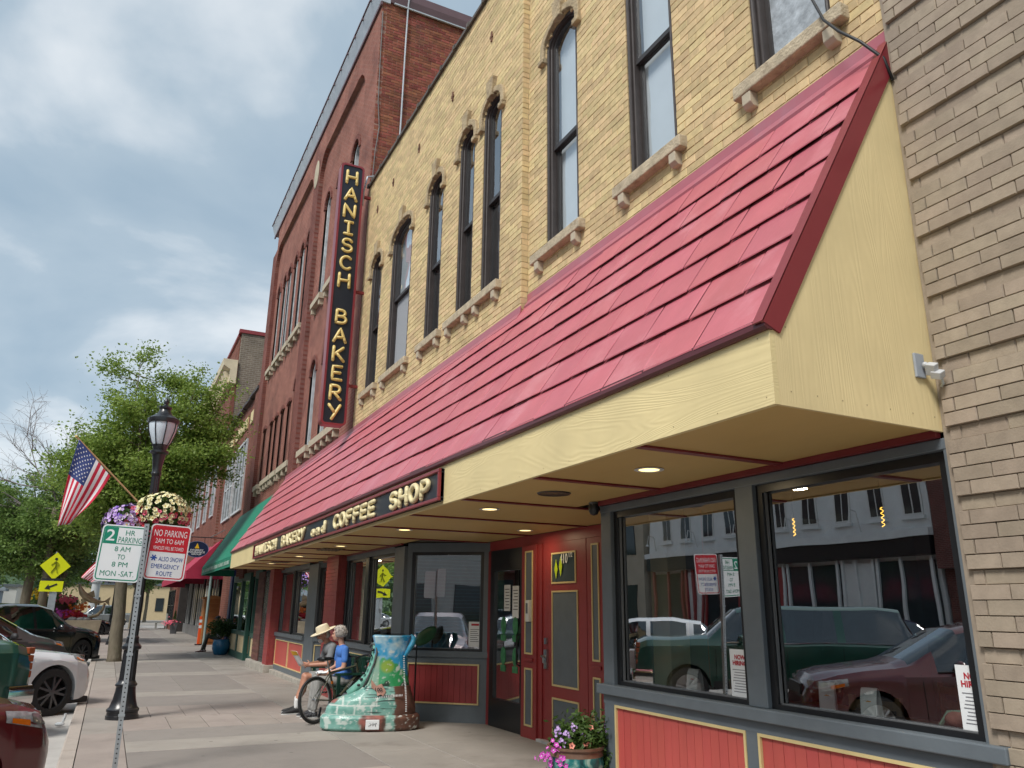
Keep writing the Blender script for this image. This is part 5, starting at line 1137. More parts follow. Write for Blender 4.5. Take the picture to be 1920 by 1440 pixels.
def flowers(parent, name, centres, size, mat, eye, rng, out=None):
    """five petalled blooms facing outwards"""
    V = []; F = []; VE = []; FE = []
    for c in centres:
        c = np.array(c); d = (c-np.array(out)) if out is not None else rng.normal(size=3); d = d + rng.normal(size=3)*.25*np.linalg.norm(d); d /= np.linalg.norm(d)
        a = np.cross(d, [0,0,1.0]) if abs(d[2]) < .9 else np.cross(d, [1.0,0,0]); a /= np.linalg.norm(a); b = np.cross(d, a); r = size*(.75+.5*rng.random()); k = len(V); t0 = rng.random()*6
        V.append(c-d*r*.25)
        for i in range(10):
            t = t0+2*PI*i/10; rr = r*(1 if i % 2 == 0 else .72); V.append(c + (a*math.cos(t)+b*math.sin(t))*rr + d*.08*r)
        F += [(k, k+1+i, k+1+(i+1)%10) for i in range(10)]
        if eye is not None:
            k = len(VE)
            for i in range(6): t = 2*PI*i/6; VE.append(c + (a*math.cos(t)+b*math.sin(t))*r*.26 + d*r*.02)
            FE.append(tuple(range(k, k+6)))
    o = np_obj(name, V, F, mat, parent, kind='stuff')
    if eye is not None and FE: np_obj('flower_eye', VE, FE, eye, o, kind='stuff')
    return o
rng = np.random.default_rng(11)
m_lf = leafmat('petunia leaves', (.035,.075,.018), (.085,.15,.035)); m_lf2 = leafmat('dark shrub leaves', (.018,.045,.012), (.06,.11,.03))
def flmat(n, c): return pm('petals ' + n, c, .6, .15, 30)
m_eyeY = pm('flower eye yellow', (.55,.40,.04), .7); m_eyeD = pm('flower eye dark', (.12,.01,.04), .7); m_eyeW = pm('flower eye white', (.7,.62,.68), .7)
def ballpts(c, r, n, lo=-1, shell=.55):
    out = []
    while len(out) < n:
        v = rng.normal(size=3); v /= np.linalg.norm(v)
        if v[2] < lo: continue
        q = shell + (1-shell)*rng.random(); out.append(np.array(c) + v*np.array(r)*q)
    return out

# ================================================================ lamp posts with baskets and flags
m_lampblk = pm('gloss black lamp paint', (.012,.013,.016), .3, .2, 5, spec=.6)
m_globe = pm('frosted lamp glass', (.60,.67,.74), .5, .06, 3)
def lamp_post(label, x, y, grp=None):
    g = gz(y); r = thing('street_lamp', label, 'street lamp', (x, y, g), group=grp); B = Vector((x, y, 0))
    mb = MB(); mb.lathe([(.235,g-.0),(.235,g+.05),(.222,g+.055),(.222,g+.10),(.232,g+.11),(.232,g+.14),(.20,g+.17),(.165,g+.28),(.145,g+.40),(.14,g+.46),(.158,g+.48),(.158,g+.50),(.13,g+.53),(.12,g+.56)], 28, (x,y,0)); mb.build('base', m_lampblk, r, smooth=True)
    mb = MB(); n = 16; 
    def fl(z, rad): return [(x+math.cos(2*PI*i/(2*n))*rad*(1 if i % 2 else .9), y+math.sin(2*PI*i/(2*n))*rad*(1 if i % 2 else .9), z) for i in range(2*n)]
    lv = [(g+.55,.118),(g+1.0,.108)]; k = 2*n; vs = []
    for z, q in lv: vs += fl(z, q)
    mb.add(vs, [(i, (i+1)%k, k+(i+1)%k, k+i) for i in range(k)]); mb.lathe([(.108,g+1.0),(.142,g+1.02),(.142,g+1.06),(.10,g+1.10),(.085,g+1.16),(.092,g+1.19),(.07,g+1.22)], 24, (x,y,0), caps=False)
    vs = fl(g+1.2, .076) + fl(g+3.78, .068); mb.add(vs, [(i, (i+1)%k, k+(i+1)%k, k+i) for i in range(k)])
    mb.lathe([(.07,g+3.76),(.082,g+3.80),(.07,g+3.84),(.075,g+3.92),(.105,g+4.12),(.145,g+4.15),(.145,g+4.185),(.10,g+4.20),(.12,g+4.26),(.125,g+4.29)], 24, (x,y,0), caps=False); mb.build('shaft', m_lampblk, r, smooth=30)
    mb = MB(); mb.lathe([(.115,g+4.28),(.15,g+4.34),(.21,g+4.52),(.225,g+4.62),(.225,g+4.67)], 24, (x,y,0)); mb.build('globe', m_globe, r, smooth=True)
    for i in range(8):
        a = 2*PI*i/8+.2; mb = MB(); mb.tube([(x+math.cos(a)*q, y+math.sin(a)*q, z) for q, z in ((.12,g+4.27),(.157,g+4.34),(.217,g+4.52),(.232,g+4.62),(.232,g+4.68))], .009, 5); mb.build('rib', m_lampblk, r)
    mb = MB(); mb.lathe([(.246,g+4.66),(.252,g+4.70),(.252,g+4.735),(.20,g+4.77),(.125,g+4.82),(.10,g+4.86),(.085,g+4.90),(.105,g+4.925),(.105,g+4.95),(.05,g+4.97),(.03,g+5.0),(.045,g+5.035),(.035,g+5.07),(.012,g+5.11),(.002,g+5.12)], 24, (x,y,0)); mb.build('cap', m_lampblk, r, smooth=True)
    mb = MB(); mb.tube([(x-.42, y, g+3.25), (x, y, g+3.30), (x+.42, y, g+3.25)], .016, 6); mb.build('basket_arm', m_lampblk, r)
    return r
lamp_post('black fluted street lamp behind the leaning parking sign post', .42, 14.2)
lamp_post('black street lamp farther along the kerb behind the tree trunk', .35, 41.5)
lamp_post('farthest black street lamp on the kerb near the corner', .3, 66)
cols = {'cream': flmat('cream', (.74,.70,.42)), 'pink': flmat('pink', (.62,.10,.16)), 'lilac': flmat('lilac', (.46,.30,.62)), 'white': flmat('white', (.68,.62,.70)), 'purple': flmat('purple', (.20,.10,.46)), 'red': flmat('red', (.50,.015,.03)), 'mag': flmat('magenta', (.60,.08,.48)), 'peach': flmat('peach', (.72,.28,.20)), 'yel': flmat('yellow', (.72,.50,.02)), 'orange': flmat('orange', (.65,.16,.02))}
def basket(label, c, r, mixes, n):
    t = thing('flower_basket', label, 'flower basket', c); c = np.array(c)
    mb = MB(); mb.lathe([(.05,-.30),(.16,-.26),(.24,-.12),(.27,.02),(.25,.03)], 16, tuple(c)); mb.build('liner', pm('coir liner', (.10,.06,.03), .9, .3, 20), t, smooth=True)
    mb = MB()
    for a in (0, 2.1, 4.2): mb.tube([tuple(c+np.array((.25*math.cos(a), .25*math.sin(a), .02))), tuple(c+np.array((0,0,.36)))], .006, 4)
    mb.build('hanger', m_lampblk, t, kind='stuff')
    V, F = leaf_mesh(ballpts(c, (r*.95, r*.95, r*.85), 1500, -1, .35), .075, rng, .6); np_obj('foliage', V, F, m_lf, t, kind='stuff')
    for name, col, eye, test, k in mixes:
        pts = [p for p in ballpts(c, (r*1.04, r*1.04, r*.92), int(n*k), -.9, .93) if test(p-c)]
        flowers(t, name, pts, .042, cols[col], eye, rng, c)
    return t
basket('flower basket of lilac and pink petunias on the left of the lamp', (.09, 14.2, 2.86), .36, [('lilac_flower','lilac',m_eyeW,lambda v: v[0] < .12,190/100),('white_flower','white',m_eyeY,lambda v: v[0] < .2,.5),('purple_flower','purple',None,lambda v: v[0] < -.02,.7),('pink_flower','pink',m_eyeD,lambda v: v[0] > -.05,.9)], 120)
basket('flower basket of cream and pink petunias on the right of the lamp', (.60, 14.05, 3.02), .43, [('cream_flower','cream',m_eyeY,lambda v: v[2] > -.12,2.3),('pink_flower','pink',m_eyeD,lambda v: v[2] < .06,1.5),('red_flower','red',None,lambda v: v[2] < .1,.3),('yellow_flower','yel',None,lambda v: v[2] < 0,.06)], 150)
basket('hanging purple flower basket beside the trunk of the street tree', (-.05, 41.5, 2.95), .42, [('purple_flower','purple',m_eyeW,lambda v: True,1.5),('lilac_flower','lilac',None,lambda v: True,1)], 90)
m_fred = pm('flag red cloth', (.52,.012,.045), .75, .08, 20); m_fwht = pm('flag white cloth', (.72,.70,.72), .75, .05, 20); m_fblu = pm('flag blue cloth', (.022,.04,.16), .75, .1, 20)
def flag(label, tip, hoist2, fly1, fly2, base, y, sc=1.0, fold=.07):
    """hoist from tip to hoist2 along the staff; the fly end hangs from fly1 to fly2 (x,z pairs)"""
    r = thing('flag', label, 'flag', (base[0], y, base[1]))
    def pt(h, f):      # h: 0 at the tip .. 1 ; f: 0 at the staff .. 1 at the fly
        a = Vector((tip[0]+(hoist2[0]-tip[0])*h, tip[1]+(hoist2[1]-tip[1])*h)); b = Vector((fly1[0]+(fly2[0]-fly1[0])*h, fly1[1]+(fly2[1]-fly1[1])*h))
        p = a*(1-f)+b*f; k = f**.7
        bend = .06*sc*math.sin(PI*f)*(h-.35)
        d = fold*sc*(math.sin(h*9+f*1.5)*k*.9 + .6*math.sin(h*15+2*f)*k*f) 
        return Vector((p.x+bend+.25*d*f, y+d-.02, p.y-bend*.5))
    mb = MB(); nu, nv = 39, 24
    vs = [pt(i/nu, j/nv) for i in range(nu+1) for j in range(nv+1)]; fs = []; ms = []
    for i in range(nu):
        for j in range(nv):
            st = i*13//nu; m = 2 if (st < 7 and j < nv*.4) else (0 if st % 2 == 0 else 1); mb.m.append(m); fs.append((i*(nv+1)+j, (i+1)*(nv+1)+j, (i+1)*(nv+1)+j+1, i*(nv+1)+j+1))
    mb.v = [tuple(v) for v in vs]; mb.f = fs
    cl = mb.build('cloth', [m_fred, m_fwht, m_fblu], r, smooth='all'); so = cl.modifiers.new('thick', 'SOLIDIFY'); so.thickness = .004
    mb = MB()
    for row in range(9):
        for k in range(6 if row % 2 == 0 else 5):
            h = (row+.8)/10*7/13; f = ((k if row % 2 == 0 else k+.5)+.5)/6*.4; c = pt(h, f); e1 = (pt(h+.01, f)-c).normalized(); e2 = (pt(h, f+.01)-c).normalized(); nrm = e1.cross(e2).normalized()
            if nrm.y > 0: nrm = -nrm
            R = .016*sc; mb.add([c+nrm*.006+e1*(R*(1 if q % 2 == 0 else .42)*math.cos(PI*q/5))+e2*(R*(1 if q % 2 == 0 else .42)*math.sin(PI*q/5)) for q in range(10)], [tuple(range(10))])
    mb.build('star', m_fwht, cl, kind='stuff')
    mb = MB(); e = Vector((tip[0]-base[0], tip[1]-base[1])).normalized()*.05*sc; mb.tube([(base[0], y, base[1]), (tip[0]+e.x, y, tip[1]+e.y)], .014*sc, 8); mb.build('staff', pm('wooden staff', (.42,.25,.12), .5, .15, 10), r, smooth=40)
    mb = MB(); mb.ell((tip[0]+e.x*1.3, y, tip[1]+e.y*1.3), .024*sc); mb.build('finial', m_gold, r, smooth='all')
flag('American flag on a wooden staff fixed to the near street lamp', (-.785, 4.165), (-.25, 3.61), (-.90, 2.77), (-.70, 2.83), (.30, 3.14), 14.1)
flag('smaller American flag farther along, hanging behind the parking sign', (-.36, 4.05), (.05, 3.6), (-1.32, 2.82), (-.80, 2.60), (.36, 3.25), 41.3, 1.1)

# ================================================================ pots and planters
def pot_near():
    c = (3.99, 6.62, gz(6.6)); t = thing('glazed_flower_pot', 'teal glazed pot of petunias and verbena at the corner of the near bay', 'flower pot', c); x, y, g = c
    m, nt, P = newmat('teal glaze'); N = nt.nodes; L = nt.links
    geo = N.new('ShaderNodeNewGeometry'); n = N.new('ShaderNodeTexNoise'); n.inputs['Scale'].default_value = 7; n.inputs['Detail'].default_value = 5; n.inputs['Distortion'].default_value = 1.2; L.new(geo.outputs['Position'], n.inputs[0])
    r = N.new('ShaderNodeValToRGB'); L.new(n.outputs[0], r.inputs[0]); e = r.color_ramp.elements; e[0].position = .38; e[0].color = (.008,.045,.05,1); e[1].position = .68; e[1].color = (.30,.45,.38,1); k = e.new(.52); k.color = (.02,.16,.155,1); L.new(r.outputs[0], P.inputs['Base Color']); P.inputs['Roughness'].default_value = .15
    mb = MB(); mb.lathe([(.14,g),(.17,g+.03),(.235,g+.18),(.26,g+.30),(.25,g+.38)], 28, (x,y,0)); mb.build('bowl', m, t, smooth=True)
    mb = MB(); mb.lathe([(.25,g+.38),(.245,g+.42),(.262,g+.44),(.262,g+.46),(.235,g+.46),(.22,g+.40)], 28, (x,y,0)); mb.build('rim', pm('brown glazed rim', (.15,.085,.055), .35, .3, 12), t, smooth=True)
    mb = MB(); mb.lathe([(.001,g+.405),(.235,g+.405)], 20, (x,y,0)); mb.build('soil', pm('soil', (.03,.02,.014), .95), t)
    cc = np.array((x+.03, y, g+.50)); pts = ballpts(cc, (.27,.25,.16), 1500, -.6, .2) + ballpts(cc+np.array((.2,-.05,-.12)), (.16,.16,.24), 700, -1, .2)
    V, F = leaf_mesh(pts, .06, rng, .5); np_obj('foliage', V, F, m_lf, t, kind='stuff')
    V, F = leaf_mesh([cc + rng.normal(size=3)*np.array((.12,.1,.05)) + np.array((.08,0,.14)) for i in range(300)], .055, rng, .4); np_obj('foliage', V, F, m_lf, t, kind='stuff')
    mg = [np.array((x-.29, y-.05, g+.33)) + rng.normal(size=3)*np.array((.055,.05,.095)) for i in range(46)]; flowers(t, 'magenta_flower', mg, .024, cols['mag'], m_eyeW, rng, (x-.12, y+.1, g+.36))
    vb = []
    for q in ((-.22,-.06,.60),(-.16,-.1,.56),(-.2,-.12,.53),(-.08,-.1,.63),(.0,-.14,.55),(.2,-.1,.57),(.27,-.06,.62),(.29,-.1,.55)):
        vb += [np.array((x,y,g)) + np.array(q) + rng.normal(size=3)*.02 for i in range(11)]
    flowers(t, 'verbena_flower', vb, .0135, cols['lilac'], m_eyeW, rng, (x, y+.2, g+.45))
    flowers(t, 'peach_flower', [np.array((x+a, y-.2, g+b)) for a, b in ((.04,.63),(-.02,.50),(.01,.485),(-.16,.49))], .034, cols['peach'], m_eyeD, rng, (x, y+.3, g+.45))
pot_near()
bp = thing('blue_pot', 'bright blue glazed pot holding a leafy shrub by the green shopfront', 'plant pot', (3.98, 32.2, gz(32)))
g = gz(32); mb = MB(); mb.lathe([(.20,g),(.24,g+.03),(.31,g+.22),(.315,g+.38),(.27,g+.52),(.285,g+.55),(.25,g+.55)], 24, (3.98,32.2,0)); mb.build('jar', pm('blue glaze', (.015,.13,.26), .2, .25, 5), bp, smooth=True)
V, F = leaf_mesh(ballpts((3.92,32.2,g+.92), (.52,.45,.42), 2600, -.8, .15), .10, rng, .35); np_obj('foliage', V, F, m_lf2, bp, kind='stuff')
fp = thing('grey_pot', 'dark grey tapered pot with a small conifer and pink flowers', 'plant pot', (4.0, 57, gz(57))); g = gz(57)
mb = MB(); mb.lathe([(.23,g),(.33,g+.62),(.35,g+.62),(.35,g+.68),(.28,g+.68)], 4, (4.0,57,0), rotz(.6)); mb.build('tub', pm('charcoal tub', (.07,.07,.075), .7), fp)
V, F = leaf_mesh([np.array((4.0,57,g+.7+.75*q)) + rng.normal(size=3)*np.array((.09,.09,.03))*(1-q) for q in rng.random(700)], .09, rng, .3); np_obj('conifer', V, F, m_lf2, fp, kind='stuff')
flowers(fp, 'pink_flower', [np.array((3.75,56.9,g+.7)) + rng.normal(size=3)*np.array((.2,.12,.08)) for i in range(80)], .05, cols['pink'], None, rng, (4,57.5,g))
# pale planter tub with leaping fish
pt_ = thing('square_planter', 'square tan concrete planter on the pavement edge behind the dark parked cars', 'planter', (-.95, 44.4, gz(44))); g = gz(44)
m_tanc = pm('tan aggregate concrete', (.42,.35,.25), .9, .15, 4, .4, 60)
mb = MB(); mb.add([(x_,y_,z_) for z_, q in ((g-.1,.68),(g+1.02,.86)) for x_, y_ in ((-.95-q*.9,44.4-q*.9),(-.95+q*.9,44.4-q*.9),(-.95+q*.9,44.4+q*.9),(-.95-q*.9,44.4+q*.9))], [(3,2,1,0),(4,5,6,7),(0,1,5,4),(1,2,6,5),(2,3,7,6),(3,0,4,7)]); mb.build('tub', m_tanc, pt_, bevel=.02)
for i, (xx, hgt) in enumerate(((-1.45, .12), (-1.1, .10), (-.85, .09))):
    mb = MB(); mb.ell((xx, 43.9, g+1.06), (.20,.16,hgt), 10, 6); mb.build('stone', pm('planter stone', (.30,.30,.29), .8, .2, 6), pt_, smooth='all')
fish = thing('fish_sculpture', 'bronze trout sculpture leaping above the square planter', 'sculpture', (-.6, 44.1, g+1.0))
m_brz = pm('pale bronze', (.30,.23,.14), .38, .3, 5, .3, 20, metal=.5)
path = [(-1.38,44,2.62),(-1.34,44,2.42),(-1.22,44,2.18),(-1.0,44,1.96),(-.75,44,1.83),(-.5,44,1.77),(-.28,44,1.76),(-.16,44,1.78)]
mb = MB(); mb.tube(path, [.03,.12,.20,.235,.20,.13,.07,.05], 14, flat=.7); mb.build('body', m_brz, fish, smooth='all')
for nm, poly, yo in (('tail_fin', [(-.2,1.8),(.06,2.02),(.02,1.78),(.06,1.56)], 44), ('dorsal_fin', [(-.98,2.14),(-.72,2.3),(-.62,1.98),(-.8,1.95)], 44), ('pelvic_fin', [(-1.15,1.98),(-1.2,1.62),(-.95,1.78)], 43.9), ('anal_fin', [(-.62,1.72),(-.55,1.5),(-.42,1.7)], 44)):
    mb = MB(); mb.prism(poly, yo-.015, yo+.015, lambda u, w, a: (u, a, w)); mb.build(nm, m_brz, fish)
mb = MB(); mb.tube([(-.16,44,1.7),(-.22,44,1.4),(-.4,44,1.15),(-.75,44,1.02)], [.05,.07,.08,.06], 8); mb.build('wave_support', m_brz, fish, smooth='all')
# tiered flower planter farther up the kerb
fpl = thing('tiered_planter', 'dark tiered planter full of red and yellow flowers behind the black car', 'planter', (-2.6, 47.5, g))
for z_, r_ in ((g, 1.55), (g+.75, 1.1), (g+1.3, .7)):
    mb = MB(); mb.lathe([(r_,z_),(r_,z_+.48),(r_+.05,z_+.48),(r_+.05,z_+.56),(r_-.1,z_+.56)], 20, (-2.3,47.5,0)); mb.build('tier', pm('plum planter', (.10,.055,.06), .6, .1), fpl, smooth=30)
V, F = leaf_mesh(ballpts((-2.4,47.3,g+1.8), (1.3,.8,.45), 2600, -.9, .1), .13, rng, .45); np_obj('foliage', V, F, m_lf, fpl, kind='stuff')
for nm, k, cx, cz, n in (('red_flower','red',-1.5,1.25,90),('pink_flower','pink',-1.95,1.95,60),('yellow_flower','yel',-3.2,2.25,50),('orange_flower','orange',-1.2,1.62,30),('magenta_flower','mag',-2.1,1.3,60)):
    flowers(fpl, nm, [np.array((cx,46.6,g+cz)) + rng.normal(size=3)*np.array((.22,.2,.09)) for i in range(n)], .075, cols[k], None, rng, (cx,48,g+cz-.5))
# wooden cabinet, delineator, far seats
kio = thing('wooden_cabinet', 'tall orange brown wooden cabinet against the shop wall', 'cabinet', (4.45, 41, gz(41))); g = gz(41)
m_cab = pm('stained cedar', (.38,.13,.035), .55, .25, 3, .2, 30, stretch=(1,1,3)); m_cab2 = pm('stained cedar light', (.46,.19,.06), .5, .2, 4)
mb = MB(); mb.box(4.06, 4.85, 40.7, 41.5, g, 1.95); mb.build('body', m_cab2, kio)
for i in range(9):
    mb = MB(); mb.box(4.14, 4.77, 40.668, 40.699, g+.12+i*.22, g+.32+i*.22); mb.build('board', m_cab, kio)
for x_ in (4.06, 4.78):
    mb = MB(); mb.box(x_, x_+.075, 40.66, 40.699, g, 1.95); mb.build('corner_post', m_cab2, kio)
mb = MB(); mb.prism([(3.98,1.95),(4.93,1.95),(4.93,2.02),(4.45,2.12),(3.98,2.02)], 40.6, 41.6, lambda u, w, a: (u, a, w)); mb.build('lid', m_cab2, kio)
dl = thing('orange_delineator', 'orange plastic delineator post with white bands by the wooden cabinet', 'post', (3.95, 40.3, g))
mb = MB(); mb.box(3.9, 4.02, 40.27, 40.33, g, g+1.28); mb.build('panel', pm('safety orange', (.75,.09,.012), .5, .05), dl, bevel=.01)
for z_ in (.75, 1.0): mb = MB(); mb.box(3.897, 4.023, 40.263, 40.269, g+z_, g+z_+.13); mb.build('band', m_sgn, dl)
mb = MB(); mb.box(3.82, 4.1, 40.15, 40.45, g, g+.05); mb.build('foot', m_black, dl)
fb_ = thing('wooden_bench', 'weathered grey wooden bench outside the farthest shop', 'bench', (4.0, 69.5, gz(70))); g = gz(70); m_gw = pm('grey wood', (.26,.26,.235), .8, .2)
mb = MB(); mb.box(3.5, 4.3, 69, 70.2, g+.42, g+.48); mb.build('seat', m_gw, fb_); mb = MB(); mb.box(4.25, 4.33, 69, 70.2, g+.48, g+1.15); mb.build('backrest', m_gw, fb_)
for x_, y_ in ((3.52,69.02),(4.22,69.02),(3.52,70.1),(4.22,70.1)): mb = MB(); mb.box(x_, x_+.09, y_, y_+.09, g, g+.42); mb.build('leg', m_gw, fb_)
wd = thing('wooden_plaque', 'small dark drain cover set in the pavement', 'cover', (2.2, 44, gz(44))); wd.name = 'drain_cover'; mb = MB(); mb.lathe([(.001,gz(44)+.005),(.33,gz(44)+.005),(.34,gz(44)-.005)], 20, (2.2,44,0)); mb.build('lid', m_black, wd)
# bits on the ground by the white car
sf = thing('kerb_marker', 'small white broken marker lying by the kerb under the white car', 'debris', (-.42, 14.6, gz(14)-.13)); mb = MB(); mb.ell((-.42,14.6,gz(14)-.09),(.07,.05,.03),10,6); mb.tube([(-.38,14.6,gz(14)-.06),(-.36,14.6,gz(14)+.02),(-.36,14.6,gz(14)+.06)], .02, 6); mb.build('lump', m_sgn, sf)

# ================================================================ things behind the near shop windows
def poster(label, yc, zc, hw, hh, x=4.335):
    t = thing('poster', label, 'poster', (x, yc, zc))
    mb = MB(); mb.box(x, x+.002, yc-hw, yc+hw, zc-hh, zc+hh); mb.build('sheet', m_paper, t)
    mb = MB(); put_text(mb, 'NOW', .036, .115, lambda u, v: (x-.002, yc-u, zc+hh*.67+v), bold=.04); put_text(mb, 'HIRING!', .036, .16, lambda u, v: (x-.002, yc-u, zc+hh*.42+v), bold=.04); mb.build('heading', m_inkred, t)
    mb = MB()
    for i in range(9): w = hw*(.78-.18*((i*7)%4)/3); z = zc+hh*.12-i*hh*.115; mb.box(x-.0018, x-.0008, yc-w, yc+w, z, z+.005)
    mb.build('small_print', pm('grey ink', (.2,.2,.22), .7), t, kind='stuff')
    return t
poster('NOW HIRING poster in the left pane of the near bay', 4.775, 1.165, .11, .17); poster('NOW HIRING poster in the right pane, partly hidden by the brown wall', 2.93, 1.165, .105, .17)
m_redp = pm('printed red', (.55,.03,.06), .5, .2, 40); m_orgp = pm('printed orange', (.75,.32,.02), .5, .1); m_cyanp = pm('printed cyan', (.02,.25,.40), .5)
def table_tent(label, x, y, z, yaw, cy=False):
    t = thing('table_tent', label, 'menu card', (x, y, z), yaw)
    n = 8; pr = [(-.06+.12*i/n, .185*math.sin(PI*i/n)**.55) for i in range(n+1)]
    mb = MB(); vs = [(u, v, w) for v in (-.05,.05) for u, w in pr]; mb.add(vs, [(i, i+1, n+2+i, n+1+i) for i in range(n)]); mb.build('card', m_paper, t, smooth='all', world=False)
    mb = MB(); mb.add([(-.057,-.045,.012),(-.057,.045,.012),(-.053,.045,.05),(-.053,-.045,.05)], [(0,1,2,3)]); mb.build('print', m_cyanp if cy else m_redp, t, world=False)
    mb = MB(); mb.lathe([(.001,0),(.026,.001)], 12, (-.047,0,.085), roty(-PI/2+.12)); mb.build('picture', m_redp if cy else m_orgp, t, world=False)
table_tent('small white table tent with blue print in the left pane', 4.42, 5.42, .968, .35, True); table_tent('table tent with drinks picture standing farther inside the right pane', 4.46, 4.08, .968, .6); table_tent('table tent with orange slice standing closest to the right pane', 4.42, 3.70, .968, .35)
cnt = thing('window_counter', 'dark wooden counter running just inside the near bay windows', 'counter', (4.6, 4.6, .9)); mb = MB(); mb.box(4.40, 4.72, 2.9, 6.3, .93, .966); mb.build('top', pm('dark counter', (.05,.03,.02), .3, .3, 4), cnt)
for y_ in (3.2, 4.6, 6.0): mb = MB(); mb.box(4.42, 4.68, y_-.03, y_+.03, 0, .894); mb.build('support', m_dark, cnt)
def chair(label, x, y, rz):
    t = thing('chair', label, 'chair', (x, y, 0), rz, group='wooden chairs inside the near bay')
    def bx(nm, *a): mb = MB(); mb.box(*a); mb.build(nm, m_wood, t, world=False)
    bx('seat', -.2, .2, -.2, .2, .44, .47)
    for u in (-.19, .15):
        bx('front_leg', .15, .19, u, u+.04, 0, .44); bx('rear_leg', -.2, -.16, u, u+.04, 0, 1.02)
    for z_ in (.72, .82, .93): bx('back_slat', -.195, -.165, -.15, .15, z_, z_+.06)
for i, (x, y, rz, lb) in enumerate(((5.35, 4.35, .3, 'light wooden chair seen behind the drinks table tents'), (5.3, 3.3, -.2, 'light wooden chair seen behind the right poster'), (6.6, 4.9, 2.6, 'light wooden chair deeper in the dim bakery room'), (5.4, 5.7, .1, 'light wooden chair behind the left pane of the near bay'))): chair(lb, x, y, rz)
for i, (x, y, lb) in enumerate(((6.0, 4.2, 'square dark cafe table in the middle of the dim room'), (6.1, 5.7, 'square dark cafe table behind the left pane'))):
    t = thing('cafe_table', lb, 'table', (x, y, 0)); mb = MB(); mb.box(x-.38, x+.38, y-.38, y+.38, .73, .76); mb.build('table_top', m_wood, t); mb = MB(); mb.tube([(x,y,.02),(x,y,.73)], .04, 8); mb.build('pedestal', m_black, t); mb = MB(); mb.lathe([(.25,0),(.25,.02),(.04,.03)], 16, (x,y,0)); mb.build('foot', m_black, t)
cu = thing('patterned_cushion', 'patterned pink and green cushion lying behind the right pane', 'cushion', (4.75, 3.25, .93)); mb = MB(); mb.ell((4.66, 3.24, 1.0), (.07,.12,.06), 16, 10, rotz(.2)); mb.build('cover', pm('pink patterned cloth', (.42,.18,.15), .8, .6, 12), cu, smooth='all')
mb = MB(); mb.tube([(4.62,3.38,.96),(4.64,3.33,1.04),(4.63,3.25,1.05),(4.62,3.2,1.0)], .012, 5); mb.build('braid', pm('green braid', (.25,.42,.33), .8), cu)
for i, y_ in enumerate((4.295, 5.235)):
    t = thing('edison_bulb', ('spiral filament bulb hanging inside the right pane', 'spiral filament bulb hanging inside the left pane')[i], 'light bulb', (5.5, y_, 2.1)); y2 = y_
    mb = MB(); mb.tube([(5.5,y2,2.66),(5.5,y2,2.46)], .006, 5); mb.build('cord', m_black, t); mb = MB(); mb.tube([(5.5+.011*math.cos(q*1.3), y2+.011*math.sin(q*1.3), 2.44-q*.0075) for q in range(22)], .0035, 5); mb.build('filament', pm('glowing filament', (1,.6,.1), .5, emit=((1,.55,.08), 1.6)), t); mb = MB(); mb.lathe([(.014,2.47),(.016,2.44)], 10, (5.5,y2,0)); mb.build('socket', m_black, t)
ws = thing('window_sign', 'lit red yellow and blue arrow sign in the far bakery window', 'sign', (4.40, 20.3, 2.1)); x = 4.37
for z0, z1, c_ in ((2.32,2.47,(.03,.06,.8)),(2.16,2.32,(.75,.02,.03)),(1.9,2.16,(.85,.72,.02)),(1.74,1.9,(.05,.08,.75))):
    mb = MB(); mb.box(x, x+.02, 19.95, 20.75, z0, z1-.01); mb.build('panel', pm('lit panel %d' % int(z0*100), c_, .5, 0, emit=(c_, .7)), ws)
mb = MB(); mb.bar((x-.005, 20.6, 2.11), (x-.005, 20.2, 1.98), .012, .05, (1,0,0)); mb.add([(x-.01, 20.28, 1.91), (x-.01, 20.10, 1.94), (x-.01, 20.2, 2.08)], [(0,1,2)]); mb.build('arrow', m_sred, ws)
nt_ = thing('window_notice', 'white notice sheet at the foot of the splayed entrance window', 'notice', (5.15, 11.6, 1.1))
def spl(t, d, z): p = lerp(t); dx, dy = B[0]-A[0], B[1]-A[1]; L_ = math.hypot(dx, dy); return (p[0]+dy/L_*d*1.0, p[1]-dx/L_*d*1.0, z)
mb = MB(); mb.add([spl(t, -.035, z) for t, z in ((.76,1.04),(.91,1.04),(.91,1.42),(.76,1.42))], [(0,1,2,3)]); mb.build('sheet', m_paper, nt_)
mb = MB()
for i in range(7): mb.add([spl(t, -.033, z) for t, z in ((.78,1.12+i*.03),(.88-(i%3)*.01,1.12+i*.03),(.88-(i%3)*.01,1.127+i*.03),(.78,1.127+i*.03))], [(0,1,2,3)])
mb.build('small_print', m_ink, nt_, kind='stuff'); mb = MB(); mb.add([spl(t, -.033, z) for t, z in ((.79,1.36),(.88,1.36),(.88,1.39),(.79,1.39))], [(0,1,2,3)]); mb.build('heading', m_inkred, nt_)
for k, (y0, z0) in enumerate(((13.5, 1.03), (15.1, 1.03))):
    t = thing('window_notice', ('pale notice strip in the right light of the two-part window', 'pale notice strip in the left light of the two-part window')[k], 'notice', (4.36, y0, z0)); mb = MB(); mb.box(4.355, 4.358, y0, y0+.32, z0, z0+.42); mb.build('sheet', pm('bluish paper', (.45,.52,.55), .6), t)

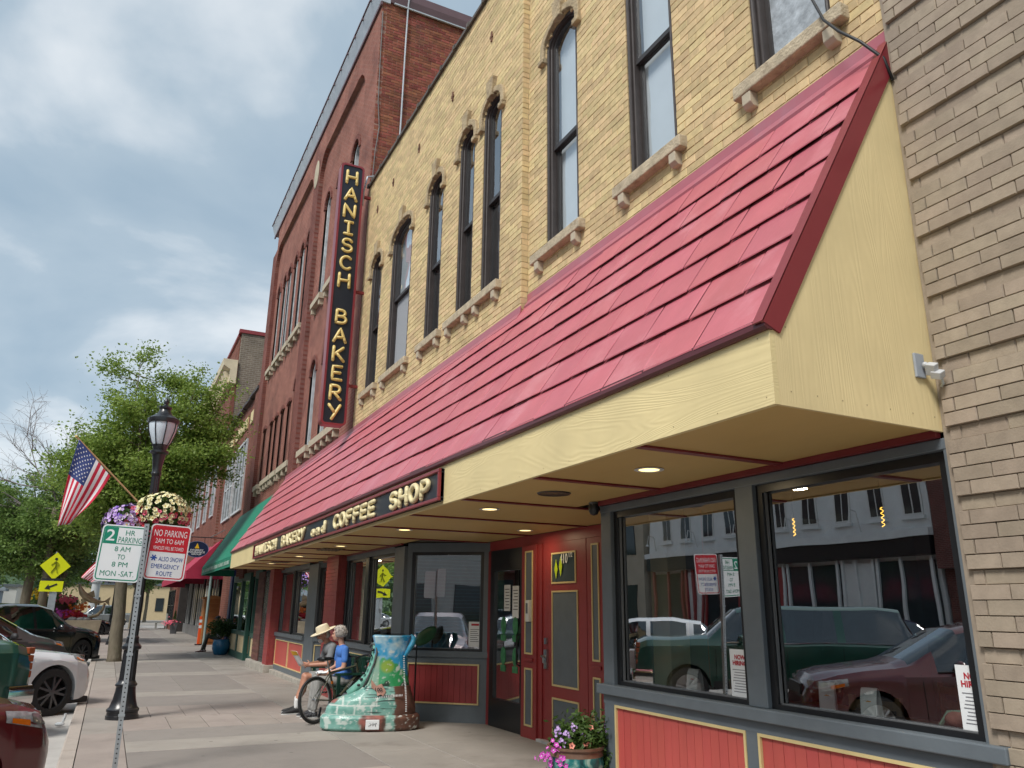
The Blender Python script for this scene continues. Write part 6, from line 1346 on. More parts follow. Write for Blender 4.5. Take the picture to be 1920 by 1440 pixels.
# ================================================================ vehicles
m_tyre = pm('tyre rubber', (.018,.018,.019), .75, .15, 20, .2, 60)
m_under = pm('wheel well', (.008,.008,.008), .95)
m_carglass = glassmat('car glass', (.12,.18,.165), .07, 1.6)
m_chrome = pm('chrome', (.75,.75,.76), .08, .03, metal=1)
m_amber2 = pm('dull amber lens', (.26,.06,.02), .2, .2); m_amber = pm('amber lens', (.62,.15,.01), .15, .1); m_lens = pm('clear lamp lens', (.26,.275,.285), .06, .5, 14); m_lampin = pm('lamp reflector', (.22,.23,.24), .15, .4, 25, metal=.6); m_plast = pm('black plastic trim', (.02,.02,.022), .6, .1); m_seat = pm('car interior', (.03,.028,.027), .8)
def paint(n, c, rough=.25, metal=.0): return pm('car paint ' + n, c, rough, .03, 8, metal=metal, coat=1.0)
def car(label, F, ang, col, prof, W, wr, axles, style, rim='black', H=None, group=None, low=.22, detail=True):
    """F: ground point under the front bumper; prof: stations (x back from the nose, top z, belt z, roof half width factor, body half width factor, glass?)"""
    t = thing('parked_car', label, 'car', (F[0], F[1], gz(F[1])-.135), ang, group); hw = W/2
    xs = [p[0] for p in prof]
    def itp(x, k):
        return float(np.interp(x, xs, [p[k] for p in prof]))
    Lc = xs[-1]; st = sorted(set([round(x, 3) for x in np.linspace(0, Lc, 46)] + [round(a+wr*1.16*math.cos(PI*i/14), 3) for a in axles for i in range(15)] + [round(x, 3) for x in xs]))
    st = [x for x in st if 0 <= x <= Lc]; rings = []
    for x in st:
        top, belt, rf, bf = (itp(x, k) for k in (1,2,3,4)); w = hw*bf; zb = low + .20*max(0, 1-x/.35)**2 + .16*max(0, 1-(Lc-x)/.4)**2
        for a in axles:
            R = wr*1.14
            if abs(x-a) < R: zb = max(zb, wr*.98 + math.sqrt(R*R-(x-a)**2) - .0)
        zb = min(zb, belt-.13); mid = max(zb+.05, zb+(belt-zb)*.55); wt = hw*rf
        if top - belt < .16: wt = min(wt, w*.9)
        ring = [(0, zb), (w*.80, zb), (w*.985, zb+.015), (w, mid), (w*.985, belt-.05), (w*.945, belt), (wt+(w*.945-wt)*.45, belt+(top-belt)*.55), (wt, top-min(.07,(top-belt)*.3+.01)), (wt*.86, top-.008), (wt*.5, top+.008), (0, top+.014)]
        rings.append((x, ring))
    n = len(rings[0][1]); body = MB(); glass = MB(); vs = []; 
    for x, r in rings: vs += [(-x, -y, z) for y, z in r] + [(-x, y, z) for y, z in r]
    gx = [p[0] for p in prof if p[5]]; g0, g1 = min(gx), max(gx)
    fB = []; fG = []
    ws0, ws1, rw0, rw1 = style['ws'][0], style['ws'][1], style['rw'][0], style['rw'][1]; pil = style['pillars']
    for i in range(len(rings)-1):
        xm = (rings[i][0]+rings[i+1][0])/2
        for side in (0, 1):
            for j in range(n-1):
                a = (i*2+side)*n+j; b = ((i+1)*2+side)*n+j; f = (a, b, b+1, a+1) if side == 0 else (a, a+1, b+1, b)
                isg = False
                if g0 < xm < g1 and j in (5, 6) and not any(p0 < xm < p1 for p0, p1 in pil): isg = True
                if ws0 < xm < ws1 and j >= 7: isg = True
                if ws0 < xm < ws1 and j in (5,6) and xm < ws0+(ws1-ws0)*.45: isg = False
                if rw0 < xm < rw1 and j >= 7: isg = True
                (fG if isg else fB).append(f)
    for (i, rev) in ((0, False), (len(rings)-1, True)):
        a = [(i*2)*n+j for j in range(n)]; b = [(i*2+1)*n+j for j in range(n-1, -1, -1)]; f = tuple(a+b); fB.append(tuple(reversed(f)) if not rev else f)
    body.v = list(vs); body.f = fB; body.m = [0]*len(fB); bo = body.build('body', col, t, smooth=32, world=False)
    used = sorted(set(i for f in fG for i in f)); mp = {k: i for i, k in enumerate(used)}
    glass.v = [vs[i] for i in used]; glass.f = [tuple(mp[i] for i in f) for f in fG]; glass.m = [0]*len(fG); glass.build('windows', m_carglass, t, smooth='all', world=False)
    mb = MB(); mb.box(-Lc+.6, -.5, -hw*.72, hw*.72, low+.04, .55); mb.build('underbody', m_under, t, world=False)
    mb = MB()
    for s in (-1, 1):
        mb.box(-(ws1+.75), -(ws1+.15), s*hw*.42-.24, s*hw*.42+.24, .5, .85); mb.box(-(ws1+.85), -(ws1+.72), s*hw*.42-.24, s*hw*.42+.24, .6, 1.25)
    mb.build('seats', m_seat, t, world=False, kind='stuff')
    rm = {'black': pm('black alloy', (.075,.075,.08), .22, .2), 'silver': pm('silver alloy', (.42,.43,.44), .3, .1, metal=.7)}[rim]
    for a in axles:
        for s in (-1, 1):
            y = s*(hw-.115); M = rotx(-s*PI/2)      # axis outwards
            mb = MB(); mb.lathe([(wr*.66,-.1),(wr*.93,-.1),(wr,-.07),(wr,.07),(wr*.95,.1),(wr*.70,.105),(wr*.66,.09)], 32, (-a, y, wr), M, caps=False); tw = mb.build('wheel', m_tyre, t, smooth=35, world=False)
            mb = MB(); mb.lathe([(wr*.68,.09),(wr*.70,.10),(wr*.66,.085),(wr*.64,-.05),(.001,-.05)], 32, (-a, y, wr), M, caps=False); mb.build('rim', pm('rim barrel', (.012,.012,.013), .5) if rim == 'black' else rm, tw, smooth=30, world=False)
            mb = MB()
            for k in range(5):
                for dd in (-.16, .16):
                    an = 2*PI*k/5+dd*.5; p0 = M @ Vector((wr*.10*math.cos(an), wr*.10*math.sin(an), .085)); p1 = M @ Vector((wr*.66*math.cos(an+dd), wr*.66*math.sin(an+dd), .07)); c = Vector((-a, y, wr)); mb.bar(c+p0, c+p1, .035, .03, M @ Vector((0,0,1)))
            mb.lathe([(.05,.06),(.05,.10),(.001,.105)], 12, (-a, y, wr), M); mb.build('spokes', rm, tw, world=False, kind='stuff')
    if not detail: return t
    def ring_s(x, zz):
        k = min(range(len(rings)), key=lambda i: abs(rings[i][0]-x)); r = rings[k][1]; return float(np.interp(zz, [q[1] for q in r[2:9]], [q[0] for q in r[2:9]]))
    zh = style['light_z']; lx = style.get('light_x', .22)
    for s in (-1, 1):
        hb = hw*itp(lx, 4)
        if style.get('boxy'):
            mb = MB(); mb.box(-.02, .012, s*hw*.50, s*hw*.80, zh-.11, zh+.11); h = mb.build('headlight', m_lens, t, world=False, bevel=.01)
            for k in range(4):
                mb = MB(); mb.obox((-.055, s*(hw*.895), zh-.16+k*.105), (.09, .10, .09)); mb.build('turn_signal', m_amber2, t, world=False, bevel=.012)
        else:
            def ring_y(x, zz):
                k = min(range(len(rings)), key=lambda i: abs(rings[i][0]-x)); a, b_ = rings[max(k-1, 0)], rings[min(k+1, len(rings)-1)]
                def yy(r): return float(np.interp(zz, [q[1] for q in r[2:9]], [q[0] for q in r[2:9]]))
                ya, yb = yy(a[1]), yy(b_[1]); w_ = 0 if b_[0] == a[0] else (x-a[0])/(b_[0]-a[0]); return ya+(yb-ya)*w_
            hx0, hx1 = lx-.12, lx+.36
            def patch(nm, m, u0, u1, v0, v1, off, par):
                mb = MB()
                def fn(u, v):
                    uu = u0+(u1-u0)*u; vv = v0+(v1-v0)*v; x = hx0+(hx1-hx0)*uu; zz = (zh-.085+.085*uu)+(.15-.06*uu)*vv + .03*uu
                    return (-x+off*1.2, s*(ring_y(x, zz)+off), zz)
                mb.grid(fn, 12, 7); return mb.build(nm, m, par, smooth='all', world=False)
            h = patch('headlight', m_lens, 0, 1, 0, 1, .006, t); patch('turn_signal', m_amber, .52, .90, .05, .45, .010, h); patch('reflector', m_lampin, .10, .46, .25, .85, .010, h)
        ym = s*(hw+.06); xm_ = ws0+.62; zm = itp(xm_, 2)+.07; mb = MB(); mb.ell((-xm_, ym, zm), (.07, .12, .085), 12, 8); mb.box(-xm_-.03, -xm_+.03, s*(hw-.07), ym, zm-.06, zm-.02); mb.build('mirror', col if style.get('mirror') != 'black' else m_plast, t, smooth=40, world=False)
        for xd in style['handles']: mb = MB(); mb.box(-xd-.11, -xd+.11, s*(hw*.985), s*(hw+.012), itp(xd,2)-.14, itp(xd,2)-.11); mb.build('door_handle', col, t, world=False)
        mb = MB(); mb.box(-(axles[1]-wr*1.25), -(axles[0]+wr*1.25), s*(hw*.93), s*(hw*1.004), low-.02, low+.12); mb.build('sill_trim', m_plast, t, world=False)
        mb = MB(); mb.box(-Lc+.02, -Lc+.2, s*hw*.70, s*hw*.93, itp(Lc-.1,2)-.35, itp(Lc-.1,2)-.05); mb.build('tail_light', m_sred, t, world=False, bevel=.02)
        for xd in [ws0+.12] + [sum(q)/2 for q in pil]:     # door shut lines
            mb = MB(); pts = []
            for zz in np.linspace(low+.16, itp(xd,2)-.02, 7): pts.append((-xd, s*(ring_s(xd, zz)+.0015), zz))
            mb.tube(pts, .005, 4); mb.build('shut_line', m_under, t, world=False)
        mb = MB(); pts = [(-x, s*(hw*itp(x,4)*.953), itp(x,2)+.006) for x in np.linspace(g0+.35, g1-.2, 12)]; mb.tube(pts, .012, 5); mb.build('window_trim', m_chrome if style.get('chrome') else m_plast, t, world=False)
    if style.get('bumper') == 'chrome':
        mb = MB(); pr = [(.16,.46),(.19,.50),(.19,.66),(.15,.72),(.02,.72),(.02,.46)]
        pth = [(-.34, -hw*1.0), (-.06, -hw*.99), (.0, -hw*.86), (.0, hw*.86), (-.06, hw*.99), (-.34, hw*1.0)]
        off = [(-.0,-1),(.7,-.7),(1,-.1),(1,.1),(.7,.7),(0,1)]; vs = []; k = len(pr)
        for (px, py), (ox, oy) in zip(pth, off): vs += [(px+ox*(d-.08), py+oy*(d-.08)*.55, z) for d, z in pr]
        mb.add(vs, [(i*k+j, i*k+(j+1)%k, (i+1)*k+(j+1)%k, (i+1)*k+j) for i in range(5) for j in range(k)] + [tuple(range(k)), tuple(range(6*k-1, 5*k-1, -1))]); mb.build('bumper', m_chrome, t, world=False, smooth=30)
        mb = MB(); mb.box(-.02, .015, -hw*.48, hw*.48, zh-.15, zh+.13); mb.build('grille', m_chrome, t, world=False)
    else:
        mb = MB(); mb.box(-.16, -.01, -hw*.52, hw*.52, low+.20, low+.33); mb.build('lower_grille', m_plast, t, world=False); mb = MB(); mb.box(-.14, -.0, -hw*.45, hw*.45, zh-.14, zh-.0); mb.build('grille', m_plast, t, world=False)
        mb = MB(); mb.box(-.5, -.10, -hw*.9, hw*.9, low-.05, low+.05); mb.build('air_dam', m_plast, t, world=False, bevel=.02)
    return t
A30 = math.radians(30)
suv = [(0,.62,.50,.55,.66,0),(.06,.80,.66,.62,.80,0),(.18,.93,.80,.72,.90,0),(.45,1.0,.90,.80,.97,0),(.8,1.05,.97,.82,1,0),(1.25,1.11,1.0,.82,1,0),(1.42,1.17,1.01,.80,1,1),(2.15,1.60,1.04,.70,1,1),(2.6,1.69,1.05,.69,1,1),(3.4,1.70,1.07,.68,1,1),(4.0,1.64,1.10,.66,.99,1),(4.45,1.28,1.10,.66,.95,1),(4.58,1.06,.95,.7,.92,0),(4.66,.85,.75,.7,.86,0)]
suvst = dict(ws=(1.42,2.15), rw=(4.02,4.45), pillars=[(2.78,2.88),(3.68,3.82)], light_z=.80, handles=(2.6,3.5))
van = [(0,.62,.52,.6,.70,0),(.08,.78,.66,.68,.84,0),(.25,.92,.82,.76,.93,0),(.6,1.03,.92,.8,.98,0),(1.0,1.12,.98,.82,1,0),(1.12,1.17,1.0,.82,1,1),(2.1,1.66,1.03,.70,1,1),(2.6,1.74,1.04,.69,1,1),(4.3,1.74,1.08,.68,.99,1),(4.75,1.3,1.08,.68,.96,1),(4.9,1.0,.9,.7,.92,0),(5.0,.8,.7,.7,.86,0)]
vanst = dict(ws=(1.12,2.1), rw=(4.32,4.72), pillars=[(2.72,2.82),(3.7,3.8)], light_z=.84, handles=(2.6,3.4), mirror='black')
trk = [(0,1.12,1.02,.72,.90,0),(.05,1.25,1.14,.82,.95,0),(.25,1.31,1.20,.86,.99,0),(1.2,1.35,1.23,.86,1,0),(1.45,1.37,1.23,.84,1,1),(2.05,1.86,1.24,.74,1,1),(2.5,1.96,1.24,.74,1,1),(4.7,1.97,1.25,.74,1,1),(5.2,1.90,1.25,.74,1,1),(5.42,1.38,1.24,.78,.98,1),(5.5,1.0,.95,.8,.96,0)]
trkst = dict(ws=(1.45,2.05), rw=(5.22,5.40), pillars=[(2.85,2.97),(3.9,4.05)], light_z=1.02, handles=(2.7,3.7), boxy=True, bumper='chrome', chrome=True)
pick = [(0,.95,.85,.72,.90,0),(.05,1.08,.96,.82,.95,0),(.25,1.13,1.03,.86,.99,0),(1.2,1.18,1.06,.86,1,0),(1.45,1.22,1.06,.84,1,1),(2.1,1.76,1.1,.74,1,1),(2.5,1.86,1.1,.74,1,1),(3.5,1.86,1.1,.74,1,1),(3.62,1.25,1.1,.9,1,1),(3.7,1.2,1.1,.92,1,0),(5.5,1.2,1.1,.92,1,0),(5.6,1.1,1.0,.9,.98,0)]
sed = [(0,.58,.48,.6,.70,0),(.08,.70,.58,.68,.84,0),(.3,.80,.70,.78,.95,0),(1.1,.95,.86,.82,1,0),(1.3,1.0,.88,.8,1,1),(2.1,1.40,.91,.64,1,1),(2.6,1.46,.92,.63,1,1),(3.3,1.42,.95,.63,1,1),(4.05,1.05,.96,.68,.98,1),(4.5,1.0,.92,.78,.95,0),(4.68,.8,.7,.78,.88,0)]
sedst = dict(ws=(1.3,2.1), rw=(3.35,4.0), pillars=[(2.72,2.80)], light_z=.68, handles=(2.55,3.3))
car('dark red car nearest the camera, its headlight at the frame edge', (-.68, 9.2), math.radians(35), paint('maroon', (.085,.006,.010), .3, .2), suv, 1.86, .36, (.92, 3.62), dict(suvst, light_z=.80), 'silver', low=.22)
car('green sport utility truck with chrome bumper beside the white car', (-1.36, 14.25), math.radians(34), paint('green', (.004,.055,.038), .28), trk, 2.0, .39, (1.02, 4.25), trkst, 'silver', low=.42)
car('white car with black wheels parked nose to the kerb', (-.53, 17.35), math.radians(38), paint('white', (.74,.78,.81), .25), suv, 1.84, .385, (.86, 3.58), dict(suvst, light_z=.88, light_x=.14), 'black', low=.22)
car('grey minivan nosed in between the white car and the black car', (-1.23, 25.3), math.radians(38), paint('grey', (.10,.105,.11), .3, .5), van, 1.96, .34, (1.0, 4.0), vanst, 'silver')
car('black car with black wheels parked past the grey minivan', (-.60, 30.6), math.radians(48), paint('black', (.006,.007,.010), .2), [(x, z*1.10, b*1.08, r, w, g) for x, z, b, r, w, g in suv], 1.95, .40, (.98, 3.75), dict(suvst, light_z=.86), 'black', low=.24)
car('dark car with pale roof parked beyond the square planter', (.0, 56), A30, paint('midnight', (.008,.009,.014), .2), suv, 1.9, .38, (.93, 3.62), suvst, 'black')
car('grey pickup crossing the far street behind the tree trunk', (-3.2, 80.5), PI, paint('pewter', (.18,.19,.19), .35, .3), pick, 2.0, .4, (1.02, 4.4), dict(trkst, rw=(3.52,3.6), boxy=False, bumper=None, handles=(2.7,)), 'silver', low=.4)
car('white pickup crossing the far street behind the lamp post', (5.5, 82.5), PI, paint('bright white', (.7,.7,.7), .3), pick, 2.0, .4, (1.02, 4.4), dict(trkst, rw=(3.52,3.6), boxy=False, bumper=None, handles=(2.7,)), 'silver', low=.4)
car('silver car at the left edge by the far lawn', (-14.5, 84), 0, paint('silver', (.36,.38,.40), .3, .5), sed, 1.82, .33, (.9, 3.55), sedst, 'silver')
A210 = math.radians(150)
car('white sedan parked across the street, seen in the shop glass', (-18.3, 29.5), PI+A30, paint('pearl', (.66,.66,.66), .3), sed, 1.82, .33, (.9, 3.55), sedst, 'silver')
car('dark blue car parked across the street, seen in the shop glass', (-18.3, 18), PI+A30, paint('navy', (.01,.02,.05), .25), suv, 1.88, .37, (.93, 3.62), suvst, 'silver')
car('light grey car parked across the street farther up', (-18.3, 40), PI+A30, paint('light grey', (.35,.36,.37), .3, .3), suv, 1.88, .37, (.93, 3.62), suvst, 'silver')
car('black sedan parked across the street behind the camera', (-18.3, 9), PI+A30, paint('graphite', (.03,.03,.033), .3), sed, 1.82, .33, (.9, 3.55), sedst, 'silver')

# ================================================================ bench, people, bicycle, boot
G = gz(13.4)
m_bgreen = pm('dark green bench paint', (.008,.045,.03), .4, .15, 6)
bn = thing('park_bench', 'dark green slatted bench under the two-part window', 'bench', (3.7, 13.75, G))
for i in range(5):
    mb = MB(); x = 3.40+i*.085; mb.box(x, x+.068, 12.92, 14.65, G+.42, G+.45); mb.build('seat_slat', m_bgreen, bn, bevel=.004)
for i in range(17):
    y = 12.96+i*.1; mb = MB(); mb.obox((3.87, y+.035, G+.68), (.022,.06,.40), roty(.12)); mb.build('back_slat', m_bgreen, bn)
for z, x in ((.47, 3.835), (.88, 3.905)):
    mb = MB(); mb.box(x-.02, x+.025, 12.9, 14.67, G+z-.03, G+z+.03); mb.build('back_rail', m_bgreen, bn, bevel=.006)
for y in (12.90, 14.62):
    mb = MB(); mb.box(3.40, 3.45, y, y+.05, G, G+.66); mb.box(3.80, 3.85, y, y+.05, G, G+.9); mb.box(3.36, 3.88, y-.002, y+.052, G+.64, G+.675); mb.box(3.45, 3.80, y, y+.05, G+.38, G+.42); mb.build('end_frame', m_bgreen, bn, kind='stuff')

def body_mesh(name, prims, mats, parent, voxel=.0085, smooth=7):
    """one continuous figure: limbs are fused by a voxel remesh, then every face takes the cloth or skin of its nearest limb"""
    mb = MB()
    for p in prims:
        if p[0] == 'c':
            _, a, b, r0, r1, m = p; a = Vector(a); b = Vector(b); d = b-a; n = 6
            mb.tube([a+d*i/n for i in range(n+1)], [r0+(r1-r0)*i/n for i in range(n+1)], 12); mb.ell(a, r0, 12, 8); mb.ell(b, r1, 12, 8)
        else:
            _, c, r, m = p[:4]; mb.ell(c, r, 18, 12, p[4] if len(p) > 4 else None)
    me = mb.mesh('tmp'); o = bpy.data.objects.new('tmp', me); COL.objects.link(o)
    rm = o.modifiers.new('r', 'REMESH'); rm.mode = 'VOXEL'; rm.voxel_size = voxel
    sm_ = o.modifiers.new('s', 'SMOOTH'); sm_.iterations = smooth; sm_.factor = .5
    dg = bpy.context.evaluated_depsgraph_get(); dg.update(); ev = o.evaluated_get(dg); out = bpy.data.meshes.new_from_object(ev)
    bpy.data.objects.remove(o); bpy.data.meshes.remove(me)
    n = len(out.polygons); C = np.empty(n*3); out.polygons.foreach_get('center', C); C = C.reshape(-1,3)
    best = np.full(n, 1e9); idx = np.zeros(n, int)
    for p in prims:
        if p[0] == 'c':
            a = np.array(p[1]); b = np.array(p[2]); d = b-a; t = np.clip(((C-a)@d)/max(d@d, 1e-9), 0, 1); dist = np.linalg.norm(C-(a+t[:,None]*d), axis=1)-(p[3]+(p[4]-p[3])*t); m = p[5]
        else:
            r = np.array(p[2]) if not isinstance(p[2], (int, float)) else np.array([p[2]]*3); q = (C-np.array(p[1]))
            if len(p) > 4: q = q @ np.array(p[4])
            k = np.linalg.norm(q/r, axis=1); dist = (k-1)*r.min(); m = p[3]
        w = dist < best; best[w] = dist[w]; idx[w] = m
    for m in mats: out.materials.append(m)
    out.polygons.foreach_set('material_index', idx.astype(np.int32)); out.polygons.foreach_set('use_smooth', [True]*n)
    off = wloc(parent); out.transform(Matrix.Translation(-off)); out.name = name
    ob = bpy.data.objects.new(name, out); COL.objects.link(ob); ob.parent = parent; return ob
def hand(prims, wrist, d, palm_n, m, curl=.5, s=1.0):
    """palm, four unequal bent fingers and a thumb from the side of the palm"""
    d = Vector(d).normalized(); nrm = Vector(palm_n); nrm = (nrm-d*nrm.dot(d)).normalized(); side = d.cross(nrm); w = Vector(wrist)
    prims.append(('e', tuple(w+d*.045*s), (.047*s, .040*s, .018*s), m, Matrix((d, side, nrm)).transposed()))
    for k, (o, L) in enumerate(((-.030,.062),(-.010,.074),(.011,.070),(.030,.055))):
        b = w+d*.082*s+side*o*s; k1 = b+(d*math.cos(curl)+nrm*math.sin(curl))*L*.5*s; k2 = k1+(d*math.cos(curl*2.2)+nrm*math.sin(curl*2.2))*L*.5*s
        prims.append(('c', tuple(b), tuple(k1), .0098*s, .0092*s, m)); prims.append(('c', tuple(k1), tuple(k2), .0092*s, .0078*s, m))
    b = w+d*.025*s-side*.038*s; k1 = b+(d*.6-side*.7+nrm*.4).normalized()*.035*s; k2 = k1+(d*.85-side*.1+nrm*.5).normalized()*.03*s
    prims.append(('c', tuple(b), tuple(k1), .0125*s, .011*s, m)); prims.append(('c', tuple(k1), tuple(k2), .011*s, .009*s, m))
m_skin = pm('skin tanned', (.42,.20,.13), .5, .1, 20); m_skin2 = pm('skin fair', (.50,.27,.19), .5, .1, 20); m_shirtb = pm('blue jersey', (.055,.17,.50), .8, .12, 12, .3, 120); m_shirtg = pm('grey jersey', (.19,.20,.21), .85, .15, 12, .3, 120)
m_trous = pm('light grey trousers', (.30,.295,.28), .85, .12, 10, .3, 80); m_shorts = pm('grey shorts', (.27,.27,.265), .85, .12, 12, .3, 80); m_sock = pm('white sock', (.66,.66,.65), .9, .05, 30, .3, 120); m_shoe = pm('black shoe', (.018,.018,.02), .6, .2); m_sole = pm('white sole', (.55,.55,.53), .6); m_hair = pm('silver hair', (.46,.42,.38), .7, .25, 40, .8, 90); m_beard = pm('white beard', (.55,.52,.48), .8, .2, 40, .6, 90)
m_straw = pm('straw hat', (.68,.60,.44), .8, .12, 30, .6, 140); m_eye = pm('dark eye', (.02,.015,.012), .2)
def shoe(parent, heel, toe, m=None):
    h = Vector(heel); t = Vector(toe); d = (t-h); L = d.length; d.normalize(); a = math.atan2(d.y, d.x)
    mb = MB(); n = 10; M = rotz(a)
    for k in range(n): pass
    secs = [(0,.035,.075),(.04,.042,.085),(.10,.040,.082),(.16,.046,.060),(.22,.048,.048),(.27,.036,.036),(.29,.012,.02)]; s = L/.29; vs = []
    for x, w, z in secs:
        for q in range(8):
            an = 2*PI*q/8; vs.append(h + M @ Vector((x*s, w*math.cos(an), z*.5+.012+z*.5*math.sin(an))))
    k = len(secs); mb.add(vs, [(i*8+j, i*8+(j+1)%8, (i+1)*8+(j+1)%8, (i+1)*8+j) for i in range(k-1) for j in range(8)] + [tuple(range(7,-1,-1)), tuple(range((k-1)*8, k*8))]); o = mb.build('shoe', m or m_shoe, parent, smooth='all')
    mb = MB(); pts = [(x*s, w*1.04) for x, w, z in secs] + [(x*s, -w*1.04) for x, w, z in reversed(secs)]; mb.prism(pts, 0, .018, lambda u, w, z: h + M @ Vector((u, w, z))); mb.build('sole', m_sole, o)
def head(prims, c, look, m, s=1.0):
    """skull, jaw, nose, ears along the look direction"""
    c = Vector(c); f = Vector(look).normalized(); u = Vector((0,0,1)); u = (u-f*u.dot(f)).normalized(); sd = f.cross(u); M = Matrix((f, sd, u)).transposed()
    P = lambda x, y, z: tuple(c + M @ Vector((x*s, y*s, z*s)))
    prims += [('e', P(-.012,0,.022), (.098*s,.078*s,.098*s), m, M), ('e', P(.028,0,-.045), (.062*s,.060*s,.068*s), m, M), ('e', P(.055,0,-.085), (.032*s,.032*s,.024*s), m, M), ('c', P(.088,0,.005), P(.108,0,-.028), .011*s, .015*s, m), ('e', P(.086,0,-.062), (.014*s,.026*s,.010*s), m, M), ('e', P(.078,0,.026), (.02*s,.055*s,.012*s), m, M)]
    for q in (-1, 1): prims += [('e', P(-.012, q*.080, -.012), (.020*s,.010*s,.032*s), m, M), ('e', P(.062,q*.040,-.025), (.022*s,.022*s,.024*s), m, M)]
    return P, M
def eyes(parent, P, s=1.0):
    for q in (-1, 1): mb = MB(); mb.ell(P(.080, q*.032, .006), .009*s, 8, 6); mb.build('eye', m_eye, parent, smooth='all')

# --- woman in blue, sitting, turned towards the man
wo = thing('person', 'seated person in blue shirt and grey trousers with short silver hair', 'person', (3.52, 13.30, G)); Y = 13.30; pr = []
z = lambda v: G+v
pr += [('e', (3.60,Y,z(.60)), (.155,.185,.14), 1), ('e', (3.60,Y,z(.53)), (.17,.19,.10), 2), ('e', (3.585,Y,z(.80)), (.125,.165,.20), 1), ('e', (3.555,Y,z(.98)), (.105,.185,.115), 1), ('c', (3.55,Y,z(1.06)), (3.515,Y,z(1.17)), .052, .048, 0)]
for q in (-1, 1):
    pr += [('c', (3.55,Y+q*.10,z(.53)), (3.18,Y+q*.11,z(.55)), .095, .072, 2), ('c', (3.17,Y+q*.11,z(.54)), (3.13,Y+q*.11,z(.14)), .070, .055, 2), ('c', (3.13,Y+q*.11,z(.16)), (3.13,Y+q*.11,z(.07)), .040, .035, 3)]
    pr += [('c', (3.55,Y+q*.185,z(1.02)), (3.545,Y+q*.225,z(.86)), .062, .058, 1), ('c', (3.545,Y+q*.225,z(.86)), (3.53,Y+q*.235,z(.74)), .044, .040, 0), ('c', (3.53,Y+q*.235,z(.74)), (3.30,Y+q*.12,z(.655)), .038, .027, 0)]
    hand(pr, (3.30,Y+q*.12,z(.655)), (-.8,-q*.35,-.15), (0,0,-1), 0, .45, .95)
P, M = head(pr, (3.475,Y+.01,z(1.255)), (-.86,.50,-.05), 0, .98)
b = body_mesh('body', pr, [m_skin2, m_shirtb, m_trous, m_sock], wo); eyes(b, P)
mb = MB(); hc = Vector(P(-.022,0,.035)); mb.ell(tuple(hc), (.114,.098,.108), 20, 14, M)
vv = []
for v in mb.v:
    q = M.transposed() @ (Vector(v)-hc)
    if q.x > .055 and q.z < .055: q = Vector((.055, q.y*.9, q.z))
    if q.z < -.075: q.z = -.075
    vv.append(tuple(hc + M @ (q*(1+.03*math.sin(q.y*90+q.z*70)))))
mb.v = vv; hr_ = mb.build('hair', m_hair, b, smooth='all')
R8 = np.random.default_rng(4); hp = []
while len(hp) < 900:
    q = R8.normal(size=3); q /= np.linalg.norm(q); q = q*np.array((.112,.096,.106))
    if (q[0] > .06 and q[2] < .05) or q[2] < -.078: continue
    hp.append(np.array(hc + M @ Vector(q)))
V, F = leaf_mesh(hp, .04, R8, .22, .5); np_obj('curls', V, F, pm('silver curls', (.55,.50,.46), .7, .3, 60), hr_, kind='stuff')
for q in (-1, 1): shoe(b, (3.19,Y+q*.11,G), (2.92,Y+q*.13,G), pm('dark trainer', (.03,.03,.035), .6))
sc_ = thing('paper_bag', 'crumpled white paper in the lap of the person in blue', 'paper', (3.24, Y-.02, z(.66))); mb = MB(); mb.grid(lambda u, v: (3.15+.24*u, Y-.14+.22*v, z(.665)+.03*math.sin(u*9+v*4)*math.sin(v*7)+.02*u), 8, 8); o = mb.build('sheet', m_paper, sc_, smooth=20); o.modifiers.new('t', 'SOLIDIFY').thickness = .012
# --- man with straw hat reading a leaflet
mn = thing('person', 'seated person in straw hat and grey shorts holding a leaflet', 'person', (3.5, 13.98, G)); Y = 13.98; pr = []
pr += [('e', (3.62,Y,z(.60)), (.16,.19,.15), 1), ('e', (3.61,Y,z(.52)), (.17,.19,.10), 2), ('e', (3.58,Y,z(.80)), (.135,.18,.21), 1), ('e', (3.52,Y,z(1.0)), (.115,.20,.12), 1), ('c', (3.49,Y,z(1.07)), (3.43,Y,z(1.15)), .058, .054, 0)]
feet = ((2.93, -.22), (2.99, .08))
for q, (fx_, fy) in zip((-1, 1), feet):
    kn = (3.10+(.04 if q > 0 else 0), Y+fy*.9, z(.56)); an = (fx_+.05, Y+fy, z(.11))
    mid = tuple(Vector((3.58,Y+q*.10,z(.53)))*.25+Vector(kn)*.75)
    pr += [('c', (3.58,Y+q*.10,z(.53)), mid, .10, .083, 2), ('c', mid, kn, .068, .058, 0), ('c', kn, tuple(Vector(kn)*.55+Vector(an)*.45+Vector((.015,0,0))), .056, .058, 0), ('c', tuple(Vector(kn)*.55+Vector(an)*.45+Vector((.015,0,0))), tuple(Vector(an)+Vector((0,0,.10))), .056, .040, 0), ('c', tuple(Vector(an)+Vector((0,0,.10))), an, .045, .042, 3)]
for q in (-1, 1):
    pr += [('c', (3.51,Y+q*.20,z(1.03)), (3.47,Y+q*.235,z(.86)), .066, .060, 1), ('c', (3.47,Y+q*.235,z(.86)), (3.44,Y+q*.24,z(.76)), .048, .044, 0), ('c', (3.44,Y+q*.24,z(.76)), (3.17,Y+q*.10-.04,z(.745)), .042, .030, 0)]
    hand(pr, (3.17,Y+q*.10-.04,z(.745)), (-.9,-q*.2,.1), (0,-q,.2), 0, .6, 1.0)
P, M = head(pr, (3.385,Y,z(1.225)), (-.95,-.02,-.30), 0, 1.0)
b = body_mesh('body', pr, [m_skin, m_shirtg, m_shorts, m_sock], mn); eyes(b, P)
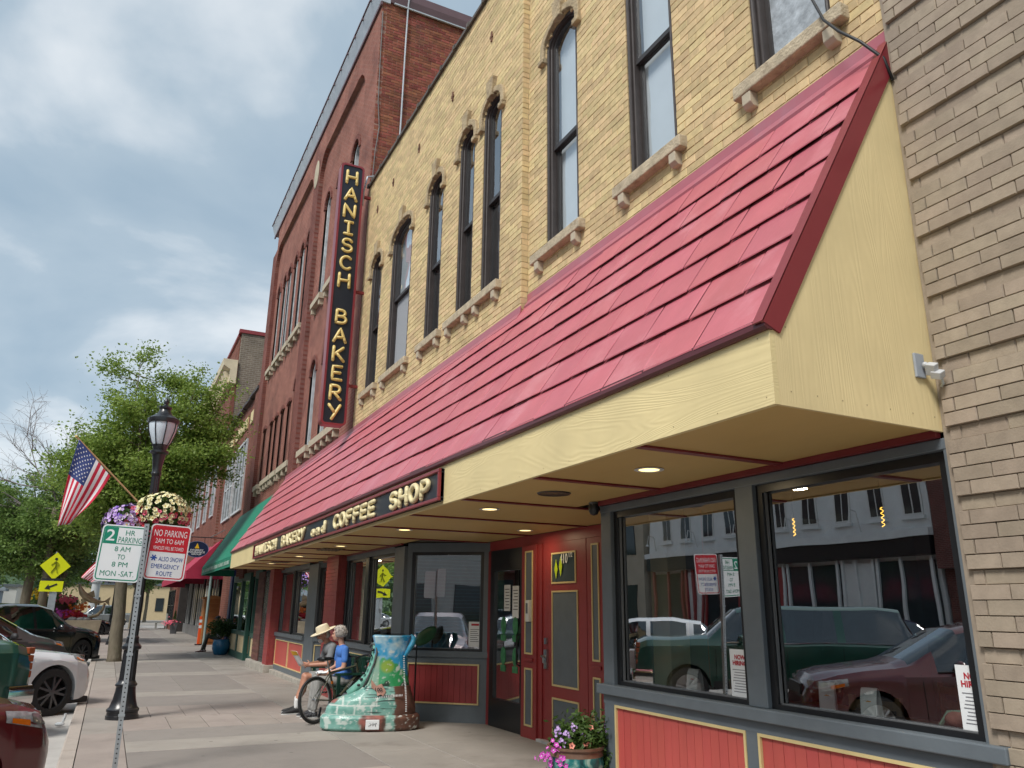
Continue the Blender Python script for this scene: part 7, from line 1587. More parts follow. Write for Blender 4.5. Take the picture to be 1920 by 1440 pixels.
mb = MB(); mb.ell(P(.066,0,-.080), (.044,.052,.042), 14, 10, M); mb.build('beard', m_beard, b, smooth='all')
mb = MB(); mb.ell(P(-.05,0,-.01), (.07,.083,.075), 14, 10, M); mb.build('hair', m_hair, b, smooth='all')
hM = M @ roty(.10); hc = Vector(P(-.01,0,.055)); mb = MB()
ht = [(.215,.004),(.205,-.012),(.15,-.006),(.112,.0),(.108,.03),(.100,.085),(.092,.102),(.06,.108),(.03,.098),(.001,.094)]
mb.lathe(ht, 28, tuple(hc), hM @ Matrix(((1.05,0,0),(0,.92,0),(0,0,1)))); hat = mb.build('straw_hat', m_straw, mn, smooth=45); hat.modifiers.new('t', 'SOLIDIFY').thickness = .005
mb = MB(); mb.lathe([(.1135,.002),(.1125,.028)], 28, tuple(hc), hM @ Matrix(((1.05,0,0),(0,.92,0),(0,0,1))), caps=False); mb.build('hat_band', m_black, hat, smooth='all')
for (fx_, fy) in feet: shoe(b, (fx_+.10,Y+fy,G), (fx_-.19,Y+fy-.02,G))
lf = thing('leaflet', 'folded white and yellow leaflet in the hands of the seated reader', 'leaflet', (3.0, 13.9, z(.8)))
a0 = Vector((3.09,13.86,z(.715))); e1 = Vector((-.17,-.04,.25)); e2 = Vector((-.06,.20,.0)); 
mb = MB(); mb.grid(lambda u, v: a0+e1*u+e2*v+Vector((.03*math.sin(v*PI),0,0)), 6, 6); o = mb.build('sheet', m_paper, lf, smooth='all'); o.modifiers.new('t', 'SOLIDIFY').thickness = .003
mb = MB(); mb.grid(lambda u, v: a0+e1*(.72+u*.28)+e2*v+Vector((.03*math.sin(v*PI)-.004,-.001,0)), 3, 6); mb.build('yellow_print', pm('yellow print', (.75,.42,.03), .6), lf, smooth='all')
# --- far seated person with a cap
fpn = thing('person', 'far seated person in dark cap and olive trousers beside the blue pot', 'person', (4.05, 34, gz(34))); Y = 34.0; G2 = gz(34); z2 = lambda v: G2+v; pr = []
pr += [('e', (4.08,Y,z2(.60)), (.16,.19,.16), 1), ('e', (4.06,Y,z2(.85)), (.13,.19,.22), 1), ('e', (4.04,Y,z2(1.02)), (.11,.19,.11), 1), ('c', (4.03,Y,z2(1.1)), (4.0,Y,z2(1.17)), .055, .05, 0)]
for q in (-1, 1):
    pr += [('c', (4.05,Y+q*.1,z2(.5)), (3.66,Y+q*.13,z2(.62)), .10, .075, 2), ('c', (3.66,Y+q*.13,z2(.62)), (3.55+.06*q,Y+q*.15,z2(.12)), .072, .052, 2), ('c', (3.55+.06*q,Y+q*.15,z2(.12)), (3.55+.06*q,Y+q*.15,z2(.06)), .04, .04, 3)]
pr += [('c', (4.03,Y+.2,z2(1.05)), (3.98,Y+.25,z2(.8)), .062, .05, 1), ('c', (3.98,Y+.25,z2(.8)), (3.75,Y+.12,z2(.72)), .045, .03, 0), ('c', (4.03,Y-.2,z2(1.05)), (3.93,Y-.27,z2(.85)), .062, .05, 1), ('c', (3.93,Y-.27,z2(.85)), (3.93,Y-.14,z2(1.10)), .045, .03, 0)]
hand(pr, (3.75,Y+.12,z2(.72)), (-.9,-.2,-.1), (0,0,-1), 0, .5); hand(pr, (3.93,Y-.14,z2(1.10)), (.05,.25,.9), (1,0,0), 0, .4)
P, M = head(pr, (3.98,Y,z2(1.25)), (-.8,-.4,-.15), 0); b = body_mesh('body', pr, [m_skin, pm('grey sweatshirt', (.17,.17,.17), .9, .1), pm('olive trousers', (.045,.05,.04), .9, .1), m_sock], fpn, .012); eyes(b, P)
mb = MB(); mb.ell(P(-.008,0,.055), (.108,.092,.075), 16, 10, M); cap = mb.build('cap', pm('dark cap', (.015,.016,.022), .8), b, smooth='all'); mb = MB(); mb.ell(P(.12,0,.045), (.075,.07,.008), 12, 6, M); mb.build('peak', MATS['dark cap'], cap, smooth='all')
for q in (-1, 1): shoe(b, (3.62+.06*q,Y+q*.15,G2), (3.30+.06*q,Y+q*.16,G2), pm('maroon shoe', (.06,.012,.016), .6))
st_ = thing('stool', 'low dark stool under the far seated person', 'stool', (4.07, 34, G2)); mb = MB(); mb.lathe([(.18,.40),(.19,.42),(.18,.44)], 16, (4.07,34,G2)); mb.build('seat', m_black, st_)
for a_ in range(4): an = PI/4+a_*PI/2; mb = MB(); mb.tube([(4.07+.12*math.cos(an), 34+.12*math.sin(an), G2+.4), (4.07+.18*math.cos(an), 34+.18*math.sin(an), G2)], .015, 6); mb.build('leg', m_black, st_)

# ================================================================ bicycle
bk = thing('bicycle', 'dark olive mountain bicycle leaning by the bench in front of the seated pair', 'bicycle', (2.99, 12.47, gz(12.5)), math.atan2(.5, .86)); bk.rotation_euler = (math.radians(-5), 0, math.atan2(.5, .86))
m_frame = pm('olive frame paint', (.085,.085,.055), .25, .1, 6, coat=.6); m_alu = pm('dull aluminium', (.42,.42,.42), .35, .1, metal=.8)
R = .335; RH = Vector((0,0,R)); FH = Vector((1.06,0,R)); BBk = Vector((.43,0,.29)); ST = Vector((.28,0,.74)); HT = Vector((.86,0,.80)); HB = Vector((.905,0,.66))
def bt_(nm, segs, m, n=8, sm=True):
    mb = MB()
    for s in segs: mb.tube(s[0], s[1], n)
    return mb.build(nm, m, bk, smooth=40, world=False)
fr_ = bt_('frame', [([ST+Vector((.012,0,-.04)), HT+Vector((.01,0,-.02))], .017), ([BBk, HB], .021), ([BBk, ST], .017), ([RH+Vector((0,.06,0)), ST+Vector((.015,.02,-.05))], .009), ([RH+Vector((0,-.06,0)), ST+Vector((.015,-.02,-.05))], .009), ([RH+Vector((0,.06,0)), BBk+Vector((0,.03,0))], .010), ([RH+Vector((0,-.06,0)), BBk+Vector((0,-.03,0))], .010), ([HT+Vector((-.006,0,.02)), HB], .022)], m_frame)
for q in (-1, 1): bt_('fork_leg', [([HB+Vector((0,q*.045,0)), HB+Vector((.05,q*.055,-.12)), FH+Vector((-.01,q*.055,.05)), FH+Vector((0,q*.055,0))], .011)], m_frame)
mb = MB(); dn = (HB-BBk).normalized(); up = Vector((-dn.z,0,dn.x))
put_text(mb, 'TREK', .034, .16, lambda u, v: BBk+dn*(.36+u)+up*v+Vector((0,-.0225,0)), bold=.03); mb.build('lettering', m_sgn, fr_, world=False)
for c, nm in ((RH, 'wheel'), (FH, 'wheel')):
    mb = MB(); mb.tube([c+Vector((math.cos(2*PI*i/36)*(R-.022), 0, math.sin(2*PI*i/36)*(R-.022))) for i in range(36)], .022, 8, closed=True); w = mb.build(nm, m_tyre, bk, smooth='all', world=False)
    mb = MB(); mb.tube([c+Vector((math.cos(2*PI*i/36)*(R-.052), 0, math.sin(2*PI*i/36)*(R-.052))) for i in range(36)], .011, 6, closed=True); mb.build('rim', m_alu, w, smooth='all', world=False)
    mb = MB()
    for i in range(28): a_ = 2*PI*i/28; q = .02*(1 if i % 2 else -1); mb.tube([c+Vector((.018*math.cos(a_+1),q,.018*math.sin(a_+1))), c+Vector((math.cos(a_)*(R-.055),0,math.sin(a_)*(R-.055)))], .0014, 3)
    mb.build('spoke', m_alu, w, world=False, kind='stuff'); mb = MB(); mb.lathe([(.02,-.05),(.02,.05)], 10, tuple(c), rotx(PI/2)); mb.build('hub', m_alu, w, world=False)
bt_('seat_post', [([ST, ST+Vector((-.045,0,.15))], .013)], m_alu)
mb = MB(); sp = ST+Vector((-.05,0,.17)); secs = [(-.14,.075,.03),(-.10,.085,.035),(-.02,.06,.03),(.06,.03,.026),(.13,.022,.022)]; vs = []
for x_, w_, h_ in secs:
    for j in range(10): an = 2*PI*j/10; vs.append(sp+Vector((x_, w_*math.cos(an), h_*math.sin(an))))
mb.add(vs, [(i*10+j, i*10+(j+1)%10, (i+1)*10+(j+1)%10, (i+1)*10+j) for i in range(4) for j in range(10)] + [tuple(range(9,-1,-1)), tuple(range(40,50))]); mb.build('saddle', m_black, bk, smooth='all', world=False)
bt_('stem', [([HT+Vector((-.006,0,.02)), HT+Vector((-.02,0,.08)), HT+Vector((.06,0,.11))], .014)], m_black)
hbp = HT+Vector((.06,0,.11)); bt_('handlebar', [([hbp+Vector((-.06,.30,.02)), hbp+Vector((-.02,.14,.02)), hbp, hbp+Vector((-.02,-.14,.02)), hbp+Vector((-.06,-.30,.02))], .012), ([hbp+Vector((-.06,.30,.02)), hbp+Vector((.03,.31,.06))], .011), ([hbp+Vector((-.06,-.30,.02)), hbp+Vector((.03,-.31,.06))], .011)], m_black)
for q in (-1, 1): bt_('grip', [([hbp+Vector((-.033,q*.19,.02)), hbp+Vector((-.06,q*.30,.02))], .017)], m_black); bt_('brake_lever', [([hbp+Vector((.0,q*.15,.02)), hbp+Vector((.05,q*.20,-.01))], .006)], m_alu)
bt_('cables', [([hbp+Vector((.02,.1,.02)), hbp+Vector((.12,.04,-.05)), HB+Vector((.05,.02,.05))], .003), ([hbp+Vector((.02,-.1,.02)), hbp+Vector((.13,-.05,-.04)), HB+Vector((.04,-.02,0))], .003)], m_black, 4).__setitem__('kind', 'stuff')
mb = MB(); mb.lathe([(.085,-.002),(.09,0),(.085,.002),(.07,.002),(.07,-.002)], 24, tuple(BBk+Vector((0,-.055,0))), rotx(PI/2)); mb.build('chainring', m_black, bk, world=False)
for q, an in ((-1, -.9), (1, -.9+PI)):
    e = BBk+Vector((math.cos(an)*.17, q*.075, math.sin(an)*.17)); bt_('crank', [([BBk+Vector((0,q*.07,0)), e], .010)], m_alu); mb = MB(); mb.obox(tuple(e+Vector((0,q*.05,0))), (.09,.08,.022)); mb.build('pedal', m_black, bk, world=False)
mb = MB(); mb.lathe([(.035,-.012),(.05,0),(.035,.012)], 16, tuple(RH+Vector((0,-.045,0))), rotx(PI/2)); mb.build('sprocket', m_alu, bk, world=False)
mb = MB(); mb.obox((.04,-.06,.16), (.03,.02,.14), roty(.3)); mb.build('derailleur', m_black, bk, world=False)
mb = MB(); mb.obox((.33,-.015,.56), (.03,.02,.04)); mb.build('reflector', m_amber, bk, world=False)

# ================================================================ painted boot sculpture
bx_, by_ = 3.60, 11.66; bg = gz(11.6); bang = math.atan2(.29, -.955)        # local +x points to the toe
bo_ = thing('boot_sculpture', 'giant painted boot sculpture with landscape and cracked teal toe on the pavement', 'sculpture', (bx_, by_, bg), bang)
def sec(z, back, front, hw, pw=2.3, fx=0):
    pts = []; cx = (front-back)/2-0; n = 56
    for i in range(n):
        a = 2*PI*i/n; c, s = math.cos(a), math.sin(a); r = (abs(c)**pw+abs(s)**pw)**(-1/pw)
        L = front if c > 0 else back
        pts.append(Vector((c*r*L, s*r*hw*(1-.10*(c if c > 0 else 0)), z)))
    return pts
def loft(levels, paintfn, name, sub=4):
    mb = MB(); rings = []
    for (l0, l1) in zip(levels, levels[1:]):
        for k in range(sub):
            t = k/sub; rings.append(sec(*[a*(1-t)+b*t for a, b in zip(l0, l1)]))
    rings.append(sec(*levels[-1])); n = len(rings[0])
    # finer along the rim: subdivide ring points
    vs = [v for r in rings for v in r]; k = len(rings)
    mb.add(vs, [(i*n+j, i*n+(j+1)%n, (i+1)*n+(j+1)%n, (i+1)*n+j) for i in range(k-1) for j in range(n)] + [tuple(range(n-1,-1,-1)), tuple(range((k-1)*n, k*n))])
    o = mb.build(name, MATS['boot paint'], bo_, smooth=60, world=False)
    ss = o.modifiers.new('s', 'SUBSURF'); ss.levels = ss.render_levels = 2
    dg = bpy.context.evaluated_depsgraph_get(); dg.update(); ev = o.evaluated_get(dg); me = bpy.data.meshes.new_from_object(ev); o.modifiers.clear(); old = o.data; o.data = me; bpy.data.meshes.remove(old)
    ca = me.color_attributes.new('paint', 'FLOAT_COLOR', 'POINT'); nv_ = len(me.vertices); co = np.empty(nv_*3); me.vertices.foreach_get('co', co); co = co.reshape(-1,3)
    buf = np.ones((nv_,4)); buf[:,:3] = [paintfn(*c) for c in co]; ca.data.foreach_set('color', buf.ravel()); return o
vcmat('boot paint', .45, .25, 30, .5, .15)
from mathutils import noise as _nz
def nz(x, y, z, s): return _nz.noise(Vector((x*s, y*s, z*s)))
def fb(x, y, z, s): return nz(x,y,z,s)*.6+nz(x,y,z,s*2.3)*.3+nz(x,y,z,s*5)*.15
BROWN=(.075,.035,.024); TEAL=(.11,.28,.235); WHITE=(.58,.62,.58); SKYB=(.03,.30,.55); GRN=(.025,.26,.085); YG=(.28,.38,.03); DK=(.012,.013,.014); PKB=(.30,.10,.08); TEAL2=(.20,.40,.345)
def mixc(a, b, t): t = max(0, min(1, t)); return tuple(p*(1-t)+q*t for p, q in zip(a, b))
def sf_(v, t, w=.05): return max(0.0, min(1.0, (v-t)/w+.5))
def worn(c, x, y, z, amt=.14): return mixc(c, WHITE, max(sf_(fb(x+3,y,z,8), amt, .08)*.75, sf_(fb(x,y+5,z,22), .30, .06)*.6))
def paint_sole(x, y, z):
    n = fb(x,y,z,8); c = mixc(TEAL, TEAL2, .5+n*1.6)
    c = worn(c, x, y, z, .10+.1*(z < .1))
    c = mixc(c, mixc(PKB, BROWN, .5+n*2), sf_(.17-abs(x+.02+.05*n), 0, .03))
    h = mixc(BROWN, (.14,.065,.045), .5+fb(x,y,z,20)); h = mixc(h, WHITE, sf_(fb(x,y,z,17), .28, .05)*.8)
    return mixc(c, h, sf_(-.34+.06*n-x, 0, .02))
def paint_foot(x, y, z):
    n = fb(x,y,z,7); c = mixc(TEAL, TEAL2, .5+n*1.8)
    u = (x*4.2+.3*(1 if z > .33 else 0)+.05*n) % 1; v = ((z-.215)/.125+.06*n) % 1        # painted blocks with pale joints
    if z < .45 and x > -.12: c = mixc(c, WHITE, max(sf_(.045-min(u,1-u), 0, .03), sf_(.06-min(v,1-v), 0, .05))*.9)
    c = worn(c, x, y, z, .25)
    if x < .1: c = mixc(c, DK, sf_(nz(x*.4,y,z*5,9), .30, .06)*.8)
    c = mixc(c, mixc(PKB, BROWN, .6+n*2), sf_(x+z*.8, .82+.05*n, .03)*sf_(z, .36, .03))
    return mixc(c, mixc(BROWN, (.15,.07,.05), .4+n), sf_(-.33+.09*n-x, 0, .025))
def paint_shaft(x, y, z):
    n = fb(x,y,z,5); hill = .90 + .06*math.sin(x*8+1.0) + .06*n - .10*sf_(-.12-x, 0, .2) + .015*math.sin(x*60)
    sky = mixc(SKYB, (.46,.62,.68), max(0, n*2.2+.1+(z-1.12)*1.8)); g = mixc(GRN, (.07,.34,.17), .5+n*1.8)
    g = mixc(g, YG, sf_(.085-math.hypot((x-.06)*.9, (z-.86)), 0, .04)*.8)
    tree = sf_(.60+.06*math.sin(x*23)+.05*fb(x,y,z,14)-z, 0, .02)*sf_(x, -.30, .04); g = mixc(g, DK, tree*.92)
    g = mixc(g, (.02,.09,.06), sf_(-.25+.03*n-x, 0, .03)*.8)
    c = mixc(g, sky, sf_(z, hill, .02)); st = mixc(TEAL2, (.30,.44,.33), .5+n*2)
    c = mixc(c, st, sf_(x, .17+.02*n, .02)*sf_(1.0-z, 0, .03))
    return worn(c, x, y, z, .42)
loft([(0,.66,.66,.30),(.035,.70,.71,.335),(.17,.70,.715,.34),(.20,.68,.695,.325),(.215,.655,.67,.31)], paint_sole, 'sole')
loft([(.19,.635,.655,.295),(.30,.63,.64,.30),(.40,.60,.55,.29),(.47,.575,.36,.27),(.54,.55,.20,.255),(.60,.54,.12,.245)], paint_foot, 'foot')
def shift(lv, s): return lv
loft([(.50,.545,.16,.245),(.62,.525,.08,.24),(.76,.50,.02,.235),(.95,.485,-.005,.235),(1.12,.49,.0,.24),(1.22,.51,.03,.25),(1.27,.525,.045,.258),(1.285,.51,.03,.245)], lambda x, y, z: paint_shaft(x+.25, y, z), 'shaft')
mb = MB(); mb.lathe([(.001,.0),(.2,.0)], 20, (-.24,0,1.30), Matrix(((1,0,0),(0,.95,0),(0,0,1)))); mb.build('opening', m_dark, bo_, world=False)
def sloft(name, rings, m):
    mb = MB(); n = len(rings[0]); k = len(rings); mb.add([v for r in rings for v in r], [(i*n+j, i*n+(j+1)%n, (i+1)*n+(j+1)%n, (i+1)*n+j) for i in range(k-1) for j in range(n)] + [tuple(range(n-1,-1,-1)), tuple(range((k-1)*n,k*n))]); return mb.build(name, m, bo_, smooth='all', world=False)
m_bsky = pm('boot sky paint', (.05,.33,.55), .4, .25, 6); m_bteal = pm('boot teal paint', (.16,.40,.32), .45, .25, 9)
# rolled pull flap at the heel, front lacing flap, cord, eyelets, plate
mb = MB(); mb.tube([(-.44,.16,1.0),(-.49,.17,1.09),(-.54,.16,1.17),(-.56,.13,1.24),(-.53,.09,1.275)], [.04,.06,.07,.06,.03], 10, flat=.6); mb.tube([(-.44,-.16,1.0),(-.49,-.17,1.09),(-.54,-.16,1.17),(-.56,-.13,1.24),(-.53,-.09,1.275)], [.04,.06,.07,.06,.03], 10, flat=.6); mb.build('heel_flap', m_bsky, bo_, smooth='all', world=False, kind='stuff')
mb = MB(); mb.tube([(.34,0,.47),(.18,0,.60),(.06,0,.74),(.0,0,.92),(-.02,0,1.08),(-.03,0,1.22)], [.10,.115,.11,.105,.105,.09], 14, flat=.55); mb.build('tongue', m_bteal, bo_, smooth='all', world=False)
mb = MB(); mb.tube([(.13,.215,.58),(.07,.235,.72),(.0,.24,.90),(-.03,.24,1.05),(-.01,.22,1.15),(.045,.16,1.17),(.07,.1,1.12)], .016, 8); mb.build('lace', pm('grey cord', (.07,.08,.08), .6), bo_, smooth='all', world=False)
for i in range(7):
    t_ = i/6; mb = MB(); mb.ell((.20-.17*t_, .10, .60+.48*t_), (.028,.03,.02), 8, 6); mb.build('eyelet', m_black, bo_, smooth='all', world=False)
def side_y(z, x): return .262 if z > .5 else .31
mb = MB(); c = Vector((-.02,.345,.10)); mb.box(-.12, .07, .332, .348, .035, .165); mb.build('plate', m_sgn, bo_, world=False, bevel=.01)
mb = MB()
for k in range(9): a_ = k*2.1; mb.tube([(-.085+.013*k, .350, .112+.018*math.sin(a_)), (-.075+.013*k+.008*math.cos(a_), .350, .098+.022*math.sin(a_*1.7+1.2))], .003, 4)
mb.build('scribble', m_ink, bo_, world=False, kind='stuff')
mb = MB(); mb.prism([(-.24,.50),(-.17,.60),(-.10,.57),(-.02,.66),(-.03,.55),(-.10,.50),(-.12,.44),(-.17,.46),(-.20,.43)], .252, .262, lambda u, w, a: (u+.05, a+ (.02 if w < .5 else 0), w+.03)); mb.build('badge', pm('badge pink', (.40,.22,.17), .6, .3, 20), bo_, world=False)
mb = MB(); put_text(mb, '100', .05, .10, lambda u, v: (-.085-u, .287, .555+v), bold=.03); mb.build('badge_number', m_ink, bo_, world=False)
mb = MB(); pts = [(-.42,.215,1.0),(-.43,.222,.85),(-.44,.23,.7),(-.46,.238,.6),(-.47,.25,.5),(-.48,.275,.38),(-.485,.29,.24)]
for p0, p1 in zip(pts, pts[1:]):
    for k in range(5):
        q = Vector(p0).lerp(Vector(p1), k/5); mb.obox(tuple(q), (.022,.012,.010))
pts = [(-.42,.25,.475),(-.30,.268,.47),(-.15,.275,.455),(.0,.272,.43),(.12,.262,.41)]
for p0, p1 in zip(pts, pts[1:]):
    for k in range(6): q = Vector(p0).lerp(Vector(p1), k/6); mb.obox(tuple(q), (.008,.012,.026))
mb.build('stitching', m_sgn, bo_, world=False, kind='stuff')
wing = thing('green_ornament', 'dark green leaf shaped ornament behind the top of the boot', 'ornament', (4.35, 11.95, bg)); mb = MB(); mb.ell((4.50, 11.95, 1.20), (.21,.03,.105), 16, 8, roty(-.62)); mb.build('leaf', pm('dark green enamel', (.012,.07,.03), .35, .5, 8), wing, smooth='all'); mb = MB(); mb.tube([(4.36,11.97,bg),(4.36,11.97,1.12)], .012, 6); mb.build('stem', m_black, wing)

# ================================================================ trees and the far background
m_bark = pm('grey brown bark', (.16,.135,.095), .9, .3, 7, 1.0, 22, stretch=(1,1,.35), dirt=(.10,.11,.05), dirtscale=2.5, dirtamt=.5, dist=.02)
m_twig = pm('bare twig bark', (.22,.19,.18), .9, .2, 9)
LEAF = {'locust': leafmat('locust leaves', (.10,.175,.03), (.30,.41,.09), .5), 'deep': leafmat('deep green leaves', (.035,.085,.027), (.11,.19,.055), .35), 'fresh': leafmat('fresh green leaves', (.08,.17,.04), (.20,.34,.085), .4), 'mid': leafmat('mid green leaves', (.085,.165,.04), (.22,.33,.085), .45)}
def tree(name, label, base, h_trunk, crown, nlimb, nsub, nleaf, lsize, lm, r0=.2, lean=(0,0), bare=0, spread=.55, seed=1, group=None, clump=1.0):
    """base point, trunk height, crown (cx,cy,cz,rx,ry,rz); limbs reach into the crown and carry leaf clumps"""
    R = np.random.default_rng(seed); t = thing(name, label, 'tree', base, group=group); b = np.array(base, float)
    top = b + np.array((lean[0], lean[1], h_trunk)); mb = MB()
    mid = (b+top)/2 + np.array((.03,0,0))
    mb.tube([b-np.array((0,0,.1)), b+np.array((0,0,.12)), b*.7+top*.3, mid, top, top+np.array((lean[0]*.3,0,h_trunk*.25))], [r0*1.25, r0*1.02, r0*.95, r0*.9, r0*.85, r0*.6], 14); mb.build('trunk', m_bark, t, smooth='all')
    c = np.array(crown[:3], float); rad = np.array(crown[3:], float); tips = []; mb = MB(); root = top
    for i in range(nlimb):
        v = R.normal(size=3); v[2] = abs(v[2])*.8+.05 if i % 4 else v[2]*.4; v /= np.linalg.norm(v); e = c + v*rad*R.uniform(.55,.98)
        m1 = root + (e-root)*.4 + np.array((0,0,.12*np.linalg.norm(e-root))) + R.normal(size=3)*.12; st = root + np.array((0,0,R.uniform(-.15,.25)*h_trunk*.4))
        mb.tube([st, (st+m1)/2, m1, (m1+e)/2 + R.normal(size=3)*.1, e], [r0*.42, r0*.34, r0*.24, r0*.13, r0*.035], 6)
        for k in range(nsub):
            s = R.uniform(.3,1); p = (m1 + (e-m1)*((s-.4)/.6)) if s > .4 else st+(m1-st)*(s/.4); d = R.normal(size=3)*np.array((1,1,.7)) + (p-c)/rad*.5; d /= np.linalg.norm(d); q = p + d*rad.mean()*R.uniform(.18,.45)
            if np.linalg.norm((q-c)/rad) > 1.08: q = c + (q-c)/np.linalg.norm((q-c)/rad)
            mb.tube([p, (p+q)/2+R.normal(size=3)*.08, q], [r0*.10, r0*.06, r0*.02], 4); tips += [q, (p+q)/2, p*.25+q*.75]
        tips.append(e)
    mb.build('limbs', m_bark, t, smooth='all', kind='stuff')
    tips = np.array(tips); idx = R.integers(0, len(tips), nleaf); sg = spread*clump
    P = tips[idx] + R.normal(size=(nleaf,3))*np.array((sg,sg,sg*.55))*(R.random((nleaf,1))**.5)
    V, F = leaf_mesh(P, lsize, R, .55, .15); np_obj('crown', V, F, LEAF[lm], t, kind='stuff')
    return t, top
# street tree in front of the far shops
tree('street_tree', 'tall feathery green street tree on the kerb behind the street lamp', (.40, 29.2, gz(29)), 2.9, (.65, 29.6, 6.7, 3.1, 2.8, 4.0), 26, 10, 105000, .105, 'locust', .21, (-.15, 0), seed=5, spread=.40)
tree('street_tree', 'broad half bare street tree to the left of the flag', (-3.6, 44, gz(44)), 3.0, (-3.6, 44, 5.6, 3.6, 3.4, 2.6), 18, 9, 42000, .14, 'mid', .24, (.1, 0), seed=9, spread=.42)
bt2 = thing('bare_tree', 'leafless twiggy tree top against the sky at the left', 'tree', (-2.2, 43, gz(43))); R = np.random.default_rng(3); mb = MB(); b0 = np.array((-2.7, 43, -.1)); mb.tube([b0, b0+np.array((-.1,0,3.2)), b0+np.array((-.2,0,6.2))], [.2,.17,.12], 10); mb.build('trunk', m_bark, bt2, smooth='all'); mb = MB()
def twig(p, d, L, r, lev):
    n = 4; pts = [p]; q = p.copy(); dd = d.copy()
    for i in range(n): dd = dd + R.normal(size=3)*.13; dd /= np.linalg.norm(dd); q = q + dd*L/n; pts.append(q.copy())
    mb.tube(pts, [max(r*(1-.7*i/n), .004) for i in range(n+1)], 4)
    if lev:
        for k in range(5 if lev > 1 else 4):
            i = R.integers(1, n+1); e = dd*.9 + R.normal(size=3)*np.array((.5,.5,.42)); e /= np.linalg.norm(e); twig(pts[i], e, L*R.uniform(.45,.7), r*.5, lev-1)
for d in ((-.75,.0,.62),(-.45,-.1,.9),(-.9,.1,.38),(-.62,.2,.75),(-.98,0,.2),(-.3,.1,.95)): twig(b0+np.array((-.2,0,6.0+R.uniform(-1,.8))), np.array(d), R.uniform(2.8,3.9), .045, 3)
mb.build('branches', m_twig, bt2, kind='stuff')
for i, (x, y, h, cz, rx, rz, lm, n, sd, lb) in enumerate([
    (-8.5, 62, 2.6, 5.2, 3.6, 3.0, 'fresh', 22000, 21, 'bright green park tree at the left edge past the parked cars'),
    (-3.2, 64, 2.8, 5.6, 2.6, 3.6, 'deep', 22000, 22, 'dark green park tree behind the crossing sign'),
    (1.8, 70, 2.8, 6.5, 3.4, 3.4, 'deep', 20000, 23, 'dark tree behind the trunk of the street tree'),
    (-14, 96, 3, 8, 6, 5, 'mid', 18000, 24, 'large park tree far back at the left'),
    (-5, 100, 3, 8.5, 6, 5.5, 'mid', 18000, 25, 'large park tree far back in the middle'),
    (4, 104, 3, 8, 5.5, 5, 'mid', 16000, 26, 'large park tree far back nearest the shops'),
    (-23, 105, 3, 9, 7, 6, 'mid', 14000, 27, 'large park tree far back beyond the left edge')]):
    tree('park_tree', lb, (x, y, gz(y)-.1), h, (x, y, cz, rx, rx*.9, rz), 14, 7, n, .17 if y < 80 else .30, lm, .2, seed=sd, spread=.45 if y < 80 else .8)
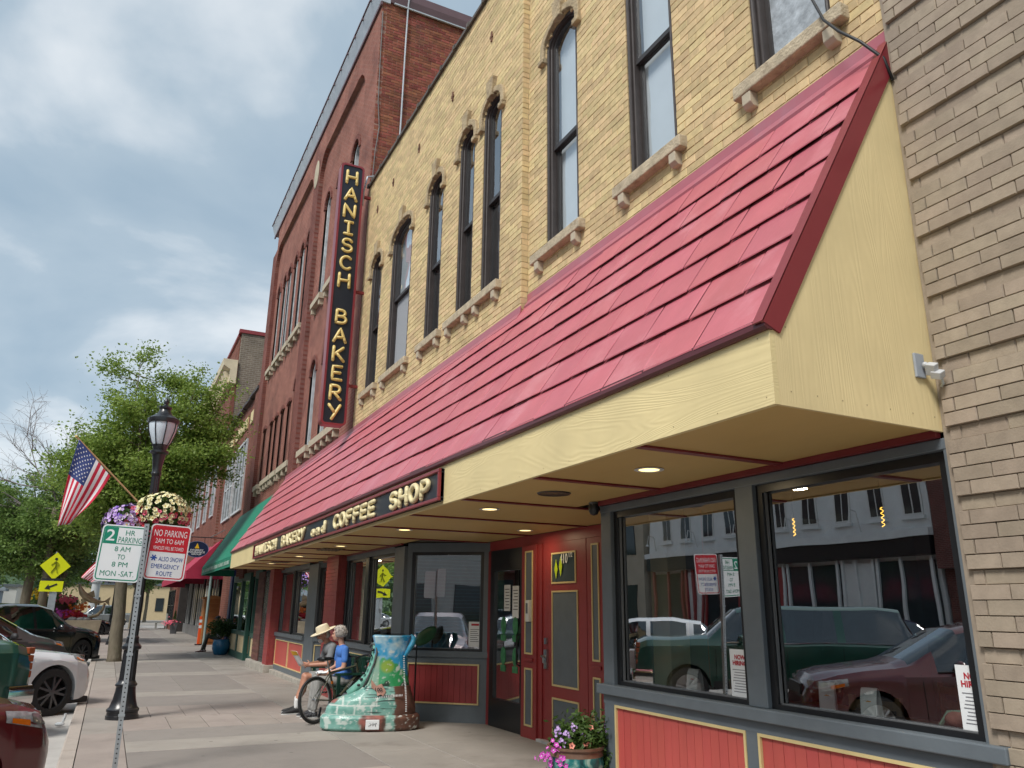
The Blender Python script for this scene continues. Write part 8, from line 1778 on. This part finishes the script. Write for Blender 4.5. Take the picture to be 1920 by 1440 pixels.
# plaza: low buildings, hedge, memorial column
def far_house(name, label, x0, x1, y, h, m, nwin):
    t = thing(name, label, 'building', ((x0+x1)/2, y, gz(y))); mb = MB(); mb.box(x0, x1, y, y+8, -.3, h); mb.build('wall', m, t); mb = MB(); mb.box(x0-.2, x1+.2, y-.2, y+8.2, h, h+.3); mb.build('roof', m_grey, t)
    for i in range(nwin):
        u = x0+(x1-x0)*(i+.5)/nwin; mb = MB(); mb.box(u-.5, u+.5, y-.06, y+.02, .9, 2.6); mb.build('window', m_winfar, t)
far_house('cream_pavilion', 'low cream building across the far plaza behind the fish', -8, 10, 118, 4.2, pm('cream render', (.55,.44,.27), .8, .08), 7)
far_house('white_garage', 'low white building across the far street at the left', -26, -10, 112, 3.6, pm('white render', (.60,.60,.58), .8, .06), 3)
kk = thing('blue_kiosk', 'small grey blue kiosk with a roof at the far left', 'kiosk', (-10.2, 90, gz(90))); mb = MB(); mb.box(-11.2, -9.2, 89, 91, -.2, 2.8); mb.build('wall', pm('blue grey boards', (.22,.28,.34), .7, .15), kk); mb = MB(); mb.lathe([(2.0,2.8),(1.9,3.0),(.3,3.6),(.05,3.9)], 4, (-10.2,90,0), rotz(PI/4)); mb.build('roof', m_grey, kk); mb = MB(); mb.box(-10.8,-9.6,88.94,88.99,.9,2.3); mb.build('window', m_winfar, kk)
cl_ = thing('memorial_column', 'grey memorial column with a green cap behind the fish', 'monument', (-1.5, 86, gz(86))); mb = MB(); mb.lathe([(.6,-.2),(.6,.6),(.42,.7),(.36,3.6),(.5,3.7),(.5,3.9)], 16, (-1.3,86,0)); mb.build('shaft', pm('grey stone', (.40,.42,.42), .8, .12), cl_, smooth=35); mb = MB(); mb.lathe([(.55,3.9),(.5,4.05),(.2,4.5),(.02,4.8)], 16, (-1.3,86,0)); mb.build('cap', pm('verdigris', (.12,.36,.28), .6), cl_, smooth=35)
hdg = thing('clipped_hedge', 'long clipped green hedge across the far plaza', 'hedge', (-14, 100, gz(100))); R = np.random.default_rng(8); V, F = leaf_mesh(np.stack([R.uniform(-24,-6,9000), R.uniform(99,100.6,9000), R.uniform(-.2,1.2,9000)], 1), .22, R, .6); np_obj('foliage', V, F, LEAF['mid'], hdg, kind='stuff'); mb = MB(); mb.box(-24,-6,99.2,100.4,-.2,1.1); mb.build('core', pm('hedge core', (.02,.045,.015), .9), hdg)
# wooded ridge on the horizon
mb = MB(); R = np.random.default_rng(2)
def ridge(u, v):
    x = -420+840*u; y = 330+230*v; hgt = 46*math.sin(min(1, v*1.25)*PI*.5)*(0.72+.28*math.sin(u*9+1)) ; return (x, y, -1+hgt+2.2*_nz.noise(Vector((x*.03,y*.03,0)))*v*4)
mb.grid(ridge, 90, 20); hl = mb.build('hills', pm('wooded hillside', (.045,.085,.035), .95, .45, .12, 1.0, .25, dist=3.0), smooth='all'); hl['kind'] = 'structure'
V, F = leaf_mesh([np.array(ridge(a, b)) + np.array((0,0,1.5)) for a, b in R.random((16000,2))], 4.2, R, .8); np_obj('woods', V, F, leafmat('far woods', (.03,.065,.03), (.075,.125,.05), .2), None, kind='stuff'); o = bpy.data.objects['woods']; o['label'] = 'dense woodland covering the far hillside'; o['category'] = 'woods'
